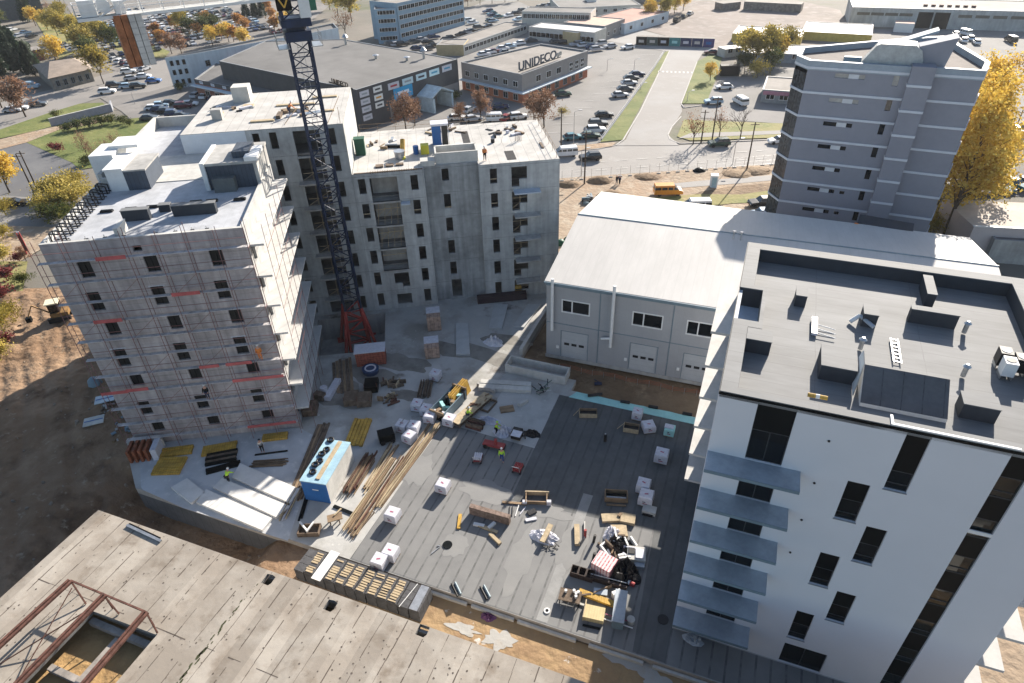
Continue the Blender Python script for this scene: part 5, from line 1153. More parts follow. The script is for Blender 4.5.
# prefabricated stair / trough units near the hall
def pq(name, label, cat, pts, z0, z1, m, part='slab', z=None):
    P = [G(x,y,z if z is not None else z1) for x,y in pts]; c = sum(P, Vector())/len(P); t = thing(name, label, cat, (c.x,c.y,z0), 0)
    MB().prism([(p.x-c.x,p.y-c.y) for p in P], 0, z1-z0).build(part, m, t); return t
def Fq(F, x0, y0, x1, y1): return [tuple(F.w(a,b)[:2]) for a,b in ((x0,y0),(x1,y0),(x1,y1),(x0,y1))]
def fbox(F, name, label, cat, x0, y0, x1, y1, z0, z1, m, part='slab'):
    t = fthing(name, label, cat, F, (x0+x1)/2, (y0+y1)/2, z0); MB().box(-(x1-x0)/2,-(y1-y0)/2,0,(x1-x0)/2,(y1-y0)/2,z1-z0).build(part, m, t); return t
t = fthing('precast_trough', 'open precast concrete trough on the podium corner beside the brown trench', 'trough', FW, -19.7, 25.9, .02)
L_ = 3.6; 
MB().box(-L_,-.95,0,L_,-.8,1.1).build('side_wall', conc_white, t); MB().box(-L_,.8,0,L_,.95,1.1).build('side_wall', conc_white, t); MB().box(-L_,-.8,0,-L_+.15,.8,1.1).build('end_wall', conc_white, t); MB().box(L_-.15,-.8,0,L_,.8,1.1).build('end_wall', conc_white, t); MB().box(-L_+.15,-.8,0,L_-.15,.8,.12).build('floor', conc, t)
fbox(FW,'precast_wall','long low precast parapet wall running towards the hall along the podium edge','wall', -22.9,28.6,-22.5,38.4,0,1.0,conc_white,'wall')
t = planks('precast_slabs','stack of long precast slabs with a reddish edge in front of the trough','slabs', (480,386),(530,389),1.6,.5,2,conc_white)
planks('precast_slabs','shorter slab with reddish edge leaning out of the long slab stack','slabs', (480,384),(497,391),1.0,.45,2,conc)
t = at('bush_pile','greenish coil heap of cables beside the end of the slab stack','cable heap', 541, 392)
for k in range(22):
    a = random.uniform(0,6.3); b = MB(); p = Vector((random.uniform(-.7,.7),random.uniform(-.5,.5),random.uniform(.1,.8)))
    q = p+Vector((random.uniform(-.8,.8),random.uniform(-.8,.8),random.uniform(-.3,.5))); b.tube(p,q,.05,5); b.build('cable', random.choice([mat('green_hose',(0.10,0.16,0.13),.6), black_p, steel]), t)
t = at('broken_slab','small timber panel lying on the pale screed left of the crate','panel', 507,409.5,.02,rz=rad(10)); MB().box(-.75,-.5,0,.75,.5,.12).build('panel', timber, t)
t = at('concrete_block','small white concrete block on the screed above the tools','block', 523,404,.02,rz=rad(40)); MB().box(-.6,-.2,0,.6,.2,.4).build('block', conc_white, t)
t = at('formwork_box','low dark timber frame on the screed right of the bench','frame', 488,406,.02,rz=rad(60)); 
for a in ((-1,-.6,1,-.5),(-1,.5,1,.6),(-1,-.5,-.9,.5),(.9,-.5,1,.5)): MB().box(a[0],a[1],0,a[2],a[3],.25).build('frame_board', timber_dark, t)
t = at('tool_heap','black bags and hoses scattered right of the black sided crate','tools', 532,434); crumple(t, .9, .6, .4, black_p, 13); MB().bar((-1.4,-.9,.05),(-.3,-.4,.05),.1).build('hose', black_p, t); MB().bar((-.4,-.9,.05),(-.9,.1,.05),.12).build('hose', black_p, t)
t = at('white_sacks','pile of white sacks beside the worker on the screed','sacks', 503,432); crumple(t, 1.0, .9, .7, foil, 21)
t = at('white_sheet','crumpled pale foil sheet lying behind the worker on the screed','foil', 489,421); crumple(t, 1.2, .6, .4, paint('blue_white_foil',(0.42,0.44,0.52),.4), 7)
# trolley carts
def cart(label, x, y, rz, load):
    t = at('roofing_trolley', label, 'trolley', x, y, .02, rz, 'red roofing trolleys on the membrane')
    MB().box(-.55,-.4,.3,.55,.4,.36).build('tray', redp, t)
    for sx in (-.45,.45):
        for sy in (-.4,.4): MB().tube((sx,sy-.04,.15),(sx,sy+.04,.15),.15,10).build('wheel', black_p, t)
    b = MB(); b.bar((-.55,-.35,.36),(-.75,-.35,1.1),.05); b.bar((-.55,.35,.36),(-.75,.35,1.1),.05); b.bar((-.75,-.35,1.1),(-.75,.35,1.1),.05); b.build('handle', steel, t)
    for k in range(4): MB().tube((-.4,-.3+k*.2,.45),(.5,-.3+k*.2,.45),.1,8).build('load', load, t)
cart('red trolley with white rolls, left of the kneeling worker', 478, 460, rad(80), foil)
cart('red trolley with red bottle, right of the worker on the membrane', 518, 470, rad(70), redp)
t = at('red_burner_cart','red gas cart standing behind the worker in yellow on the membrane','gas cart', 496,448,.02,rad(-20)); MB().box(-1.3,-.35,.35,.9,.35,.55).build('frame', redp, t)
for sx in (-1,.7): MB().tube((sx,-.4,.25),(sx,.4,.25),.25,10).build('wheel', black_p, t)
MB().tube((0,0,.55),(0,0,1.2),.16,10).build('gas_bottle', redp, t)
# timber formed upstands and heaps
t = at('timber_upstand','long low block upstand with boards thrown behind it in the middle of the membrane','upstand', 490,518,.02,FW.a)
MB().box(-1.9,-.2,0,1.9,.25,.95).build('block_wall', mat('upstand_blocks',(0.22,0.16,0.13),.9,var=.35,scale=3), t)
for k,(x,y,a,l) in enumerate(((-2.4,-1.3,1.9,1.6),(0.3,-1.2,-.1,1.9),(-.6,-1.1,.1,1.0),(1.3,-2.0,-.5,1.4),(.5,-.8,1.2,.8))): MB().obox((x,y),a,l,.3,0,.12+.03*k).build('board', yellow_f if k==0 else (timber_pale if k%2 else white_p), t)
def heap(name, label, cat, x, y, items, rz=0, z=.02):
    t = at(name, label, cat, x, y, z, rz)
    for (nm, cx, cy, a, l, wd, h0, h1, m) in items: MB().obox((cx,cy), a, l, wd, h0, h1).build(nm, m, t)
    return t
heap('timber_crate','small open timber frame with a white edge at the border of the shadow','frame',537,500,[('board',-0,.6,0,2.2,.12,0,.5,timber_pale),('board',0,-.5,0,1.9,.1,0,.4,timber),('board',-1,0,1.57,1.2,.1,0,.45,timber),('board',.9,0,1.57,1.2,.1,0,.45,timber),('block',1.1,-.5,0,.4,.3,0,.5,foil),('block',-1.1,-.5,0,.4,.3,0,.4,foil)],FW.a+.3)
heap('board_litter','brown board and thin laths scattered left of the timber frame','boards',516,507,[('board',-.1,.4,-.15,2.3,.22,0,.12,timber),('lath',.1,-.4,1.3,1.4,.07,0,.08,white_p),('lath',-.6,-.5,1.5,1.1,.06,0,.08,black_p),('lath',-.35,-.5,1.5,1.1,.06,0,.08,black_p),('lath',.6,-.5,1.0,1.0,.08,0,.1,foil),('scrap',1.4,-.7,.5,.8,.5,0,.15,black_p),('scrap',1.3,-1.5,.2,1.0,.3,0,.12,foil)])
t = at('foil_heap','heap of white plastic sheeting with a pale board across it','foil heap',544,537); crumple(t, 1.25, .75, .4, foil, 3); MB().obox((.2,.1),1.5,2.0,.45,.45,.55).build('board', timber_pale, t)
t = at('cable_heap','tangle of black wire in front of the white plastic heap','wire', 552,548)
for k in range(12):
    b = MB(); p = Vector((random.uniform(-.6,.6),random.uniform(-.3,.3),random.uniform(.02,.2))); b.tube(p, p+Vector((random.uniform(-.5,.5),random.uniform(-.4,.4),.1)), .035, 4); b.build('wire', black_p, t)
def post(label, x, y, m, lean=0): 
    t = at('membrane_roll', label, 'roll', x, y, .02, group='upright rolls and boards on the sunlit membrane'); MB().tube((0,0,0),(lean,0,.95),.12,10).build('roll', m, t)
post('dark red roll standing upright beside the pale board', 585,537,redp)
post('black roll standing upright right of the dark red roll', 593.5,542,black_p,.1)
post('black roll standing upright nearest the pink striped pallet', 593,560,black_p,.1)
heap('pale_board','pale plywood strip lying left of the dark red roll','board',577,536,[('board',0,0,1.5,2.1,.45,0,.3,timber_pale),('lath',.7,.5,1.45,1.8,.1,0,.2,conc_white)])
t = at('crate','open timber crate frame with pipes at the shadow edge','crate',616,498,.02,FW.a+.25)
for a in ((-1.3,-.7,1.3,-.62),(-1.3,.6,1.3,.68),(-1.3,-.62,-1.2,.6),(1.2,-.62,1.3,.6)): MB().box(a[0],a[1],0,a[2],a[3],.7).build('crate_board', timber, t)
for k in range(2): MB().tube((-1.1,-.3+k*.45,.4),(1.1,-.3+k*.45,.4),.14,8).build('pipe', clad_dark if k else steel, t)
MB().box(-1.1,-1.2,0,1.1,-1.0,.15).build('loose_board', timber, t)
heap('board_stack','bright plywood sheets lying in two piles in the sun, the farthest of the litter','boards',619,520,[('sheet',-.9,.1,.1,1.8,1.0,0,.3,timber_pale),('sheet',.9,.0,-.2,1.5,1.2,0,.4,timber_pale),('sheet',-.1,-1.5,.05,1.6,1.4,0,.25,timber_pale),('gap',.1,.4,.9,.5,.3,.3,.45,timber)],FW.a+.3)
t = at('rubbish_heap','black bags and timber scraps between the plywood and the pink striped pallet','rubbish',620,547); crumple(t, 1.3, .9, .7, black_p, 9); crumple(t, .8, .9, .5, foil, 11, loc=(-.9,1.0,0)); 
for i in range(16): MB().obox((random.uniform(-1.5,1.2),random.uniform(-1.3,1.3)), random.uniform(0,3), random.uniform(.4,1.2), .15, .02, random.uniform(.15,.6)).build('scrap', random.choice([timber,foil,timber_dark,white_p]), t)
t = at('tool_table','open white site box with dark tools and foil right of the black bags','box',636,557,.02,FW.a+.2); MB().box(-1.0,-.9,0,1.0,.9,.7).build('box', conc_white, t); MB().box(-.9,-.2,.7,-.2,.6,.8).build('dark_tray', black_p, t); MB().box(-.1,-.7,.7,.8,.5,.85).build('foil', foil, t); MB().box(-.2,-1.5,0,.9,-.95,.4).build('grey_cover', tin, t)
t = at('striped_pallet','cube of red and white striped packs at the centre of the material litter','pallet goods',604,570,.02,FW.a-.25)
MB().box(-.95,-.85,.1,.95,.85,1.35).build('striped_packs', mat('red_white_stripes',(0.62,0.50,0.50),.6,var=.05,seams=[(0,.3,.12,0)],seamc=.35), t); MB().box(-.85,-.75,0,.85,.75,.1).build('pallet', timber, t)
mm = MATS['red_white_stripes']; 
for n_ in mm.node_tree.nodes:
    if n_.type == 'MIX' and n_.blend_type == 'MULTIPLY': n_.inputs[7].default_value = (0.55,0.10,0.14,1)
t = at('black_tarpaulin','large black tarpaulin bag right of the striped pallet','tarpaulin',622,573); crumple(t, 1.6, 1.3, 1.1, black_p, 5)
t = at('red_can','small red and white can lying right of the tarpaulin','can',631,585,.02,-.6); MB().tube((-.3,0,.2),(.3,0,.2),.2,10).build('can', redp, t); MB().tube((-.31,0,.2),(-.1,0,.2),.205,10).build('white_end', white_p, t)
t = at('steel_trough','pair of dark open boxes in a row below the striped pallet','boxes',586,577,.02,FW.a)
for k in range(3): 
    x = -1.2+k*.8; b = MB(); b.box(x-.38,-.5,0,x+.38,-.44,.75); b.box(x-.38,.44,0,x+.38,.5,.75); b.box(x-.38,-.44,0,x-.32,.44,.75); b.box(x+.32,-.44,0,x+.38,.44,.75); b.box(x-.32,-.44,0,x+.32,.44,.1); b.build('open_box', mat('dark_brown_box',(0.045,0.03,0.025),.6), t)
t = at('steel_trough','dark plank rack right of the open boxes','rack',608,585,.02,FW.a); MB().box(-1.5,-.1,0,1.5,.1,.5).build('rack_board', mat('dark_brown_box',(0,0,0)), t); MB().bar((-1.5,.2,.5),(1.4,.3,.55),.05).build('rail', white_p, t)
t = at('generator_trolley','dark wheeled table with white canisters and a long shadow at the podium front','trolley',570,600,.02,FW.a+.1)
MB().box(-1.1,-.7,.7,1.1,.7,.8).build('table_top', timber_dark, t)
for sx in (-1,.9):
    for sy in (-.6,.5): MB().box(sx,sy,0,sx+.1,sy+.1,.7).build('leg', clad_dark, t)
for k,(x,y) in enumerate(((-.5,.3),(.3,.5),(.55,.25),(.75,.45),(.6,-.1))): MB().tube((x,y,.8),(x,y,1.1),.15,8).build('canister', white_p, t)
for k in range(3): MB().bar((-.8+k*.6,-.9,0),(-.6+k*.6,-.6,.7),.04).build('prop', steel, t)
heap('plank_heap','yellow planks and steel sheets under the striped pallet, with a white bucket','planks',597,601,[('plank',0,.2,-.45,4.4,.7,.1,.45,yellow_f),('plank',-2.4,-.2,-.4,3.2,.25,0,.2,conc_white),('sheet',.5,.9,-.2,1.6,.8,.3,.5,tin),('plank',.8,1.2,.4,2.4,.12,.1,.6,timber),('plank',-1.3,.6,.1,1.4,.2,.3,.5,timber_dark),('bucket',2.4,.3,.4,1.1,1.0,0,.9,white_p)])
t = at('timber_box','pale wooden box of planks at the front of the litter','timber box',594,616,.02,FW.a+.1); MB().box(-1.3,-.9,0,1.3,1.0,.75).build('box', mat('pale_yellow_timber',(0.52,0.43,0.24),.8,var=.1,seams=[(0,.35,.04,0)],seamc=.7), t); MB().box(-1.35,-1.0,0,-1.22,1.6,.85).build('side_board', timber_pale, t); MB().box(-1.2,-1.75,0,1.0,-1.5,.2).build('loose_board', clad_dark, t)
t = at('steel_cabinet','long blue grey metal cabinet standing at the shadow edge by the podium front','cabinet',619,613,.02,FW.a-1.45+3.14159/2*0); 
MB().box(-1.9,-.6,0,1.9,.6,1.3).build('cabinet', trim_blue, t); MB().box(-1.95,-.65,1.3,1.95,.65,1.38).build('lid', tin, t)
t = at('steel_rack','pale steel rack with pink straps in front of the metal cabinet','rack',618,625,.02,FW.a); MB().bar((-1.6,0,.3),(1.6,0,.3),.1).build('rail', white_p, t); MB().bar((-1.6,.5,.5),(1.3,.5,.5),.08).build('rail', pinkprint, t); MB().tube((1.2,.8,0),(1.2,.8,.6),.45,12).build('drum', conc_white, t)
t = at('gas_bottle','small black cylinder standing alone in the shaded membrane','cylinder',605,441); MB().tube((0,0,0),(0,0,.9),.16,10).build('cylinder', black_p, t); MB().tube((0,0,.9),(0,0,1.0),.08,8).build('valve', steel, t)
def openbox(label, x, y, rz, w_=1.0):
    t = at('open_crate', label, 'crate', x, y, .02, rz); MB().box(-w_,-.6,0,w_,-.54,.7).build('side', timber_pale, t); MB().box(-w_,.54,0,w_,.6,.7).build('side', timber, t); MB().box(-w_,-.54,0,-w_+.06,.54,.7).build('end', timber_pale, t); MB().box(w_-.06,-.54,0,w_,.54,.7).build('end', timber, t); MB().box(-w_+.06,-.54,0,w_-.06,.54,.3).build('contents', black_p, t); MB().bar((-w_-.8,-.3,.1),(-w_,.4,.6),.06).build('leaning_lath', timber_pale, t)
openbox('open crate with black contents at the far left of the shaded membrane', 588,415, FW.a+.3, 1.2)
openbox('open crate with black contents left of the tilted white pallet', 631,430, FW.a+.1, 1.0)
t = at('drain','round dark drain grate on the shaded membrane near the white block','drain',663,619.5,.03); MB().tube((0,0,0),(0,0,.05),.42,16).build('grate', black_p, t)
t = at('drain','dark round stain ring with bent pipes on the sunlit membrane','drain',447.5,545,.03); MB().tube((0,0,0),(0,0,.06),.42,16).build('ring', clad_dark, t); MB().bar((-.9,-1.3,.05),(-.5,-.4,.05),.06).build('pipe', steel, t); MB().bar((-.8,-.4,.05),(-.5,-.3,.05),.06).build('pipe', steel, t)
for x,y,d in ((458,589,'left of two'),(487,592,'right of two')):
    t = at('short_pipe','short grey pipe lying near the podium front edge, '+d,'pipe',x,y,.02,rad(115)); MB().tube((-.6,0,.1),(.6,0,.1),.1,8).build('pipe', trim_blue, t); MB().tube((-.65,.3,.08),(.65,.3,.08),.08,8).build('dark_pipe', clad_dark, t)
t = at('white_ring','small white ring lying on the membrane near the front edge','ring',547,611,.03); MB().tube((0,0,0),(0,0,.08),.25,12).build('ring', white_p, t); MB().tube((0,0,.081),(0,0,.09),.13,10).build('centre', clad_dark, t)
t = at('grey_bag','pale blue bag by the corner of the white block','bag',693,640,.03); crumple(t, .8, .45, .3, tin, 17)
t = at('purple_bag','purple plastic bag lying in the shaded alley','bag',488,617,ZG+.03); crumple(t, .6, .4, .3, paint('purple_plastic',(0.13,0.05,0.13),.5), 19)

# blue and white site container
p0, p1 = G(*(304.5,500.5),0), G(*(330.5,503.5),0)
p0 = G(304,503,0); p1 = G(331,504,0); q1 = G(354.5,462,0)
ux = (p1-p0); ang = math.atan2((q1-p1).y,(q1-p1).x)
L_ = (q1-p1).length; h_ = zat(326.5,484.5,p1)
t = thing('site_container', 'blue site container with pale blue roof and white long side on the screed', 'container', (p1.x,p1.y,0.02), ang)
Wc = 2.5
b = MB(); b.box(0,0,0,L_,Wc,h_); 
MB().box(0,0.0,.05,.05,Wc,h_-.04).build('blue_end', blue_cont, t); MB().box(.05,.0,.05,L_,.05,h_-.04).build('white_side', conc_white, t); MB().box(L_-.05,.05,.05,L_,Wc,h_-.04).build('blue_end', blue_cont, t); MB().box(.05,Wc-.05,.05,L_-.05,Wc,h_-.04).build('blue_side', blue_cont, t)
MB().box(-.05,-.05,h_-.04,L_+.05,Wc+.05,h_+.06).build('roof', ltblue_cont, t)
MB().box(-.02,.9,h_-1.0,-.003,1.5,h_-.9).build('handle', white_p, t)
tt = thing('roof_plank', 'long pale plank lying along the top of the blue site container', 'plank', t.location+Vector((0,0,h_+.06)), ang); MB().box(.4,.75,0,L_-.1,1.15,.1).build('plank', timber_pale, tt)
for k,l in enumerate((.7,1.6,2.1,3.0,3.6,4.9)):
    c = Vector((l+.4, 1.95 if k%2 else 1.75, 0)); c.rotate(Matrix.Rotation(ang,3,'Z')); tt = thing('tyre', 'black tyre lying on the container roof left of the pale plank', 'tyre', Vector((p1.x,p1.y,h_+.08))+c, ang, 'tyres on the container roof')
    b = MB(); n=12
    for i in range(n):
        a, a2 = 2*math.pi*i/n, 2*math.pi*(i+1)/n; b.tube((.27*math.cos(a),.27*math.sin(a),.1),(.27*math.cos(a2),.27*math.sin(a2),.1),.1,6,cap=False)
    b.build('tyre', black_p, tt)
# items on the front corner
heap('scrap_bin','shallow bin of timber scraps with white boards at the podium front edge','bin',310,532,[('bin_wall',0,-.5,0,1.9,.08,0,.5,timber_dark),('bin_wall',0,.5,0,1.9,.08,0,.5,timber_dark),('bin_end',-.9,0,1.57,.9,.08,0,.5,timber_dark),('bin_end',.9,0,1.57,.9,.08,0,.5,timber_dark),('bin_floor',0,0,0,1.7,.9,0,.1,timber_dark),('board',-.5,.2,2.3,1.4,.15,.4,.6,white_p),('board',.1,.1,1.2,1.1,.12,.5,.65,white_p)])
heap('saw_table','small timber saw table near the beam pile end','table',336,522,[('top',0,0,.3,1.3,.8,.6,.68,timber),('leg',-.4,-.3,.3,.1,.1,0,.6,timber_dark),('leg',.4,-.2,.3,.1,.1,0,.6,timber_dark),('leg',-.5,.2,.3,.1,.1,0,.6,timber_dark),('leg',.3,.4,.3,.1,.1,0,.6,timber_dark),('offcut',.2,.5,1.0,.9,.15,.7,.8,timber_pale)])
# facade panels lying in the front corner
for i,(pts,d) in enumerate(((((187,478),(205,492),(191,503),(171,487)),'leftmost, in the shade'),(((206,489),(272,518),(262,530),(196,502)),'front one of the sunlit panels'),(((222,478),(290,506),(276,517),(213,487)),'middle one of the sunlit panels'),(((240,463),(300,489),(290,503),(232,477)),'rear one of the sunlit panels'))):
    pq('facade_panel','large pale precast panel lying flat in the podium corner, '+d,'panel',pts,.02,.30,mat('pale_panel',(0.58,0.57,0.55),.8,var=.08,scale=.8))
# long thin slabs in the shaded yard
for pts,d in ((((456,323),(468,323),(470,354),(456,354)),'left one, lying straight'),(((494,304),(508,304),(502,328),(489,328)),'middle one near the concrete block'),(((528,304),(541,304),(524,327),(513,326)),'right one near the hall')):
    pq('precast_unit','long grey precast panel lying in the shaded yard, '+d,'panel',pts,.02,.25,mat('grey_panel',(0.42,0.43,0.43),.8,var=.08))
def brickst(label, x, y, rz, h):
    t = at('brick_stack', label, 'brick stack', x, y, .0, rz, 'wrapped brick stacks in the shaded yard'); MB().box(-.85,-1.2,.12,.85,1.2,h).build('bricks', mat('pinkish_bricks',(0.40,0.28,0.22),.8,var=.3,scale=2,seams=[(0,.5,.09,0),(2,.5,.06,0)],seamc=.6), t); MB().box(-.87,-.2,h,.87,1.25,h+.03).build('film', foil, t); MB().box(-.8,-1.1,0,.8,1.1,.11).build('pallet', timber, t)
brickst('taller pinkish brick stack near the concrete block', 434.5, 326, FC.a, 2.1); brickst('shorter pinkish brick stack in front of the taller one', 432.5, 353, FC.a, 1.6)
t = at('sack_pile','white and blue sacks beside the grey panel in the shaded yard','sacks',494,343); crumple(t, 1.2, .9, .8, foil, 23); bags(t,1,blue_cont,.3,.3)
t = at('water_tank','white canister and gas cage near the side balconies','canister',325,394); MB().tube((0,0,.0),(0,0,1.0),.4,12).build('canister', foil, t); MB().box(-.6,-1.2,0,.6,-.5,.8).build('cage', timber_dark, t)
t = at('foil_roll','white tarpaulin roll standing beside the dark posts','roll',333,391,.02,rad(80)); MB().box(-1.7,-.35,0,1.7,.35,.5).build('roll', foil, t)
for x,y,d in ((311,411,'framed, nearest the container'),(352,401,'brown'),(365,402,'grey'),(372,388,'black, nearest the crane')):
    t = at('material_cage','dark material box on the shaded yard, '+d,'box',x,y,0,rad(5),'dark boxes on the shaded yard'); MB().box(-.75,-.9,0,.75,.9,.8).build('box', timber_dark if x<370 else clad_dark, t)
    for sx in (-.7,.65): MB().box(sx,-.85,.8,sx+.06,-.8,1.3).build('post', rust, t)
for x,y,d in ((391,384,'upper'),(390,400,'lower')):
    t = at('scrap_pile','scrap heap of boards and bars in the yard, '+d+' of two','scrap heap',x,y)
    for k in range(12): MB().obox((random.uniform(-1,1.2),random.uniform(-.6,.6)),random.uniform(0,3),random.uniform(.5,1.6),.16,0,random.uniform(.1,.6)).build('scrap', random.choice([timber,timber_dark,rust,timber_pale]), t)
t = at('dark_machine','black compressor standing beside the wrapped pallet cluster','machine',387,440,.0,rad(20)); MB().box(-.8,-.6,.25,.8,.6,1.1).build('body', clad_dark, t); MB().tube((-.5,-.7,.25),(-.5,.7,.25),.25,10).build('wheel', black_p, t); MB().tube((.5,-.7,.25),(.5,.7,.25),.25,10).build('wheel', black_p, t); MB().bar((.8,0,.5),(2.2,.9,1.5),.07).build('drawbar', steel, t)
planks('dark_boards','vertical bundle of brown planks in front of the crane pit','boards', (342,360),(344,392),2.3,.1,6,timber_dark,mats=[timber_dark,timber],jit=.12)
t = at('dark_skip','long dark steel trough standing against the concrete shell','trough',502,300,0,FC.a); MB().box(-3.3,-.5,0,3.3,.5,.9).build('trough', mat('dark_maroon',(0.04,0.025,0.03),.7), t)
t = at('fence_frame','small dark frame with a yellow board by the shell ground floor','frame',520,294,0,FC.a); MB().box(-.7,-.2,0,.2,.2,1.4).build('board', yellow_f, t); MB().box(.25,-.2,0,1.2,-.1,1.2).build('frame', clad_dark, t)

# things in and by the trench
t = at('traffic_barrier','dark brown triangular tripod standing by the hall wall','tripod',598,367,ZG,FH.a); 
for a in (0,2.1,4.2): MB().bar((0,0,1.4),(.6*math.cos(a),.6*math.sin(a),0),.07).build('leg', rust, t)
t = thing('barrier_tape', 'sagging orange net fence strung along the foot of the hall wall', 'net fence', FH.w(2,-1.2,0)+Vector((0,0,ZG)), FH.a)
b = MB()
for k in range(14): b.tube((k*1.3,0,0),(k*1.3,0,.85),.03,4)
b.build('post', steel, t); b = MB()
for k in range(13):
    z0, z1 = .6+.15*math.sin(k*1.7), .6+.15*math.sin((k+1)*1.7)
    for hz in (0,.18,-.2): b.tube((k*1.3,0,z0+hz),((k+1)*1.3,0,z1+hz),.022,4)
b.build('net', mat('orange_net',(0.35,0.09,0.04),.7), t)
t = at('blue_pump','blue pump with hose lying in the trench behind the cyan boards','pump',598,385,ZG,0); MB().tube((-.4,0,.2),(.4,0,.2),.2,8).build('pump', navy, t); MB().bar((.4,0,.2),(-.3,.9,.1),.08).build('hose', navy, t)

# red and white thing: orange jacket on scaffolding etc. -> PEOPLE
def person(label, loc, rz, top, legs, pose='stand', helmet=None, bend=0.0):
    """one continuous body grown from a skeleton; clothes and helmet are children"""
    t = thing('person', label, 'person', loc, rz)
    hip = Vector((0,0,.92)); fwd = Vector((math.sin(bend),0,math.cos(bend)))
    chest = hip+fwd*.40; neck = hip+fwd*.58; head = neck+Vector((math.sin(bend*.7),0,math.cos(bend*.7)))*.17
    J_ = {'hip':(hip,.15),'chest':(chest,.165),'neck':(neck,.06),'head':(head,.105)}
    E_ = [('hip','chest'),('chest','neck'),('neck','head')]
    st = .18 if pose == 'walk' else .05
    for s, nm in ((1,'l'),(-1,'r')):
        sh = chest+Vector((0,s*.19,.06)); el = sh+Vector((.10+.25*math.sin(bend),s*.07,-.27)); wr = el+Vector((.22,-s*.03,-.08 if bend < .5 else -.22)); ha = wr+Vector((.08,0,-.02))
        hp = hip+Vector((0,s*.1,-.03)); kn = hip+Vector((.06+s*st*.5,s*.11,-.46)); an = Vector((s*st-.02,s*.11,.09)); toe = an+Vector((.16,s*.02,-.05))
        for k, v, r in (('sh',sh,.07),('el',el,.05),('wr',wr,.035),('ha',ha,.04),('hp',hp,.1),('kn',kn,.065),('an',an,.045),('toe',toe,.04)): J_[k+nm] = (v, r)
        E_ += [('chest','sh'+nm),('sh'+nm,'el'+nm),('el'+nm,'wr'+nm),('wr'+nm,'ha'+nm),('hip','hp'+nm),('hp'+nm,'kn'+nm),('kn'+nm,'an'+nm),('an'+nm,'toe'+nm)]
    def grow(name, keys, edges, m, gr=1.0, lv=1):
        me = bpy.data.meshes.new(name); idx = {k:i for i,k in enumerate(keys)}
        me.from_pydata([J_[k][0] for k in keys], [(idx[a],idx[b]) for a,b in edges], []); 
        me.materials.append(m)
        o = bpy.data.objects.new(name, me); col.objects.link(o); o.parent = t
        o.modifiers.new('skin','SKIN')
        for k, i in idx.items():
            r = J_[k][1]*gr; me.skin_vertices[0].data[i].radius = (r, r)
        me.skin_vertices[0].data[0].use_root = True; s_ = o.modifiers.new('sub','SUBSURF'); s_.levels = lv; s_.render_levels = lv; return o
    grow('body', list(J_), E_, skin)
    grow('jacket', ['hip','chest','shl','ell','wrl','shr','elr','wrr'], [e for e in E_ if set(e) <= {'hip','chest','shl','ell','wrl','shr','elr','wrr'}], top, 1.18)
    grow('trousers', ['hip','hpl','knl','anl','hpr','knr','anr'], [e for e in E_ if set(e) <= {'hip','hpl','knl','anl','hpr','knr','anr'}], legs, 1.15)
    b = MB(); n = 10
    for k in range(4):
        z0, z1 = k*.035, (k+1)*.035; r0, r1 = .135*math.cos(k*.38), .135*math.cos((k+1)*.38)
        b.tube(head+Vector((0,0,.03+z0)), head+Vector((0,0,.03+z1)), r0, n, r2=r1)
    b.build('helmet', helmet or white_p, t); return t
person('worker in yellow vest bending over at the far end of the pale facade panels', G(229,483,.02), rad(70), hivis, black_p, bend=.7)
person('worker in grey clothes standing in front of the short yellow beam by the scaffolding', G(263,452,.02), rad(-60), steel, black_p, helmet=black_p)
person('worker in yellow vest at the workbench next to the plywood top', G(468,420,.02), rad(20), hivis, navy, bend=.3)
person('worker in yellow vest beside the white sacks on the pale screed', G(496.5,434,.02), rad(-10), hivis, clad_dark, bend=.2, helmet=hivis)
person('worker in yellow vest and blue trousers walking behind the trolleys on the membrane', G(502,461,.02), rad(-90), hivis, mat('work_blue',(0.02,0.05,0.22),.8), 'walk')
person('worker with bare torso and dark trousers standing on the concrete roof', FC.w(-8.9,1.3,18.66), rad(-70), orangef, clad_dark)
person('worker in orange vest crouching over boards on the higher concrete roof', FC.w(-30.8,4.2,24.62), rad(30), orangef, navy, bend=.6)
person('left one of two people in dark clothes on the sand by the road fence', G(616.5,184,ZG), rad(-60), clad_dark, navy)
person('right one of two people in dark clothes on the sand by the road fence', G(619.5,184.5,ZG), rad(-120), navy, clad_dark, 'walk')
person('worker in dark clothes standing on a lower scaffold deck of the left block', FS.w(-7.6,-.7,5.53), rad(-80), clad_dark, navy)
o_ = person('worker in orange jacket on the scaffold near the balcony corner', FS.w(-1.6,-.7,9.53), rad(-80), orangef, orangef)

for o in list(scene.objects):
    lb = o.get('label', '')
    for key, k in (('pale wooden box of planks',.6),('long blue grey metal cabinet',.72),('yellow planks and steel sheets',.68),('cube of red and white striped',.88),('dark wheeled table',.78),('pair of dark open boxes',.8),('open crate with black contents',.78),('bright plywood sheets lying',.85),('open timber crate frame',.8),('long plywood bench',.85),('pale steel rack with pink',.7),('open white site box',.75),('upright rolls',1)):
        if key in lb: o.scale = (k,k,k)

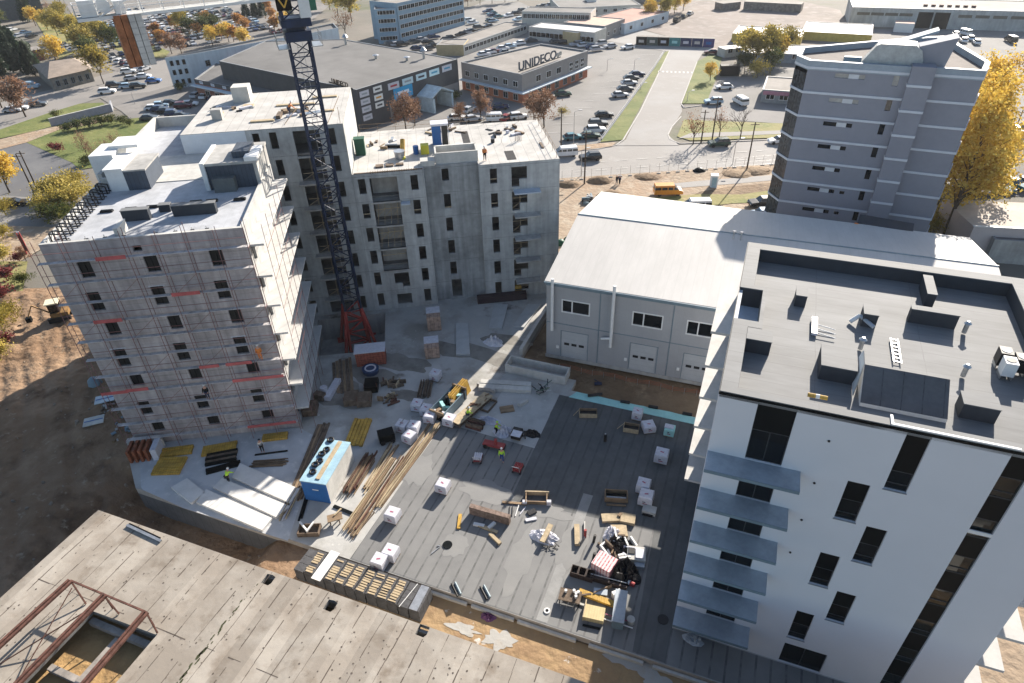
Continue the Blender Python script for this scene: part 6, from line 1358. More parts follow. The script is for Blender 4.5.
# ================================================================== TREES
random.seed(11)
PROT = {}
def make_tree_meshes(key, h, r, leafm, nl, ls, kind='round', trunk_r=.18, bare=False, seed=1):
    rnd = random.Random(seed); tb = MB(); tips = []
    hb = h*(.2 if kind != 'conifer' else .08)
    def limb(p, d, L_, rr, dep):
        q = p+d*L_; tb.tube(p, q, rr, 6 if dep == 0 else 4, r2=rr*.62, cap=False); tips.append(q)
        if dep >= (3 if not bare else 4) or rr < .015: return
        for k in range(3 if dep else 5):
            nd = (d+Vector((rnd.uniform(-1,1),rnd.uniform(-1,1),rnd.uniform(-.15,.7)))*.75).normalized(); limb(q if k < 2 else p.lerp(q, rnd.uniform(.5,.9)), nd, L_*rnd.uniform(.55,.8), rr*.55, dep+1)
    if kind == 'conifer':
        tb.tube((0,0,0),(0,0,h),trunk_r,6,r2=.03)
    elif kind == 'tall':
        tb.tube((0,0,0),(0,0,h*.92),trunk_r,7,r2=.05)
        for k in range(26):
            z = h*(.15+.75*k/26); a = rnd.uniform(0,6.28); rr = r*(1-.55*abs(k/26-.35)); p = Vector((0,0,z)); q = p+Vector((math.cos(a)*rr*.8,math.sin(a)*rr*.8,rr*.9)); tb.tube(p,q,trunk_r*.35*(1-k/40),4,r2=.02,cap=False); tips.append(q); tips.append(p.lerp(q,.6))
    else:
        limb(Vector((0,0,0)), Vector((rnd.uniform(-.06,.06),rnd.uniform(-.06,.06),1)).normalized(), h*.34, trunk_r, 0)
    trunk = tb.mesh(key+'_trunk', bark)
    lb = MB(); 
    if not bare:
        cl = []
        if kind == 'conifer':
            for k in range(34):
                z = h*(.08+.9*k/34); rr = r*(1-k/34)**.8; 
                for j in range(6): a = rnd.uniform(0,6.28); cl.append((Vector((math.cos(a)*rr*rnd.uniform(.4,1),math.sin(a)*rr*rnd.uniform(.4,1),z)), r*.28))
        else:
            for q in tips:
                if q.z > h*.22: cl.append((q, r*rnd.uniform(.12,.3)))
            for k in range(26):
                a = rnd.uniform(0,6.28); e = rnd.uniform(-.6,1.4); rr = r*rnd.uniform(.55,1.0); zc = h*.55; q = Vector((math.cos(a)*math.cos(e)*rr, math.sin(a)*math.cos(e)*rr, zc+math.sin(e)*h*.40*rnd.uniform(.8,1.1))); cl.append((q, r*rnd.uniform(.14,.3)))
        for i in range(nl):
            c, s = rnd.choice(cl); p = c+Vector((rnd.gauss(0,1),rnd.gauss(0,1),rnd.gauss(0,.75)))*s*.75
            if p.z < h*.06: continue
            a = Vector((rnd.gauss(0,1),rnd.gauss(0,1),rnd.gauss(0,1))).normalized(); b_ = a.orthogonal().normalized(); l = ls*rnd.uniform(.6,1.4)
            if kind == 'conifer': a = Vector((p.x,p.y,-.5*r)).normalized(); b_ = a.orthogonal().normalized(); l *= 1.2
            lb.add([p-a*l*.5-b_*l*.35, p-a*l*.4+b_*l*.35, p+a*l*.55+b_*l*.25, p+a*l*.5-b_*l*.3], [(0,1,2,3)])
    crown = lb.mesh(key+'_crown', leafm) if not bare else None
    PROT[key] = (trunk, crown, h)
make_tree_meshes('bigyel', 22, 5.4, L_yellow, 8500, .33, 'tall', .35, seed=2)
make_tree_meshes('bigyel2', 19, 5.4, L_yellow, 7500, .34, 'round', .32, seed=21)
make_tree_meshes('yel', 8, 3.0, L_yellow, 2600, .34, seed=3)
make_tree_meshes('ygr', 10, 4.2, L_ygreen, 3600, .40, seed=4)
make_tree_meshes('ora', 6.5, 2.7, L_orange, 1800, .38, seed=5)
make_tree_meshes('bro', 8, 3.1, L_brown, 2600, .26, seed=6)
make_tree_meshes('grn', 9, 3.6, L_green, 3200, .38, seed=7)
make_tree_meshes('con', 11, 3.0, L_dark, 3600, .38, 'conifer', .2, seed=8)
make_tree_meshes('bare', 8, 3.0, L_brown, 0, .3, bare=True, trunk_r=.15, seed=9)
make_tree_meshes('sparse', 8, 3.2, L_brown, 450, .22, trunk_r=.16, seed=10)
make_tree_meshes('bush', 2.6, 2.4, L_green, 1300, .24, trunk_r=.08, seed=12)
make_tree_meshes('ybush', 3.2, 2.8, L_ygreen, 2400, .2, trunk_r=.08, seed=13)
make_tree_meshes('rbush', 1.8, 1.6, L_red, 900, .2, trunk_r=.06, seed=14)
make_tree_meshes('tallbare', 17, 2.5, L_brown, 300, .3, 'tall', .25, seed=15)
def tree(key, x, y, label, s=1.0, cat='tree', z=ZG, grp=None, rz=None, sz=None, loc=None):
    p = loc or G(x, y, z); tr, cr, h = PROT[key]
    nm = {'con':'conifer_tree','bush':'shrub','ybush':'shrub','rbush':'shrub'}.get(key,'autumn_tree' if cr else 'bare_tree')
    t = thing(nm, label, cat, p, random.uniform(0,6.28) if rz is None else rz, grp); t.scale = (s, s, sz or s)
    place_mesh('trunk', tr, t)
    if cr: place_mesh('crown', cr, t)
    return t
# large yellow trees beside the tower
tree('bigyel', 0,0, 'tallest bright yellow tree right beside the grey tower', 1.0, loc=Vector((66.5,90,ZG)), rz=1.0)
tree('bigyel2', 0,0, 'spreading golden tree in front of the east car park, its crown against the tower', .95, loc=Vector((70.5,93.5,ZG)), rz=2.2)
tree('bigyel', 0,0, 'golden tree at the right picture edge beyond the tower', .9, loc=Vector((84,116,ZG)), rz=4.0)
tree('bigyel2', 0,0, 'yellow tree behind the tower top, near the warehouse yard', .8, loc=Vector((76,117,ZG)), rz=5.2)
tree('bigyel', 0,0, 'bright golden tree behind the tallest one beside the grey tower', .98, loc=Vector((72,102,ZG)), rz=3.3)
tree('bigyel2', 0,0, 'low golden tree above the parked cars at the right edge', .62, loc=Vector((82,106,ZG)), rz=.3)
tree('ybush', 925, 236, 'olive bush at the foot of the tower by the hall corner', 1.1, 'shrub')
tree('ybush', 960, 218, 'pale olive bush at the left wall of the beige shed', 1.0, 'shrub')
tree('ybush', 932, 226, 'yellow green bush in the gap between tower and beige shed', 1.0, 'shrub')
tree('bush', 941, 222, 'dark green bush in the gap between tower and beige shed', .9, 'shrub')
tree('ybush', 946, 212, 'small light green tree at the shed corner', .9, 'shrub')
tree('ygr', 752, 70, 'large olive tree left behind the small shop', 1.0); tree('ygr', 764, 66, 'yellow green tree directly behind the small shop', 1.05); tree('yel', 775, 64, 'yellow tree at the right behind the small shop', 1.0); tree('grn', 744, 74, 'olive brown tree beside the dark container', .7)
tree('ygr', 745, 62, 'dense yellow green tree left of the olive group', .9); tree('ybush', 757, 78, 'low yellow bush under the olive trees', 1.4, 'shrub'); tree('grn', 770, 74, 'green tree low in the olive group', .75)
tree('ygr', 783, 60, 'olive tree right of the shop row partly behind the tower', .9)
tree('yel', 710, 81, 'small yellow tree on the green verge beside the side road', .62, rz=1)
tree('sparse', 693, 144.5, 'bare street tree nearest the road junction', .85); tree('sparse', 719, 138, 'bare street tree left of the tall dark pole', .8); tree('bare', 740, 139, 'leafless street tree in front of the small shop', .95)
for x, y, k, d in ((650,21,'yel','leftmost of four behind the containers'),(666,20,'ygr','second of four behind the containers'),(683,11,'yel','rightmost of four behind the containers'),(674,14,'yel','third of four behind the containers')): tree(k, x, y, 'yellow tree far off in the gravel yard, '+d, .95 if k == 'yel' else .8)
tree('bro', 406, 130, 'rust coloured tree in front of the dark office entrance', 1.05); tree('bro', 415, 126, 'second rust coloured tree at the office corner', .8); tree('bro', 481, 121, 'rust coloured tree in front of the lettered grey building', .9); tree('bro', 461, 123, 'low brown tree left of the parked white van', .6)
tree('bro', 544, 128, 'large brown tree beside the concrete shell roof corner', 1.05); tree('bro', 534, 120, 'brown tree behind the shell roof corner, left of the large one', .8); tree('ybush', 563, 116, 'small yellow green bush at the car park edge', .6, 'shrub')
tree('bush', 425, 108, 'green bush right of the pale entrance porch', .7, 'shrub'); tree('bush', 447, 102, 'flat dark hedge along the dark office wall', .8, 'shrub'); tree('bush', 455, 100, 'flat dark hedge right end along the dark office wall', .8, 'shrub')
tree('bush', 181, 91, 'dark green bush at the foot of the pale blue factory wall', .8, 'shrub')
# left side
tree('con', 8, 62, 'tall dark conifer at the left picture edge', 1.25); tree('con', 22, 72, 'dark conifer next to the old stone house', 1.15); tree('con', 36, 76, 'dark conifer touching the old stone house', .9); tree('con', 2, 78, 'conifer in front of the others at the left edge', .9)
tree('con', 30, 22, 'dark conifer far off by the dark roofs', 1.0); tree('con', 5, 20, 'conifer far off at the top left corner', 1.1)
tree('bro', 26, 117, 'rusty brown tree leaning beside the main road at the left', 1.25, rz=2); tree('bro', 2, 108, 'rusty brown tree at the left edge by the main road', 1.1)
tree('yel', 58, 66, 'yellow tree behind the old stone house', 1.15); tree('ygr', 104, 84, 'large green brown tree right of the old stone house', 1.05); tree('grn', 92, 66, 'green tree behind the large green brown one', 1.0)
for i,(x,y,k) in enumerate(((36,26,'yel'),(48,30,'yel'),(58,36,'ygr'),(68,42,'ygr'),(80,44,'ygr'),(92,48,'ygr'),(104,50,'ygr'),(114,50,'grn'),(52,18,'sparse'),(66,28,'ygr'),(84,56,'ygr'))): tree(k, x, y, ['bright yellow','yellow','olive yellow','olive','pale olive','yellow olive','dull olive','green','thin grey','greenish','dense olive'][i]+' tree in the row left of the counterweights, '+['first','second','third','fourth','fifth','sixth','seventh','eighth','behind the second','behind the fourth','before the sixth'][i]+' from left', .95)
lot = [(207,26,'ora'),(176,30,'ora'),(185,34,'ygr'),(164,46,'ora'),(198,38,'ora'),(222,40,'ora'),(234,42,'ora'),(240,28,'ora'),(246,33,'ora'),(229,42,'yel'),(213,46,'yel'),(275,32,'ora'),(272,22,'ora'),(190,38,'grn'),(205,36,'grn'),(214,34,'grn'),(268,14,'ora'),(150,52,'bro'),(172,54,'bro'),(182,54,'bro'),(262,10,'ora'),(158,38,'ora'),(246,48,'yel'),(284,30,'yel')]
for i,(x,y,k) in enumerate(lot): tree(k, x, y, {'ora':'orange','ygr':'olive','yel':'yellow','grn':'green','bro':'brown'}[k]+' tree standing among the cars of the far lot behind the pale blue factory', .85, grp='%s trees in the far parking lot' % {'ora':'orange','ygr':'olive','yel':'yellow','grn':'green','bro':'brown'}[k])
for i,(x,y) in enumerate(((247,18),(256,17),(263,17),(290,20))): tree('con', x, y, 'dark conifer in the short row at the far end of the parking lot', .6, grp='dark conifers at the far end of the lot')
tree('sparse', 346, 38, 'thin tree left of the blue office building', 1.3); tree('ygr', 352, 22, 'olive tree behind the left end of the blue office', 1.2); tree('ygr', 338, 16, 'olive tree further left behind the blue office', 1.2); tree('yel', 330, 10, 'yellow tree far behind the blue office', 1.1)
for i,x in enumerate((468,480,492,505,518)): tree('grn' if i%2 else 'bro', x, 6-i*1.2, 'dark street tree in the far row behind the blue office, number %s from the left' % ['one','two','three','four','five'][i], .8)
for i,(x,y,s) in enumerate(((68,128,.7),(78,126,.9),(90,124,.9),(102,122,.9),(112,120,.8),(124,120,.7),(130,122,.6))): tree('bush', x, y+4, 'low olive shrub in the dense hedge below the small retaining wall', s, 'shrub', grp='hedge shrubs below the retaining wall')
for i,(x,y) in enumerate(((88,158),(97,162),(108,158),(118,150),(84,150))): tree('sparse', x, y, 'thin leafless young tree in the thicket beside the white roof', .55, grp='leafless thicket beside the white roof')
tree('bush', 88, 165, 'dark shrub at the foot of the leafless thicket', .7, 'shrub')
tree('rbush', 53, 150, 'crimson shrub on the small lawn, left of two', .8, 'shrub'); tree('rbush', 60, 152, 'crimson shrub on the small lawn, right of two', 1.0, 'shrub'); tree('bush', 57, 118, 'round green shrub at the end of the retaining wall', .7, 'shrub')
tree('yel', 10, 193, 'bright yellow tree with dark trunk at the left edge above the lane', 1.0)
for i,(x,y,k,s) in enumerate(((52,200,'ybush',1.2),(66,196,'ybush',1.3),(78,190,'ybush',1.1),(60,212,'ybush',1.2),(76,208,'ybush',1.3),(84,200,'ybush',1.0),(50,222,'bush',1.2),(64,222,'bush',1.2),(46,212,'ybush',1.0))): tree(k, x, y, 'yellow green shrub in the thicket beside the left roof edge, '+['upper left','top middle','top right','middle','middle right','right edge','','','lower left'][i] if k == 'ybush' else 'dark green shrub at the lower edge of the thicket beside the left roof edge', s, 'shrub', grp='shrubs of the thicket by the left roof edge, '+('yellow' if k=='ybush' else 'green'))
for i,(x,y,k,s) in enumerate(((6,215,'ybush',1.0),(4,240,'ybush',.9),(4,262,'ybush',.9),(10,280,'rbush',1.2),(4,300,'rbush',1.4),(12,318,'ybush',.8),(3,330,'ybush',1.0),(8,345,'rbush',1.0),(2,360,'ybush',.9),(20,262,'rbush',.9),(24,285,'bush',.8))): tree(k, x, y, 'scrubby autumn bush in the overgrown strip at the left edge, '+['topmost','second','third','crimson, below the third','large crimson in the middle','small yellow','yellow near the digger','crimson near the bottom','lowest','by the roof corner','green near the digger'][i], s*.9, 'shrub', grp='scrub bushes at the left edge')
tree('bro', 27, 262, 'dark brown bush in the shadow behind the scaffolded block corner', .35, 'shrub')
for i,(x,y) in enumerate(((0,30),(14,12),(-10,14),(40,4),(60,2))): tree('grn', x, y, 'dark tree mass far off at the top left, one of several', 1.0, grp='far dark trees at the top left')

# ================================================================== CARS
GL = paint('car_glass',(0.02,0.025,0.03),.12,spec=.6); TY = black_p; 
cols = {'white':(0.72,0.72,0.72),'black':(0.012,0.012,0.014),'silver':(0.40,0.41,0.43),'dark grey':(0.07,0.075,0.08),'dark blue':(0.015,0.03,0.09),'blue':(0.03,0.12,0.35),'red':(0.25,0.02,0.02),'maroon':(0.10,0.02,0.03),'teal':(0.03,0.14,0.17),'orange':(0.62,0.24,0.03),'dark green':(0.015,0.05,0.035),'pale blue':(0.30,0.42,0.52)}
def hexa(b, x0,x1,y, z0, x2,x3,y2,z1, m):
    b.add([(x0,-y,z0),(x1,-y,z0),(x1,y,z0),(x0,y,z0),(x2,-y2,z1),(x3,-y2,z1),(x3,y2,z1),(x2,y2,z1)], [(0,3,2,1),(4,5,6,7),(0,1,5,4),(1,2,6,5),(2,3,7,6),(3,0,4,7)], m)
CM = {}
def carmeshes(kind):
    if kind in CM: return CM[kind]
    body = MB(); gl = MB(); wh = MB()
    if kind == 'car':
        body.add([], []); 
        prof = [(-2.15,.35),(-2.2,.75),(-1.95,.92),(-.0,.95),(1.05,.95),(1.95,.80),(2.15,.6),(2.15,.32)]
        n = len(prof); vs = [(x,-.86,z) for x,z in prof]+[(x,.86,z) for x,z in prof]
        body.add(vs, [tuple(range(n)),tuple(range(n,2*n))[::-1]]+[(i,i+n,(i+1)%n+n,(i+1)%n) for i in range(n)])
        hexa(gl,-1.85,.95,.80,.951,-1.35,.3,.64,1.36,0); hexa(body,-1.36,.31,.65,1.361,-1.25,.2,.6,1.45,0)
        L=1.35; R=.33
    elif kind == 'suv':
        prof = [(-2.2,.4),(-2.25,.9),(-2.15,1.08),(.9,1.08),(2.0,.95),(2.2,.7),(2.2,.38)]
        n = len(prof); vs = [(x,-.9,z) for x,z in prof]+[(x,.9,z) for x,z in prof]
        body.add(vs, [tuple(range(n)),tuple(range(n,2*n))[::-1]]+[(i,i+n,(i+1)%n+n,(i+1)%n) for i in range(n)])
        hexa(gl,-2.12,.85,.84,1.081,-1.85,.3,.7,1.55,0); hexa(body,-1.86,.31,.71,1.551,-1.75,.2,.66,1.66,0)
        L=1.4; R=.37
    else:
        prof = [(-2.5,.4),(-2.5,1.2),(1.6,1.2),(2.3,1.0),(2.5,.75),(2.5,.38)]
        n = len(prof); vs = [(x,-.95,z) for x,z in prof]+[(x,.95,z) for x,z in prof]
        body.add(vs, [tuple(range(n)),tuple(range(n,2*n))[::-1]]+[(i,i+n,(i+1)%n+n,(i+1)%n) for i in range(n)])
        hexa(gl,-2.45,1.75,.93,1.201,-2.4,1.1,.84,1.65,0); hexa(body,-2.42,1.12,.86,1.651,-2.35,.95,.8,1.95,0)
        for x in (-1.4,-.3,.7): body.box(x,-.95,1.2,x+.14,-.86,1.66); body.box(x,.86,1.2,x+.14,.95,1.66)
        L=1.6; R=.37
    w = MB(); w.tube((0,-.1,0),(0,.1,0),R,12)
    hl = MB(); hl.box(-.06,-.17,-.08,.06,.17,.08)
    CM[kind] = (body, gl.mesh(kind+'_glass', GL), w.mesh(kind+'_wheel', TY), hl.mesh('light', white_p), L, R, {}); return CM[kind]
def car(label, x, y, deg, color='silver', kind='car', parts=True, grp=None, cat='car', loc=None):
    body, gl, w, hl, L, R, cache = carmeshes(kind)
    if color not in cache: cache[color] = body.mesh('car_body', paint('car_'+color.replace(' ','_'), cols[color], .25, spec=.6))
    t = thing('van' if kind == 'van' else 'parked_car', label, 'van' if kind == 'van' else cat, loc or G(x, y, ZG+.05), rad(deg), grp)
    place_mesh('body', cache[color], t); place_mesh('window_glass', gl, t)
    if parts:
        for sx in (-L, L):
            for sy in (-.8,.8): place_mesh('wheel', w, t, (sx,sy,R))
        for sy in (-.62,.62): place_mesh('headlight', hl, t, (2.14 if kind != 'van' else 2.48, sy, .68))
    return t
# right side road and lots
gcp = 'cars parked along the green verge'
for (x,y,c,k,d) in ((620,97,'silver','car','lowest of the upper group'),(625,91,'dark grey','car','second of the upper group'),(629,85,'silver','car','third of the upper group'),(631,80,'dark grey','car','fourth of the upper group'),(637,76,'dark blue','car','topmost of the upper group'),(604,117,'black','car','top one of the lower group'),(598,126,'dark grey','suv','second of the lower group'),(596,132.5,'white','suv','third of the lower group, white'),(590,138,'dark green','car','lowest of the lower group')):
    car('%s car nose-out by the verge fence, %s' % (c,d), x, y, 3+random.uniform(-2,2), c, k, grp=gcp)
car('dark teal car at the pole near the shell roof', 573,139.5,10,'teal'); car('dark green car beside the lettered building wall', 563,96,5,'dark green'); car('white car between the brown trees', 519,119,12,'white','suv'); car('red car next to the white one between the brown trees', 507,120,60,'red'); car('white van partly hidden by a rust coloured tree', 497,121,0,'white','van'); car('blue grey car in the shade near the office', 500,109,5,'dark blue'); car('silver car under the rusty tree', 473,121,20,'silver'); car('pale car behind the rusty trees', 457,120,10,'white'); car('grey car near the entrance yard', 469,112,60,'silver')
car('white minibus driving at the left on the main road', 565,156,186,'white','van'); car('dark car driving behind the white minibus', 590,160,186,'black','suv'); car('dark green car driving under the bare street trees', 718.5,146,184,'dark green','suv'); car('white car at the edge of the tower on the road', 778,143,184,'white')
car('maroon car at the junction with the cross road', 711,54,170,'maroon'); car('white car parked in the shop yard, upper one', 724,89,175,'white'); car('dark blue car parked below the white one in the shop yard', 713,104,178,'pale blue','suv'); car('white van standing beside the shop wall', 740,104,100,'white','van'); car('white car driving in the cross yard', 627.5,49,195,'white'); car('pale car left of the driving white one', 610,48,195,'silver')
car('dark car at the edge of the gravel yard', 677,22,60,'black','van'); car('grey car beside the yellow trees', 690,15,60,'silver'); car('dark parked car behind the trees of the gravel yard', 684,18,60,'dark grey')
car('orange van parked on the sand strip by the rough grass', 667.5,194.5,-1,'orange','van'); car('dark car parked by the grass near the tower', 761,206,182,'black','suv'); car('pale green and white car almost hidden behind the hall ridge', 760,218,178,'pale blue','suv'); car('white van roof showing behind the hall ridge', 695,210,178,'white','van')
for i,(x,y,c) in enumerate(((1000,190,'teal'),(988,191,'dark blue'),(975,193,'dark grey'),(960,193,'black'),(952,193,'silver'),(1014,188,'teal'),(1026,186,'silver'))): car('%s car parked in a row under the golden trees, %s' % (c,['fifth','fourth','third','second','first','sixth','last'][i]+' from the tower'), x, y, -65, c, 'suv' if i%2 else 'car', grp='cars parked under the golden trees')
car('white van on the road beyond the golden trees', 1010,141,183,'silver','van'); car('black car at the right edge on the far road', 1022,130,183,'black')
car('black box van in the warehouse yard', 1010,42,80,'black','van'); car('pale parked lorry cab in the warehouse yard', 963,35,100,'white','van')
for i,(x,y,c) in enumerate(((955,36,'silver'),(963,42,'white'),(970,40,'pale blue'),(976,44,'white'))): car('%s car beside the warehouse doors behind the tower, %s'%(c,['first','second','third','fourth'][i]), x,y,70,c,'car')
# office lots
near = [(424,66.5,'dark grey'),(416,65.5,'dark blue'),(409,65.5,'black'),(402,65,'silver'),(395,64,'dark grey'),(430,63,'white')]
L1 = [(428,44,'black'),(415,43,'dark grey'),(422,41,'silver'),(434,39,'dark blue'),(461,36,'black'),(466,34,'silver'),(472,33,'black'),(417,50,'dark blue'),(428,50,'dark grey'),(434,47,'black'),(447,41,'dark grey'),(452,40,'black'),(479,29,'dark grey'),(488,28,'black'),(493,22,'pale blue'),(493,17,'dark blue'),(391,46,'dark grey'),(397,46,'silver'),(403,46,'black'),(470,22,'silver'),(473,24,'white'),(488,13,'dark blue')]
L2_ = [(508,17,'white'),(499,18,'teal'),(492,15,'teal'),(491,22,'dark green'),(517,15,'black'),(523,12,'dark grey'),(527,12,'silver'),(540,8.5,'dark grey'),(549,7,'silver'),(556,5.5,'white'),(518,21,'pale blue'),(532,11,'black'),(545,7,'dark grey')]
L3_ = [(484,56,'white'),(494,53,'maroon'),(503,50,'white'),(510,48,'pale blue'),(519,45,'white'),(506,54,'dark grey'),(490,54,'white'),(565,44,'black'),(576,46,'silver'),(584,47,'white'),(592,48.5,'dark blue'),(600,45.5,'silver'),(597,51,'silver'),(556,43,'dark grey'),(531,42,'dark grey')]
lots = ((L1,25,'lot in front of the blue office building'),(L2_,30,'street lot right of the blue office building'),(L3_,20,'courtyard behind the lettered grey building'))
for lst, dg, place in lots:
    for (x,y,c) in lst: car('%s car parked in the %s' % (c, place), x, y, dg+random.choice((0,0,180))+random.uniform(-4,4), c, random.choice(('car','car','suv')), parts=False, grp='%s cars in the %s' % (c, place))
# west side
car('dark grey car on the main road at the left, ahead of the lawn', 39,106,12,'dark grey'); car('silver car at the left edge of the main road', 13,112,14,'silver'); car('white car following at the left edge of the main road', 20,110,14,'white'); car('white wagon turning near the lawn tip', 108,93.5,15,'white','suv'); car('black car above the white wagon at the junction', 115,87,20,'black','suv'); car('blue grey car in the junction queue', 128,88,15,'pale blue'); car('dark car in the junction queue beside the blue grey one', 139,88,15,'black','suv'); car('silver car higher up in the junction queue', 132,80,30,'silver'); car('white car crossing the junction', 144,78,10,'white'); car('bright blue car at the right of the junction', 154,82.5,8,'blue'); car('white car heading up the lot road', 129,73.5,20,'white','suv')
car('pale blue van parked beside the old stone house', 31,88.5,10,'pale blue','van'); car('dark car with a bright rear on the lane at the left', 17,206,14,'black')
for i,(x,y,c) in enumerate(((109,59,'black'),(115,61,'silver'),(121,63,'white'),(126,64.5,'maroon'),(131,66,'silver'),(136,67.5,'black'),(141,69,'white'),(145,70.5,'silver'))): car('%s car in the slanted row below the counterweights, place %s from the left' % (c,['one','two','three','four','five','six','seven','eight'][i]), x, y, 75, c, grp='row below the counterweights')
for i,(x,y,c) in enumerate(((54,43,'white'),(60,45,'black'),(65,47,'white'),(70,49,'silver'),(75,51,'white'),(12,31,'white'),(20,37,'silver'),(32,38,'black'),(26,34,'pale blue'))): car('%s car along the far west street' % c, x, y, 70, c, parts=False, grp='%s cars along the far west street' % c)
for i,(x,y,c) in enumerate(((150,120,'dark grey'),(154,110,'white'),(161,107,'pale blue'),(171,105,'black'),(184,108,'maroon'),(166,113,'black'),(175,116,'dark blue'),(182,118,'black'),(160,111,'dark blue'),(190,106,'white'))): car('%s car parked behind the white roof terrace, %s' % (c,['nearest the terrace','front left','second in the front row','third','red one at the right','lower row left','lower row middle','lower row right','partly hidden','far right'][i]), x, y, 10, c, random.choice(('car','suv')), grp='cars parked behind the white roof terrace')
for i,(x,y,c) in enumerate(((197,97,'silver'),(206,98,'white'),(215,100,'dark blue'),(224,101,'black'),(232,101,'dark grey'))): car('%s car parked under the brick facade of the dark office rear' % c, x, y, 80, c, parts=False)
# big far lot rows
random.seed(5); nfar = 0
a0, a1 = G(96,62,ZG), G(292,33,ZG); d = (a1-a0).normalized(); nrm = Vector((-d.y,d.x,0)); Lr = (a1-a0).length
cc = ['white','silver','black','dark grey','dark blue','silver','white','maroon','dark grey','pale blue','black']
for r in range(12):
    for i in range(int(Lr/2.9)):
        p = a0+d*(i*2.9+random.uniform(-.2,.2))+nrm*(4+r*8.6+(2.5 if r%2 else 0))
        if random.random() < .2: continue
        if nfar >= 210: break
        q = Vector((p.x,p.y,ZG+.03)); c = random.choice(cc); nfar += 1
        car('%s car parked in the big far lot behind the pale blue factory' % c, 0,0, math.degrees(math.atan2(nrm.y,nrm.x))+random.choice((0,180))+random.uniform(-2,2), c, 'car', parts=False, grp='%s cars in the big far lot' % c, loc=q)

# ================================================================== FAR BUILDINGS
def foot(pts, z=ZG): return [(G(x,y,z).x, G(x,y,z).y) for x,y in pts]
def bld(name, label, cat, P, h, wm, rm, zb=ZG, par=.4):
    """P = plan corners (world), anticlockwise; front wall first edge"""
    o = Vector((P[0][0],P[0][1],zb)); d = Vector((P[1][0]-P[0][0],P[1][1]-P[0][1])); a = math.atan2(d.y,d.x); t = thing(name, label, cat, o, a)
    Q = []
    for p in P:
        v = Vector((p[0]-o.x,p[1]-o.y)); Q.append((v.x*math.cos(a)+v.y*math.sin(a), -v.x*math.sin(a)+v.y*math.cos(a)))
    b = MB(); ring(b, Q, 0, h)
    b2 = MB(); n = len(Q); cx = sum(q[0] for q in Q)/n; cy = sum(q[1] for q in Q)/n; I = off(Q,-.35) if par else Q
    b.build('wall', wm, t)
    if par:
        for i in range(n):
            j = (i+1)%n; b2.add([(*Q[i],h),(*Q[j],h),(*I[j],h),(*I[i],h),(*I[i],h-par),(*I[j],h-par)], [(0,1,2,3),(3,2,5,4)])
    b2.build('parapet', mat('coping_grey',(0.22,0.23,0.24),.6), t) if par else None
    b3 = MB(); b3.sheet(I, h-par if par else h); b3.build('roof', rm, t)
    return t, Q
def quadr(x0,y0,x1,y1,depth, side=1, z=ZG):
    a, c = G(x0,y0,z), G(x1,y1,z); d = (c-a).normalized(); n = Vector((-d.y,d.x,0))*side; return [(a.x,a.y),(c.x,c.y),((c+n*depth).x,(c+n*depth).y),((a+n*depth).x,(a+n*depth).y)]
WIN = {}
def winm(w_, h_, fr=white_p, k='w'):
    key = (w_,h_,k)
    if key not in WIN:
        b = MB(); b.box(-w_/2,-.05,0,w_/2,.0,h_,0); b.box(-w_/2+.1,-.07,.1,-.05,-.052,h_-.1,1); b.box(.05,-.07,.1,w_/2-.1,-.052,h_-.1,1); WIN[key] = b.mesh('window_mesh', [fr, glass_dark])
    return WIN[key]
def wins(t, p, q, n, zs, w_, h_, fr=white_p, k='w', name='window', margin=.5, cap=100):
    p, q = Vector(p), Vector(q); d = q-p; a = math.atan2(d.y,d.x); L_ = d.length; c = 0
    for z in zs:
        for i in range(n):
            if c >= cap: return
            s = margin+(L_-2*margin)*(i+.5)/n; pt = p+d*(s/L_); nn = Vector((d.y,-d.x)).normalized()*.02; place_mesh(name, winm(w_,h_,fr,k), t, (pt.x+nn.x,pt.y+nn.y,z), a); c += 1
grey_dk = mat('dark_grey_cladding',(0.065,0.065,0.07),.7,var=.12,scale=.4); roof_felt = mat('grey_felt_roof',(0.145,0.14,0.135),.85,var=.18,scale=.06); grey_md = mat('taupe_render',(0.25,0.235,0.225),.8,var=.06); pale_blue = mat('pale_blue_render',(0.52,0.58,0.62),.8,var=.08,scale=.2,streak=.1); blue_off = mat('blue_office_cladding',(0.22,0.32,0.40),.7,var=.06); gravelroof = mat('beige_roof',(0.235,0.215,0.195),.9,var=.15,scale=.15); white_roof = mat('white_metal_roof',(0.5,0.49,0.47),.6,var=.06,scale=.2)
def text(txt, size, mtl, parent, loc, rot, name='lettering', ext=.08):
    cu = bpy.data.curves.new(name, 'FONT'); cu.body = txt; cu.size = size; cu.extrude = ext; cu.align_x = 'CENTER'; cu.offset = .02*size; cu.materials.append(mtl)
    o = bpy.data.objects.new(name, cu); me = bpy.data.meshes.new_from_object(o); bpy.data.objects.remove(o); bpy.data.curves.remove(cu)
    o = bpy.data.objects.new(name, me); col.objects.link(o); o.parent = parent; o.location = loc; o.rotation_euler = rot; return o
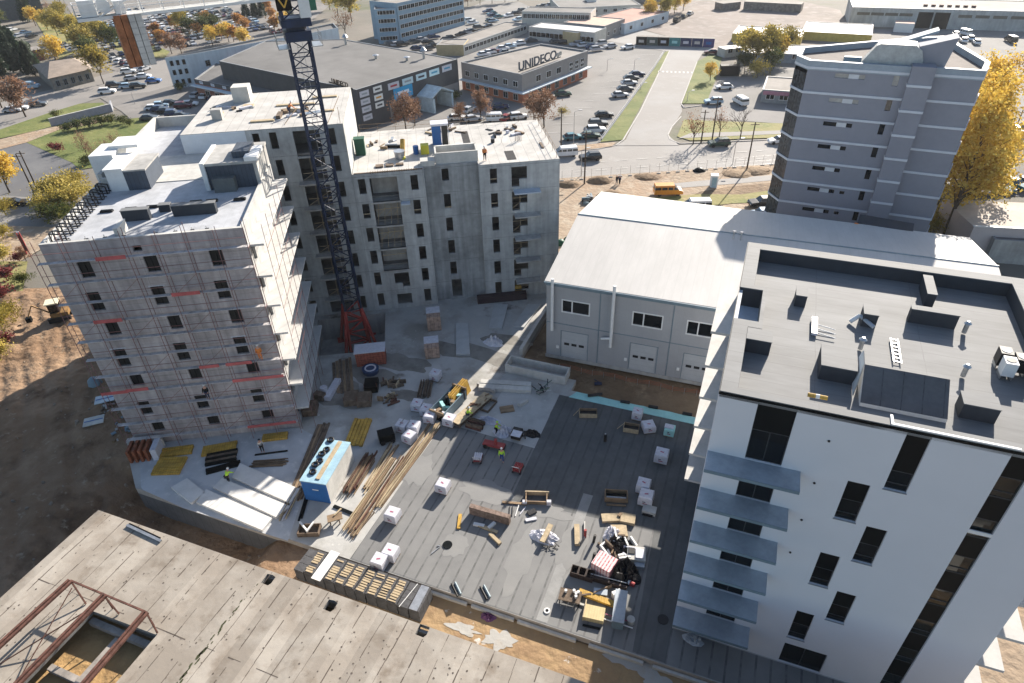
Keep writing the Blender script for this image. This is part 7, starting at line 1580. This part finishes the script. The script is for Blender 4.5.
# dark office with signs (corner at px 363,131)
c0 = G(363,131,ZG); c1 = G(460,96,ZG); d = (c1-c0).normalized(); n = Vector((-d.y,d.x,0)); roofz = 8.45; 
c3 = G(200,68,roofz); 
P = [(c0.x,c0.y),(c1.x,c1.y)]; bk = G(343,39,roofz); lf = G(265,41,roofz); le = G(219,61,roofz); P += [(bk.x,bk.y),(lf.x,lf.y),(le.x,le.y)]
t, Q = bld('office_hall', 'large dark grey office hall with a wide felt roof and rows of small white signs', 'office building', P, roofz-ZG, grey_dk, roof_felt, par=.15)
L_ = Q[1][0]
signc = [foil, paint('sign_pale_blue',(0.5,0.65,0.7),.5), paint('sign_white',(0.75,0.75,0.72),.5)]
def sign(t, x, z, w_, h_, m, mk):
    s_ = MB().box(x-w_/2,-.08,z,x+w_/2,-.02,z+h_).build('sign_panel', m, t); MB().box(x-w_*.3,-.1,z+h_*.35,x+w_*.3,-.081,z+h_*.65).build('sign_marking', mk, s_)
marks = [paint('mark_dark',(0.05,0.05,0.06)),paint('mark_red',(0.4,0.05,0.06)),paint('mark_blue',(0.08,0.3,0.45)),paint('mark_orange',(0.6,0.3,0.05)),paint('mark_grey',(0.3,0.33,0.35))]
for j,z in enumerate((7.2,5.5,3.8,2.0)): sign(t, 2.0, z, 2.7, 1.25, signc[0], marks[4])
for j,z in enumerate((7.3,5.5,3.8)): sign(t, 6.0, z, 2.6, 1.25, signc[2], marks[3 if j == 1 else 0])
for j in range(5): sign(t, 11.0+j*4.6, 6.85+.05*j, 3.5, 1.45, signc[j%2*1+ (0 if j != 2 else 1)], marks[[1,4,0,2,2][j]])
sign(t, 13.8, 4.2, 6.2, 2.6, paint('banner_blue',(0.02,0.30,0.55),.5), paint('banner_white',(0.7,0.75,0.8)))
MB().box(9.0,-.06,.1,L_-.3,-.015,3.6).build('ground_floor_render', grey_md, t); MB().box(10,-.9,.05,17,-.07,3.0).build('brick_base', brick_o, t)
b = MB()
for x in (18.5,25.0):
    b.box(x,-5,0,x+.6,-.07,3.4)
hexv = [(18.0,-5,3.4),(21.8,-5,5.2),(25.9,-5,3.4),(18.0,-.07,3.4),(21.8,-.07,5.2),(25.9,-.07,3.4)]
b.add(hexv+[(x,y,z+.4) for x,y,z in hexv], [(6,7,10,9),(7,8,11,10),(0,6,7,1),(1,7,8,2),(0,3,9,6),(2,8,11,5),(0,1,4,3),(1,2,5,4)]); b.build('entrance_porch', mat('pale_blue_porch',(0.45,0.55,0.60),.6), t)
MB().box(17,-1.5,3.0,10,-.07,3.3).build('canopy', pale_blue, t)
for i,(x,y) in enumerate(((346,44),(424,58),(407,60),(376,58))):
    q = G(x,y,roofz); v = Vector((q.x-c0.x,q.y-c0.y)); a = t.rotation_euler.z; lx, ly = v.x*math.cos(a)+v.y*math.sin(a), -v.x*math.sin(a)+v.y*math.cos(a)
    b = MB(); b.tube((lx,ly,roofz-ZG-.2),(lx,ly,roofz-ZG+(1.8 if i<2 else .7)),.35,10); b.tube((lx,ly,roofz-ZG+(1.8 if i<2 else .7)),(lx,ly,roofz-ZG+(2.6 if i<2 else .9)),.9,10,r2=.3); b.build('roof_ventilator', steel, t)
# small lettering on the roof corner of the dark office
lw = G(328,80,roofz+.6); lw2 = G(352,87,roofz+.6)
tt = thing('roof_sign', 'small brown rooftop letters reading UNIDECO at the dark office corner', 'sign', (lw.x,lw.y,roofz), math.atan2((lw2-lw).y,(lw2-lw).x))
o = text('UNIDECO', 1.45, mat('sign_brown',(0.10,0.07,0.05),.6), tt, ((lw2-lw).length/2,0,.25), (rad(90),0,0)); MB().box(0,.1,0,(lw2-lw).length,.16,.3).build('support_rail', clad_dark, tt)
# lower lettered building
c0 = G(522,119,ZG); b0 = G(590,79,ZG); bl = G(455,100,ZG)
hz = 6.3; bk = G(575,48,hz); bk2 = G(461,64,hz)
rt0 = G(522,74.5,hz); rr = G(588,50.5,hz); ll = G(461,62,hz); back = G(541,43.5,hz)
P = [(rt0.x,rt0.y),(rr.x,rr.y),(back.x,back.y),(ll.x,ll.y)]
t, Q = bld('lettered_building', 'taupe two storey building with big rooftop letters and an orange brick base', 'office building', P, hz-ZG, grey_md, gravelroof, par=.4)
L_ = Q[1][0]
b = MB(); ex = off(Q,.05); ring(b, ex, 0, 2.6); b.build('brick_base', brick_o, t)
b = MB(); b.box(-1.4,-1.4,2.65,L_+.2,-.06,2.9); b.build('canopy', pale_blue, t)
a_ = Vector(Q[3]); dd = -a_.normalized(); nn_ = Vector((dd.y,-dd.x))
b = MB(); c1_, c2_ = a_, Vector((0,0)); b.add([(*(c1_),2.66),(*(c2_),2.66),(*(c2_+nn_*1.4),2.66),(*(c1_+nn_*1.4),2.66),(*(c1_),2.9),(*(c2_),2.9),(*(c2_+nn_*1.4),2.9),(*(c1_+nn_*1.4),2.9)], [(0,3,2,1),(4,5,6,7),(1,2,6,5),(2,3,7,6),(3,0,4,7)]); b.build('canopy', pale_blue, t)
wins(t, (4,0),(L_*.62,0), 3, (3.9,), 2.1, 1.6); wins(t, (L_*.66,0),(L_-1,0), 3, (4.6,3.4), 1.7, .9, k='s'); wins(t, (1,-.06),(L_-1,-.06), 7, (.5,), 1.8, 1.7, fr=pale_blue, k='g')
wins(t, Q[3], Q[0], 6, (3.7,), 1.6, 1.4, k='l'); wins(t, tuple(a_+nn_*.06), tuple(nn_*.06), 6, (.5,), 1.6, 1.6, k='l')
pa, pb = G(519,71,hz+.3), G(556,58,hz+.3)
tt = thing('roof_sign', 'big dark rooftop letters reading UNIDECO along the front of the taupe building', 'sign', (pa.x,pa.y,hz), math.atan2((pb-pa).y,(pb-pa).x)); Lt = (pb-pa).length
o = text('UNIDECO', Lt/4.9, mat('sign_dark',(0.09,0.10,0.12),.6), tt, (Lt/2,0,.3), (rad(90),0,0)); o.scale = (1.12,.9,1); MB().box(0,.12,0,Lt+2.5,.2,.2).build('support_rail', clad_dark, tt)
b = MB(); b.tube((Lt+1.2,.1,.8),(Lt+1.2,.25,.8),.65,12); b.tube((Lt+2.3,.1,1.0),(Lt+2.3,.25,1.0),.55,12); b.build('logo_disc', steel, tt)
# blue office
c0 = G(405,42.5,ZG); c1 = G(464,27,ZG)
P = quadr(401,42.5,465,25,13); t, Q = bld('blue_office', 'five storey blue office slab with rows of white framed windows', 'office building', P, 12.2, blue_off, gravelroof, par=.4)
wins(t, (0,0), (Q[1][0],0), 17, (1.4,4.2,7.0,9.8), 1.9, 1.45)
P = quadr(379,44,400,42.6,16); t, Q = bld('blue_office_wing', 'projecting left wing of the blue office with a windowless side', 'office building', P, 10.8, blue_off, gravelroof, par=.4); wins(t, (.5,0),(Q[1][0]-.3,0), 5, (1.0,3.7,6.4,9.0), 1.5, 1.3)
# pale blue factory
A0 = G(174.5,89,ZG); A1 = G(196,86,ZG); P = [(A0.x,A0.y),(A1.x,A1.y)]; e1 = G(338,28,7.6); e0 = G(333,20,8.5); e2 = G(163,52,8.5); P = [(A0.x,A0.y),(A1.x,A1.y),(e1.x,e1.y),(e0.x,e0.y)]
t, Q = bld('pale_blue_factory', 'long pale blue factory block with small dark windows', 'factory', P, 8.3, pale_blue, roof_felt, par=.5)
wins(t, Q[0], Q[1], 3, (1.0,3.6,6.0), .8, 1.3, fr=clad_dark, k='f'); 
q1, q2 = Vector(Q[1]), Vector(Q[2]); d = q2-q1
for f_ in (.08,.24,.4,.62,.8): wins(t, tuple(q1+d*f_), tuple(q1+d*(f_+.05)), 1, (4.5,), 1.4, 1.6, fr=trim_blue, k='f2')
# lower part in front of the dark office
t, Q = bld('lower_hall', 'lower flat roofed hall with a pale canopy edge and brick front below the dark office', 'hall', [(p[0],p[1]) for p in foot([(194,79),(330,108),(352,90),(219,61)], 4.2)], 4.2-ZG, mat('red_brick_wall',(0.25,0.11,0.08),.9,var=.3,scale=1.5), roof_felt, par=.3)
MB().box(-.3,-1.4,3.3,Q[1][0],-.02,3.6).build('canopy', pale_blue, t); wins(t, (2,0),(Q[1][0]-2,0), 11, (1.0,), 2.0, 1.5, k='an'); MB().box(0,-.05,3.9,Q[1][0],-.01,4.9).build('fascia', grey_dk, t)
for i in range(4): sign(t, 3+i*5, 3.95, 1.5, .7, foil, marks[4])
# shops, sheds and low blocks further off
def slab(name, label, cat, x0,y0,x1,y1,depth,h,wm,rm,nw=0,ws=(1.6,1.3),z1=1.2,side=1,par=.2,fr=white_p):
    t, Q = bld(name, label, cat, quadr(x0,y0,x1,y1,depth,side), h, wm, rm, par=par)
    if nw: wins(t, (0,0),(Q[1][0],0), nw, (z1,), ws[0], ws[1], fr=fr, k=name)
    return t
ochre = mat('ochre_wall',(0.45,0.36,0.20),.85,var=.1); yellow_w = mat('yellow_wall',(0.50,0.36,0.08),.8,var=.12); cream = mat('cream_wall',(0.5,0.48,0.43),.85,var=.1); redroof = mat('dull_red_roof',(0.33,0.17,0.13),.8,var=.15,scale=.2); pinkroof = mat('salmon_roof',(0.48,0.33,0.26),.85,var=.1)
slab('low_wing','long low wing with a pale roof running behind the lettered building','low building', 464,56,527,33,9,3.1,cream,gravelroof,18,(1.8,1.3))
slab('low_wing','short wing with a tan end wall and roof beside the blue office lot','low building', 437,56,464,56,9,3.3,ochre,gravelroof)
slab('low_wing','long two level wing with a row of windows across the courtyard','low building', 529,40,594,46.5,9,4.2,cream,white_roof,14,(2.4,1.6))
slab('low_wing','upper storey strip with arched windows behind the courtyard wing','low building', 522,31,590,33,10,6.5,cream,roof_felt,16,(1.5,1.6),z1=4.2)
slab('gable_house','ochre end building of the courtyard wing','low building', 577,46,592,41.5,6,3.9,ochre,gravelroof,2)
slab('pink_roof_house','house with a salmon roof left of the containers','house', 604,41,624,33,16,4.6,grey_md,pinkroof,3)
slab('red_roof_shed','long shed with a dull red roof behind the salmon roof','shed', 624,35,668,22,16,3.6,pale_blue,redroof,4)
slab('far_block','flat grey block far behind the courtyard','low building', 560,18,640,14,26,3.4,cream,roof_felt,8); slab('far_block','flat dark block at the top of the picture','low building', 575,4,680,2,25,4.0,grey_md,roof_felt,8)
slab('far_block','small white kiosk with a pointed top beyond the courtyard','kiosk', 588,11,596,10.5,5,4.5,white_p,white_roof)
slab('yellow_workshop','low yellow workshop with a white metal roof','workshop', 731,42,800,46,14,2.6,yellow_w,white_roof,3,(2.4,1.2)); slab('white_shed','low shed with a white roof right of the yellow workshop','shed', 742,62,868,66,12,2.6,mat('shed_grey',(0.25,0.28,0.32),.8),white_roof,6); slab('white_shed','long white roofed shed directly behind the tower','shed', 800,40,870,44,18,2.6,yellow_w,white_roof)
t = slab('small_shop','small flat roofed shop with a dark pink front','shop', 760,102.5,805,106,13,3.1,mat('shop_grey',(0.22,0.24,0.25),.8),gravelroof,3,(2.0,1.2),.9); MB().box(.3,-.08,1.9,9,-.02,2.8).build('fascia_sign', mat('dull_pink_sign',(0.35,0.16,0.22),.6), t)
slab('dark_container','dark container standing left of the olive trees','container', 720,76,739,76,2.5,2.6,clad_dark,clad_dark,par=0)
slab('white_kiosk','white kiosk on the verge end beside the maroon car','kiosk', 724,58,742,56,4,2.4,cream,white_roof,2,par=0)
# container row with painted sides
a0, a1 = G(636,44.5,ZG), G(714,47,ZG); d = (a1-a0); nC = 7; cl = [clad_dark, mat('container_grey_green',(0.06,0.08,0.07),.6), clad_dark, mat('container_teal',(0.05,0.22,0.22),.6), mat('container_navy',(0.03,0.04,0.10),.6), mat('container_navy',(0,0,0)), mat('container_violet',(0.06,0.05,0.16),.6)]
for i in range(nC):
    p = a0+d*((i+.5)/nC); t = thing('shipping_container','dark painted shipping container closing the side road, %s from the left' % ['first','second','third','teal one, fourth','fifth','sixth','violet one, last'][i],'container',(p.x,p.y,ZG),math.atan2(d.y,d.x),'containers across the end of the side road'); L_ = d.length/nC*.48
    MB().box(-L_,-1.2,.1,L_,1.2,2.6).build('body', cl[i], t); MB().box(-L_*.5,-1.23,.9,L_*.5,-1.202,1.7).build('graffiti_panel', [steel,steel,foil,cyan,foil,steel,blue_cont][i], t); MB().box(-L_-.02,-1.22,2.6,L_+.02,1.22,2.66).build('roof', gravelroof, t)
# warehouse top right
P = quadr(848,26,1060,33,22); t, Q = bld('white_warehouse','long whitewashed warehouse with dark gates at the top right','warehouse',P,6.0,mat('whitewashed_wall',(0.46,0.47,0.46),.9,var=.2,scale=.15,streak=.2),mat('dusty_roof',(0.30,0.28,0.26),.9,var=.15,scale=.1),par=.2)
Lw = Q[1][0]
for i,f_ in enumerate((.03,.1,.17,.24,.52,.6,.68,.76,.84,.92)): MB().box(Lw*f_,-.06,3.6,Lw*f_+4,-.01,4.5).build('window', mat('dusty_window',(0.12,0.11,0.09),.5), t)
for f_ in (.33,.41): MB().box(Lw*f_,-.08,.05,Lw*f_+4.5,-.01,5.0).build('gate', clad_dark, t)
for i in range(7): MB().box(Lw*.36+i*2.4,6,5.85,Lw*.36+i*2.4+1.2,7,6.4).build('roof_vent', rust, t)
slab('grey_crate_row','grey crates stacked in the far gravel yard','crates', 722,11,740,9,5,2.6,mat('crate_grey',(0.2,0.18,0.16),.9,var=.3),gravelroof,par=0); slab('grey_crate_row','longer row of grey crates at the far yard edge','crates', 743,10,800,13,6,3.0,mat('crate_grey',(0,0,0)),gravelroof,par=0)
slab('red_canopy','small salmon canopy behind the tower roof','canopy', 893,32,912,33,5,2.8,white_p,pinkroof,par=0)
# beige shed right
z0 = G(974,226.5,4.2); z1 = G(1080,232,4.2); zb_ = G(943,199,4.2)
P = [(z0.x,z0.y),(z1.x,z1.y),(z1.x+(zb_-z0).x,z1.y+(zb_-z0).y),(zb_.x,zb_.y)]
t, Q = bld('beige_shed','beige rendered shed with a pale flat roof and a round blue sign','shed',P,4.2-ZG,mat('pinkish_render',(0.52,0.45,0.43),.85,var=.06,scale=.3),mat('sandy_roof',(0.52,0.46,0.40),.9,var=.12,scale=.3),par=0)
MB().tube((7.0,-.02,2.2),(7.0,-.08,2.2),.42,16).build('round_sign', paint('sign_blue',(0.03,0.12,0.35)), t); MB().box(6.95,-.1,2.0,7.05,-.081,2.4).build('sign_mark', white_p, t)
MB().box(-.1,-.1,4.86-.02,Q[1][0],.3,4.95).build('coping', white_p, t)
slab('flat_grey_annex','low flat dark roof next to the right end of the hall','annex', 985,262,1060,268,9,3.6,conc,asph_dark,par=.15)
# old house at the left
P = foot([(55,91),(95,81.5),(86,70),(40,77)]); 
t, Q = bld('old_stone_house','old grey stone house with a hipped roof by the main road','house',P,3.6,mat('old_stone',(0.20,0.19,0.17),.9,var=.3,scale=1),roof_felt,par=0)
b = MB(); cx = sum(q[0] for q in Q)/4; cy = sum(q[1] for q in Q)/4; O_ = off(Q,.6); r1 = ((Q[0][0]+Q[3][0])/2+3,(Q[0][1]+Q[3][1])/2,5.6); r2 = ((Q[1][0]+Q[2][0])/2-3,(Q[1][1]+Q[2][1])/2,5.6)
b.add([(*O_[0],3.55),(*O_[1],3.55),(*O_[2],3.55),(*O_[3],3.55),r1,r2], [(0,1,5,4),(1,2,5),(2,3,4,5),(3,0,4)]); b.build('hipped_roof', mat('brownish_roof',(0.27,0.22,0.18),.9,var=.15,scale=.5), t); wins(t, Q[0], Q[1], 5, (.9,), 1.1, 1.6, fr=trim_blue, k='oh')
slab('brick_shed','small red brick shed behind the old stone house','shed', 26,63,46,60,7,3.4,mat('red_brick_wall',(0,0,0)),gravelroof,par=0)
slab('dark_far_hall','dark roofed hall far at the top left','hall', -30,26,46,16,30,8,mat('dark_hall',(0.06,0.07,0.08),.8),mat('brown_far_roof',(0.14,0.11,0.10),.8),par=0)
# small retaining wall of the lawn
a0, a1 = G(52,127,ZG), G(112,112,ZG); d = a1-a0
t = thing('retaining_wall','low curved grey retaining wall around the lawn tip','wall',(a0.x,a0.y,ZG),math.atan2(d.y,d.x)); MB().box(0,0,0,d.length,.3,1.9).build('wall', mat('grey_wall_paint',(0.25,0.26,0.29),.8,var=.1), t); MB().box(0,-.05,1.9,d.length+.1,.35,2.0).build('coping', conc_white, t); MB().obox((d.length+1,1.8),rad(65),4.2,.3,0,1.9).build('curved_end', mat('grey_wall_paint',(0,0,0)), t)

# ================================================================== POLES, LAMPS, FENCES, ROADSIDE THINGS
def pole(label, xb, yb, xt=None, yt=None, h=None, kind='wood'):
    p = G(xb,yb,ZG); h = h or (zat(xt,yt,p)-ZG); t = thing('utility_pole' if kind == 'wood' else 'street_lamp', label, 'pole' if kind == 'wood' else 'street lamp', p)
    b = MB(); b.tube((0,0,0),(0,0,h),.16 if kind == 'wood' else .08,7,r2=.1 if kind == 'wood' else .05); b.build('pole', bark if kind == 'wood' else steel, t)
    if kind == 'wood': MB().box(-.8,-.06,h-.5,.8,.06,h-.38).build('crossarm', timber_dark, t)
    else: MB().bar((0,0,h),(1.2,.3,h+.3),.05).build('arm', steel, t); MB().box(.9,.15,h+.2,1.6,.45,h+.34).build('lamp_head', steel, t)
pole('tall dark pole nearest the concrete shell, between road and sand', 584.3,184,583.5,131); pole('dark pole by the car park edge behind the white minibus', 561,147,560,109); pole('tall dark pole between the bare street trees', 711.9,141,715.5,97); pole('tall dark pole on the site side of the road near the tower', 746.5,171,754,122); pole('slim leaning post right of the first bare tree', 701,143,705,110)
pole('thin grey lamp by the car park entrance', 573.5,147,573,112,kind='lamp'); pole('thin lamp beside the pole nearest the shell', 581,176,581,150,kind='lamp'); pole('thin lamp on the site side left of the tall pole', 732.4,164.5,733,140,kind='lamp'); pole('dark lamp in front of the golden trees at the right edge', 1007.5,148,1022,110,kind='wood')
pole('weathered pole left of the two beside the lane', 37,199,15,154); pole('dark pole right of the two beside the lane', 41,197,19,151)
pole('slim post on the green verge', 640.5,90,640.5,84,kind='lamp'); pole('post on the verge corner at the side road', 687,102,687,92,kind='lamp'); pole('lamp in the middle of the car park, left', 607,71,607,60,kind='lamp'); pole('lamp in the middle of the car park, right', 634,70,634,60,kind='lamp'); pole('thin white pole at the junction by the lawn tip', 135,104,131,92,kind='lamp')
# temporary fence along the road
t = thing('temporary_fence','see through site fence with concrete feet along the road','fence',G(562,181,ZG)); o_ = G(562,181,ZG); e_ = G(790,163.5,ZG); d = e_-o_; n = 24
for i in range(n+1):
    q = d*(i/n); MB().tube(q+Vector((0,0,0)), q+Vector((0,0,2.0)), .03, 5).build('post', steel, t); MB().box(q.x-.35,q.y-.12,0,q.x+.35,q.y+.12,.18).build('foot_block', conc, t)
b = MB()
for hz in (.3,1.0,1.95): b.tube(Vector((0,0,hz)), d+Vector((0,0,hz)), .015, 4)
b.build('rail', steel, t)
t = thing('parapet_fence','dark thin railing along the green verge','fence',G(601,141,ZG)); o_ = G(601,141,ZG); pts = [G(x,y,ZG)-o_ for x,y in ((601,141),(640,88),(653,70),(664,53))]; b = MB(); rail(b, pts, 1.0, 2.5, .04); b.build('railing', steel, t)
b = MB(); P_ = [Vector(p) for p in pts]
for i in range(3): b.add([P_[i],P_[i+1],P_[i+1]+Vector((0,0,.55)),P_[i]+Vector((0,0,.55)),P_[i]+Vector((.15,0,.55)),P_[i+1]+Vector((.15,0,.55)),P_[i+1]+Vector((.15,0,0)),P_[i]+Vector((.15,0,0))], [(0,1,2,3),(3,2,5,4),(4,5,6,7),(3,2,1,0)])
b.build('low_wall', mat('grey_wall_paint',(0,0,0)), t)
p = G(713,187,ZG); t = thing('portable_toilet','white and pale blue portable toilet on the sand strip','portable toilet',p,rad(-10)); MB().box(-.6,-.6,.1,.6,.6,2.2).build('cabin', mat('pale_toilet',(0.55,0.62,0.68),.5), t); MB().box(-.4,-.63,.2,.4,-.603,2.0).build('door', ltblue_cont, t); MB().box(-.66,-.66,2.2,.66,.66,2.35).build('roof', white_p, t)
def mound(label, x, y, r, h, m):
    p = G(x,y,ZG); b = MB(); rn = random.Random(int(x)); n = 14; vs = []; K = 5
    for k in range(K):
        rr = r*(1-k/K)**.8; z = h*math.sin(k/K*1.5)
        for i in range(n): a = 2*math.pi*i/n; q = rr*rn.uniform(.85,1.15); vs.append((math.cos(a)*q*1.3, math.sin(a)*q, z))
    vs.append((0,0,h)); fs = [(k*n+i,k*n+(i+1)%n,(k+1)*n+(i+1)%n,(k+1)*n+i) for k in range(K-1) for i in range(n)]+[((K-1)*n+i,(K-1)*n+(i+1)%n,K*n) for i in range(n)]
    b.add(vs, fs); o = b.build('soil_heap', m, None, True); o.location = p; tag(o, label, 'soil heap')
mound('brown soil heap beside the pole nearest the shell',600,181,1.9,.9,dirt); mound('reddish soil heap behind the hall gable',611,197,2.2,1.2,dirt); mound('small soil heap left of the pole nearest the shell',569,185,1.8,.7,dirt); mound('soil heap along the fence in the middle',647,177,2.0,.5,dirt); mound('soil heap near the tall pole by the tower',755,171,2.6,.6,dirt); mound('dark heap by the fence with planks',699,171,1.0,.7,clad_dark); mound('soil heap at the end of the fence',738,174,2.4,.5,dirt)
t = thing('scrap_heap','grey scrap and pipes behind the hall gable end','scrap heap',G(594,201,ZG))
for k in range(22): MB().obox((random.uniform(-2.2,2.2),random.uniform(-1.6,1.6)),random.uniform(0,3),random.uniform(.4,1.6),.25,0,random.uniform(.2,.9)).build('scrap', random.choice([steel,clad_dark,trim_blue,conc]), t)
t = thing('site_debris','dark bags and hoses between the concrete shell and the hall','debris',G(562,243,ZG))
bags(t, 5, mat('dark_green_paint',(0,0,0)), .8, 1.5)
t = thing('excavator','yellow and grey mini digger at the left of the scaffolded block','digger',G(62,318,ZG+.6),rad(200))
for s in (-.8,.8): MB().box(-1.3,s-.22,0,1.3,s+.22,.65).build('track', black_p, t)
MB().box(-1.2,-.8,.65,.9,.8,1.2).build('body', mat('digger_brown',(0.25,0.14,0.05),.6,var=.3), t); MB().box(-.3,-.7,1.2,.9,.5,2.5).build('cab', glass_dark, t); MB().box(-.5,-.85,2.5,1.1,.7,2.65).build('cab_roof', paint('cream_roof',(0.66,0.60,0.42)), t)
b = MB(); b.bar((.9,0,1.0),(2.6,0,2.6),.16); b.build('boom', mat('digger_brown',(0,0,0)), t); b = MB(); b.bar((2.6,0,2.6),(3.6,0,1.0),.13); b.build('dipper_arm', mat('digger_brown',(0,0,0)), t); MB().box(3.3,-.35,.4,3.9,.35,1.0).build('bucket', clad_dark, t)
for i,(x,y,d_) in enumerate(((105,399,'upper'),(94,421,'lower'))):
    t = thing('plywood_sheet','pale sheet lying on the soil at the left scaffolding foot, '+d_+' one','sheet',G(x,y,ZG+.5),rad(20)); MB().box(-1.0,-.7,0,1.0,.7,.1).build('sheet', pale_blue if i == 0 else conc_white, t); MB().box(-.9,-.05,.1,.9,.05,.14).build('strap', blue_cont, t)
t = thing('steel_mast_gate','small red and white frame sticking out at the left roof corner','frame',FS.w(-17.2,.4,22.0),FS.a)
for s in (0,1.1): MB().bar((-.4-s*.2,0,0),(-.4-s*.2,0,2.0),.06).build('post', redp, t)
MB().bar((-.4,0,2),(-.62,0,2.0),.06).build('crossbar', foil, t); MB().box(-.6,-.02,.3,-.42,.02,1.8).build('mesh_panel', rust, t)
t = thing('grey_drum','grey tarpaulin heap at the left scaffolding foot','tarpaulin',G(93,385,ZG+.4)); bags(t, 2, trim_blue, .9, .5)
t = thing('scrap_heap','heap of planks and stones on the soil near the left scaffolding foot','scrap heap',G(113,407,ZG+.4))
for k in range(14): MB().obox((random.uniform(-1.2,1.2),random.uniform(-1,1)),random.uniform(0,3),random.uniform(.4,1.4),.15,0,random.uniform(.1,.4)).build('scrap', random.choice([timber,timber_dark,conc]), t)
t = thing('rubble','bluish rubble and stones spilled at the podium corner','rubble',G(128,425,ZG+.3)); rr_ = random.Random(4)
for k in range(40): MB().obox((rr_.gauss(0,1.1),rr_.gauss(0,1.0)),rr_.uniform(0,3),rr_.uniform(.15,.5),rr_.uniform(.15,.4),0,rr_.uniform(.05,.3)).build('stone', random.choice([conc,trim_blue,dirt]), t)
for lib in list(bpy.data.materials):
    pass

# ================================================================== light autumn haze over the whole site
hm = bpy.data.materials.new('air'); hm.use_nodes = True; t_ = hm.node_tree; t_.nodes.remove(t_.nodes['Principled BSDF']); pv = t_.nodes.new('ShaderNodeVolumePrincipled')
pv.inputs['Color'].default_value = (0.86,0.90,0.97,1); pv.inputs['Density'].default_value = 0.00009; pv.inputs['Anisotropy'].default_value = 0.3; t_.links.new(pv.outputs[0], t_.nodes['Material Output'].inputs['Volume'])
hz = MB().box(-2600,-900,-5.0,2600,3600,50).build('haze', hm); stuff(hz)

p = G(858,223,10.0); q = G(912,232.5,10.0); d = q-p
t = thing('stair_annex','dark grey low annex between the hall roof and the foot of the tower','annex',(p.x,p.y,ZG),math.atan2(d.y,d.x)); MB().box(0,0,0,d.length,2.5,10.0-ZG).build('wall', mat('annex_slate',(0.07,0.085,0.10),.8,var=.15), t); MB().box(-.08,-.08,10.0-ZG,d.length+.08,2.58,10.1-ZG).build('roof', slate, t)
t = thing('red_cloth','small orange red tarpaulin at the left end of the dark annex','tarpaulin',p+Vector((-.3,-.3,-.4))); bags(t, 1, orangef, .55, .05)
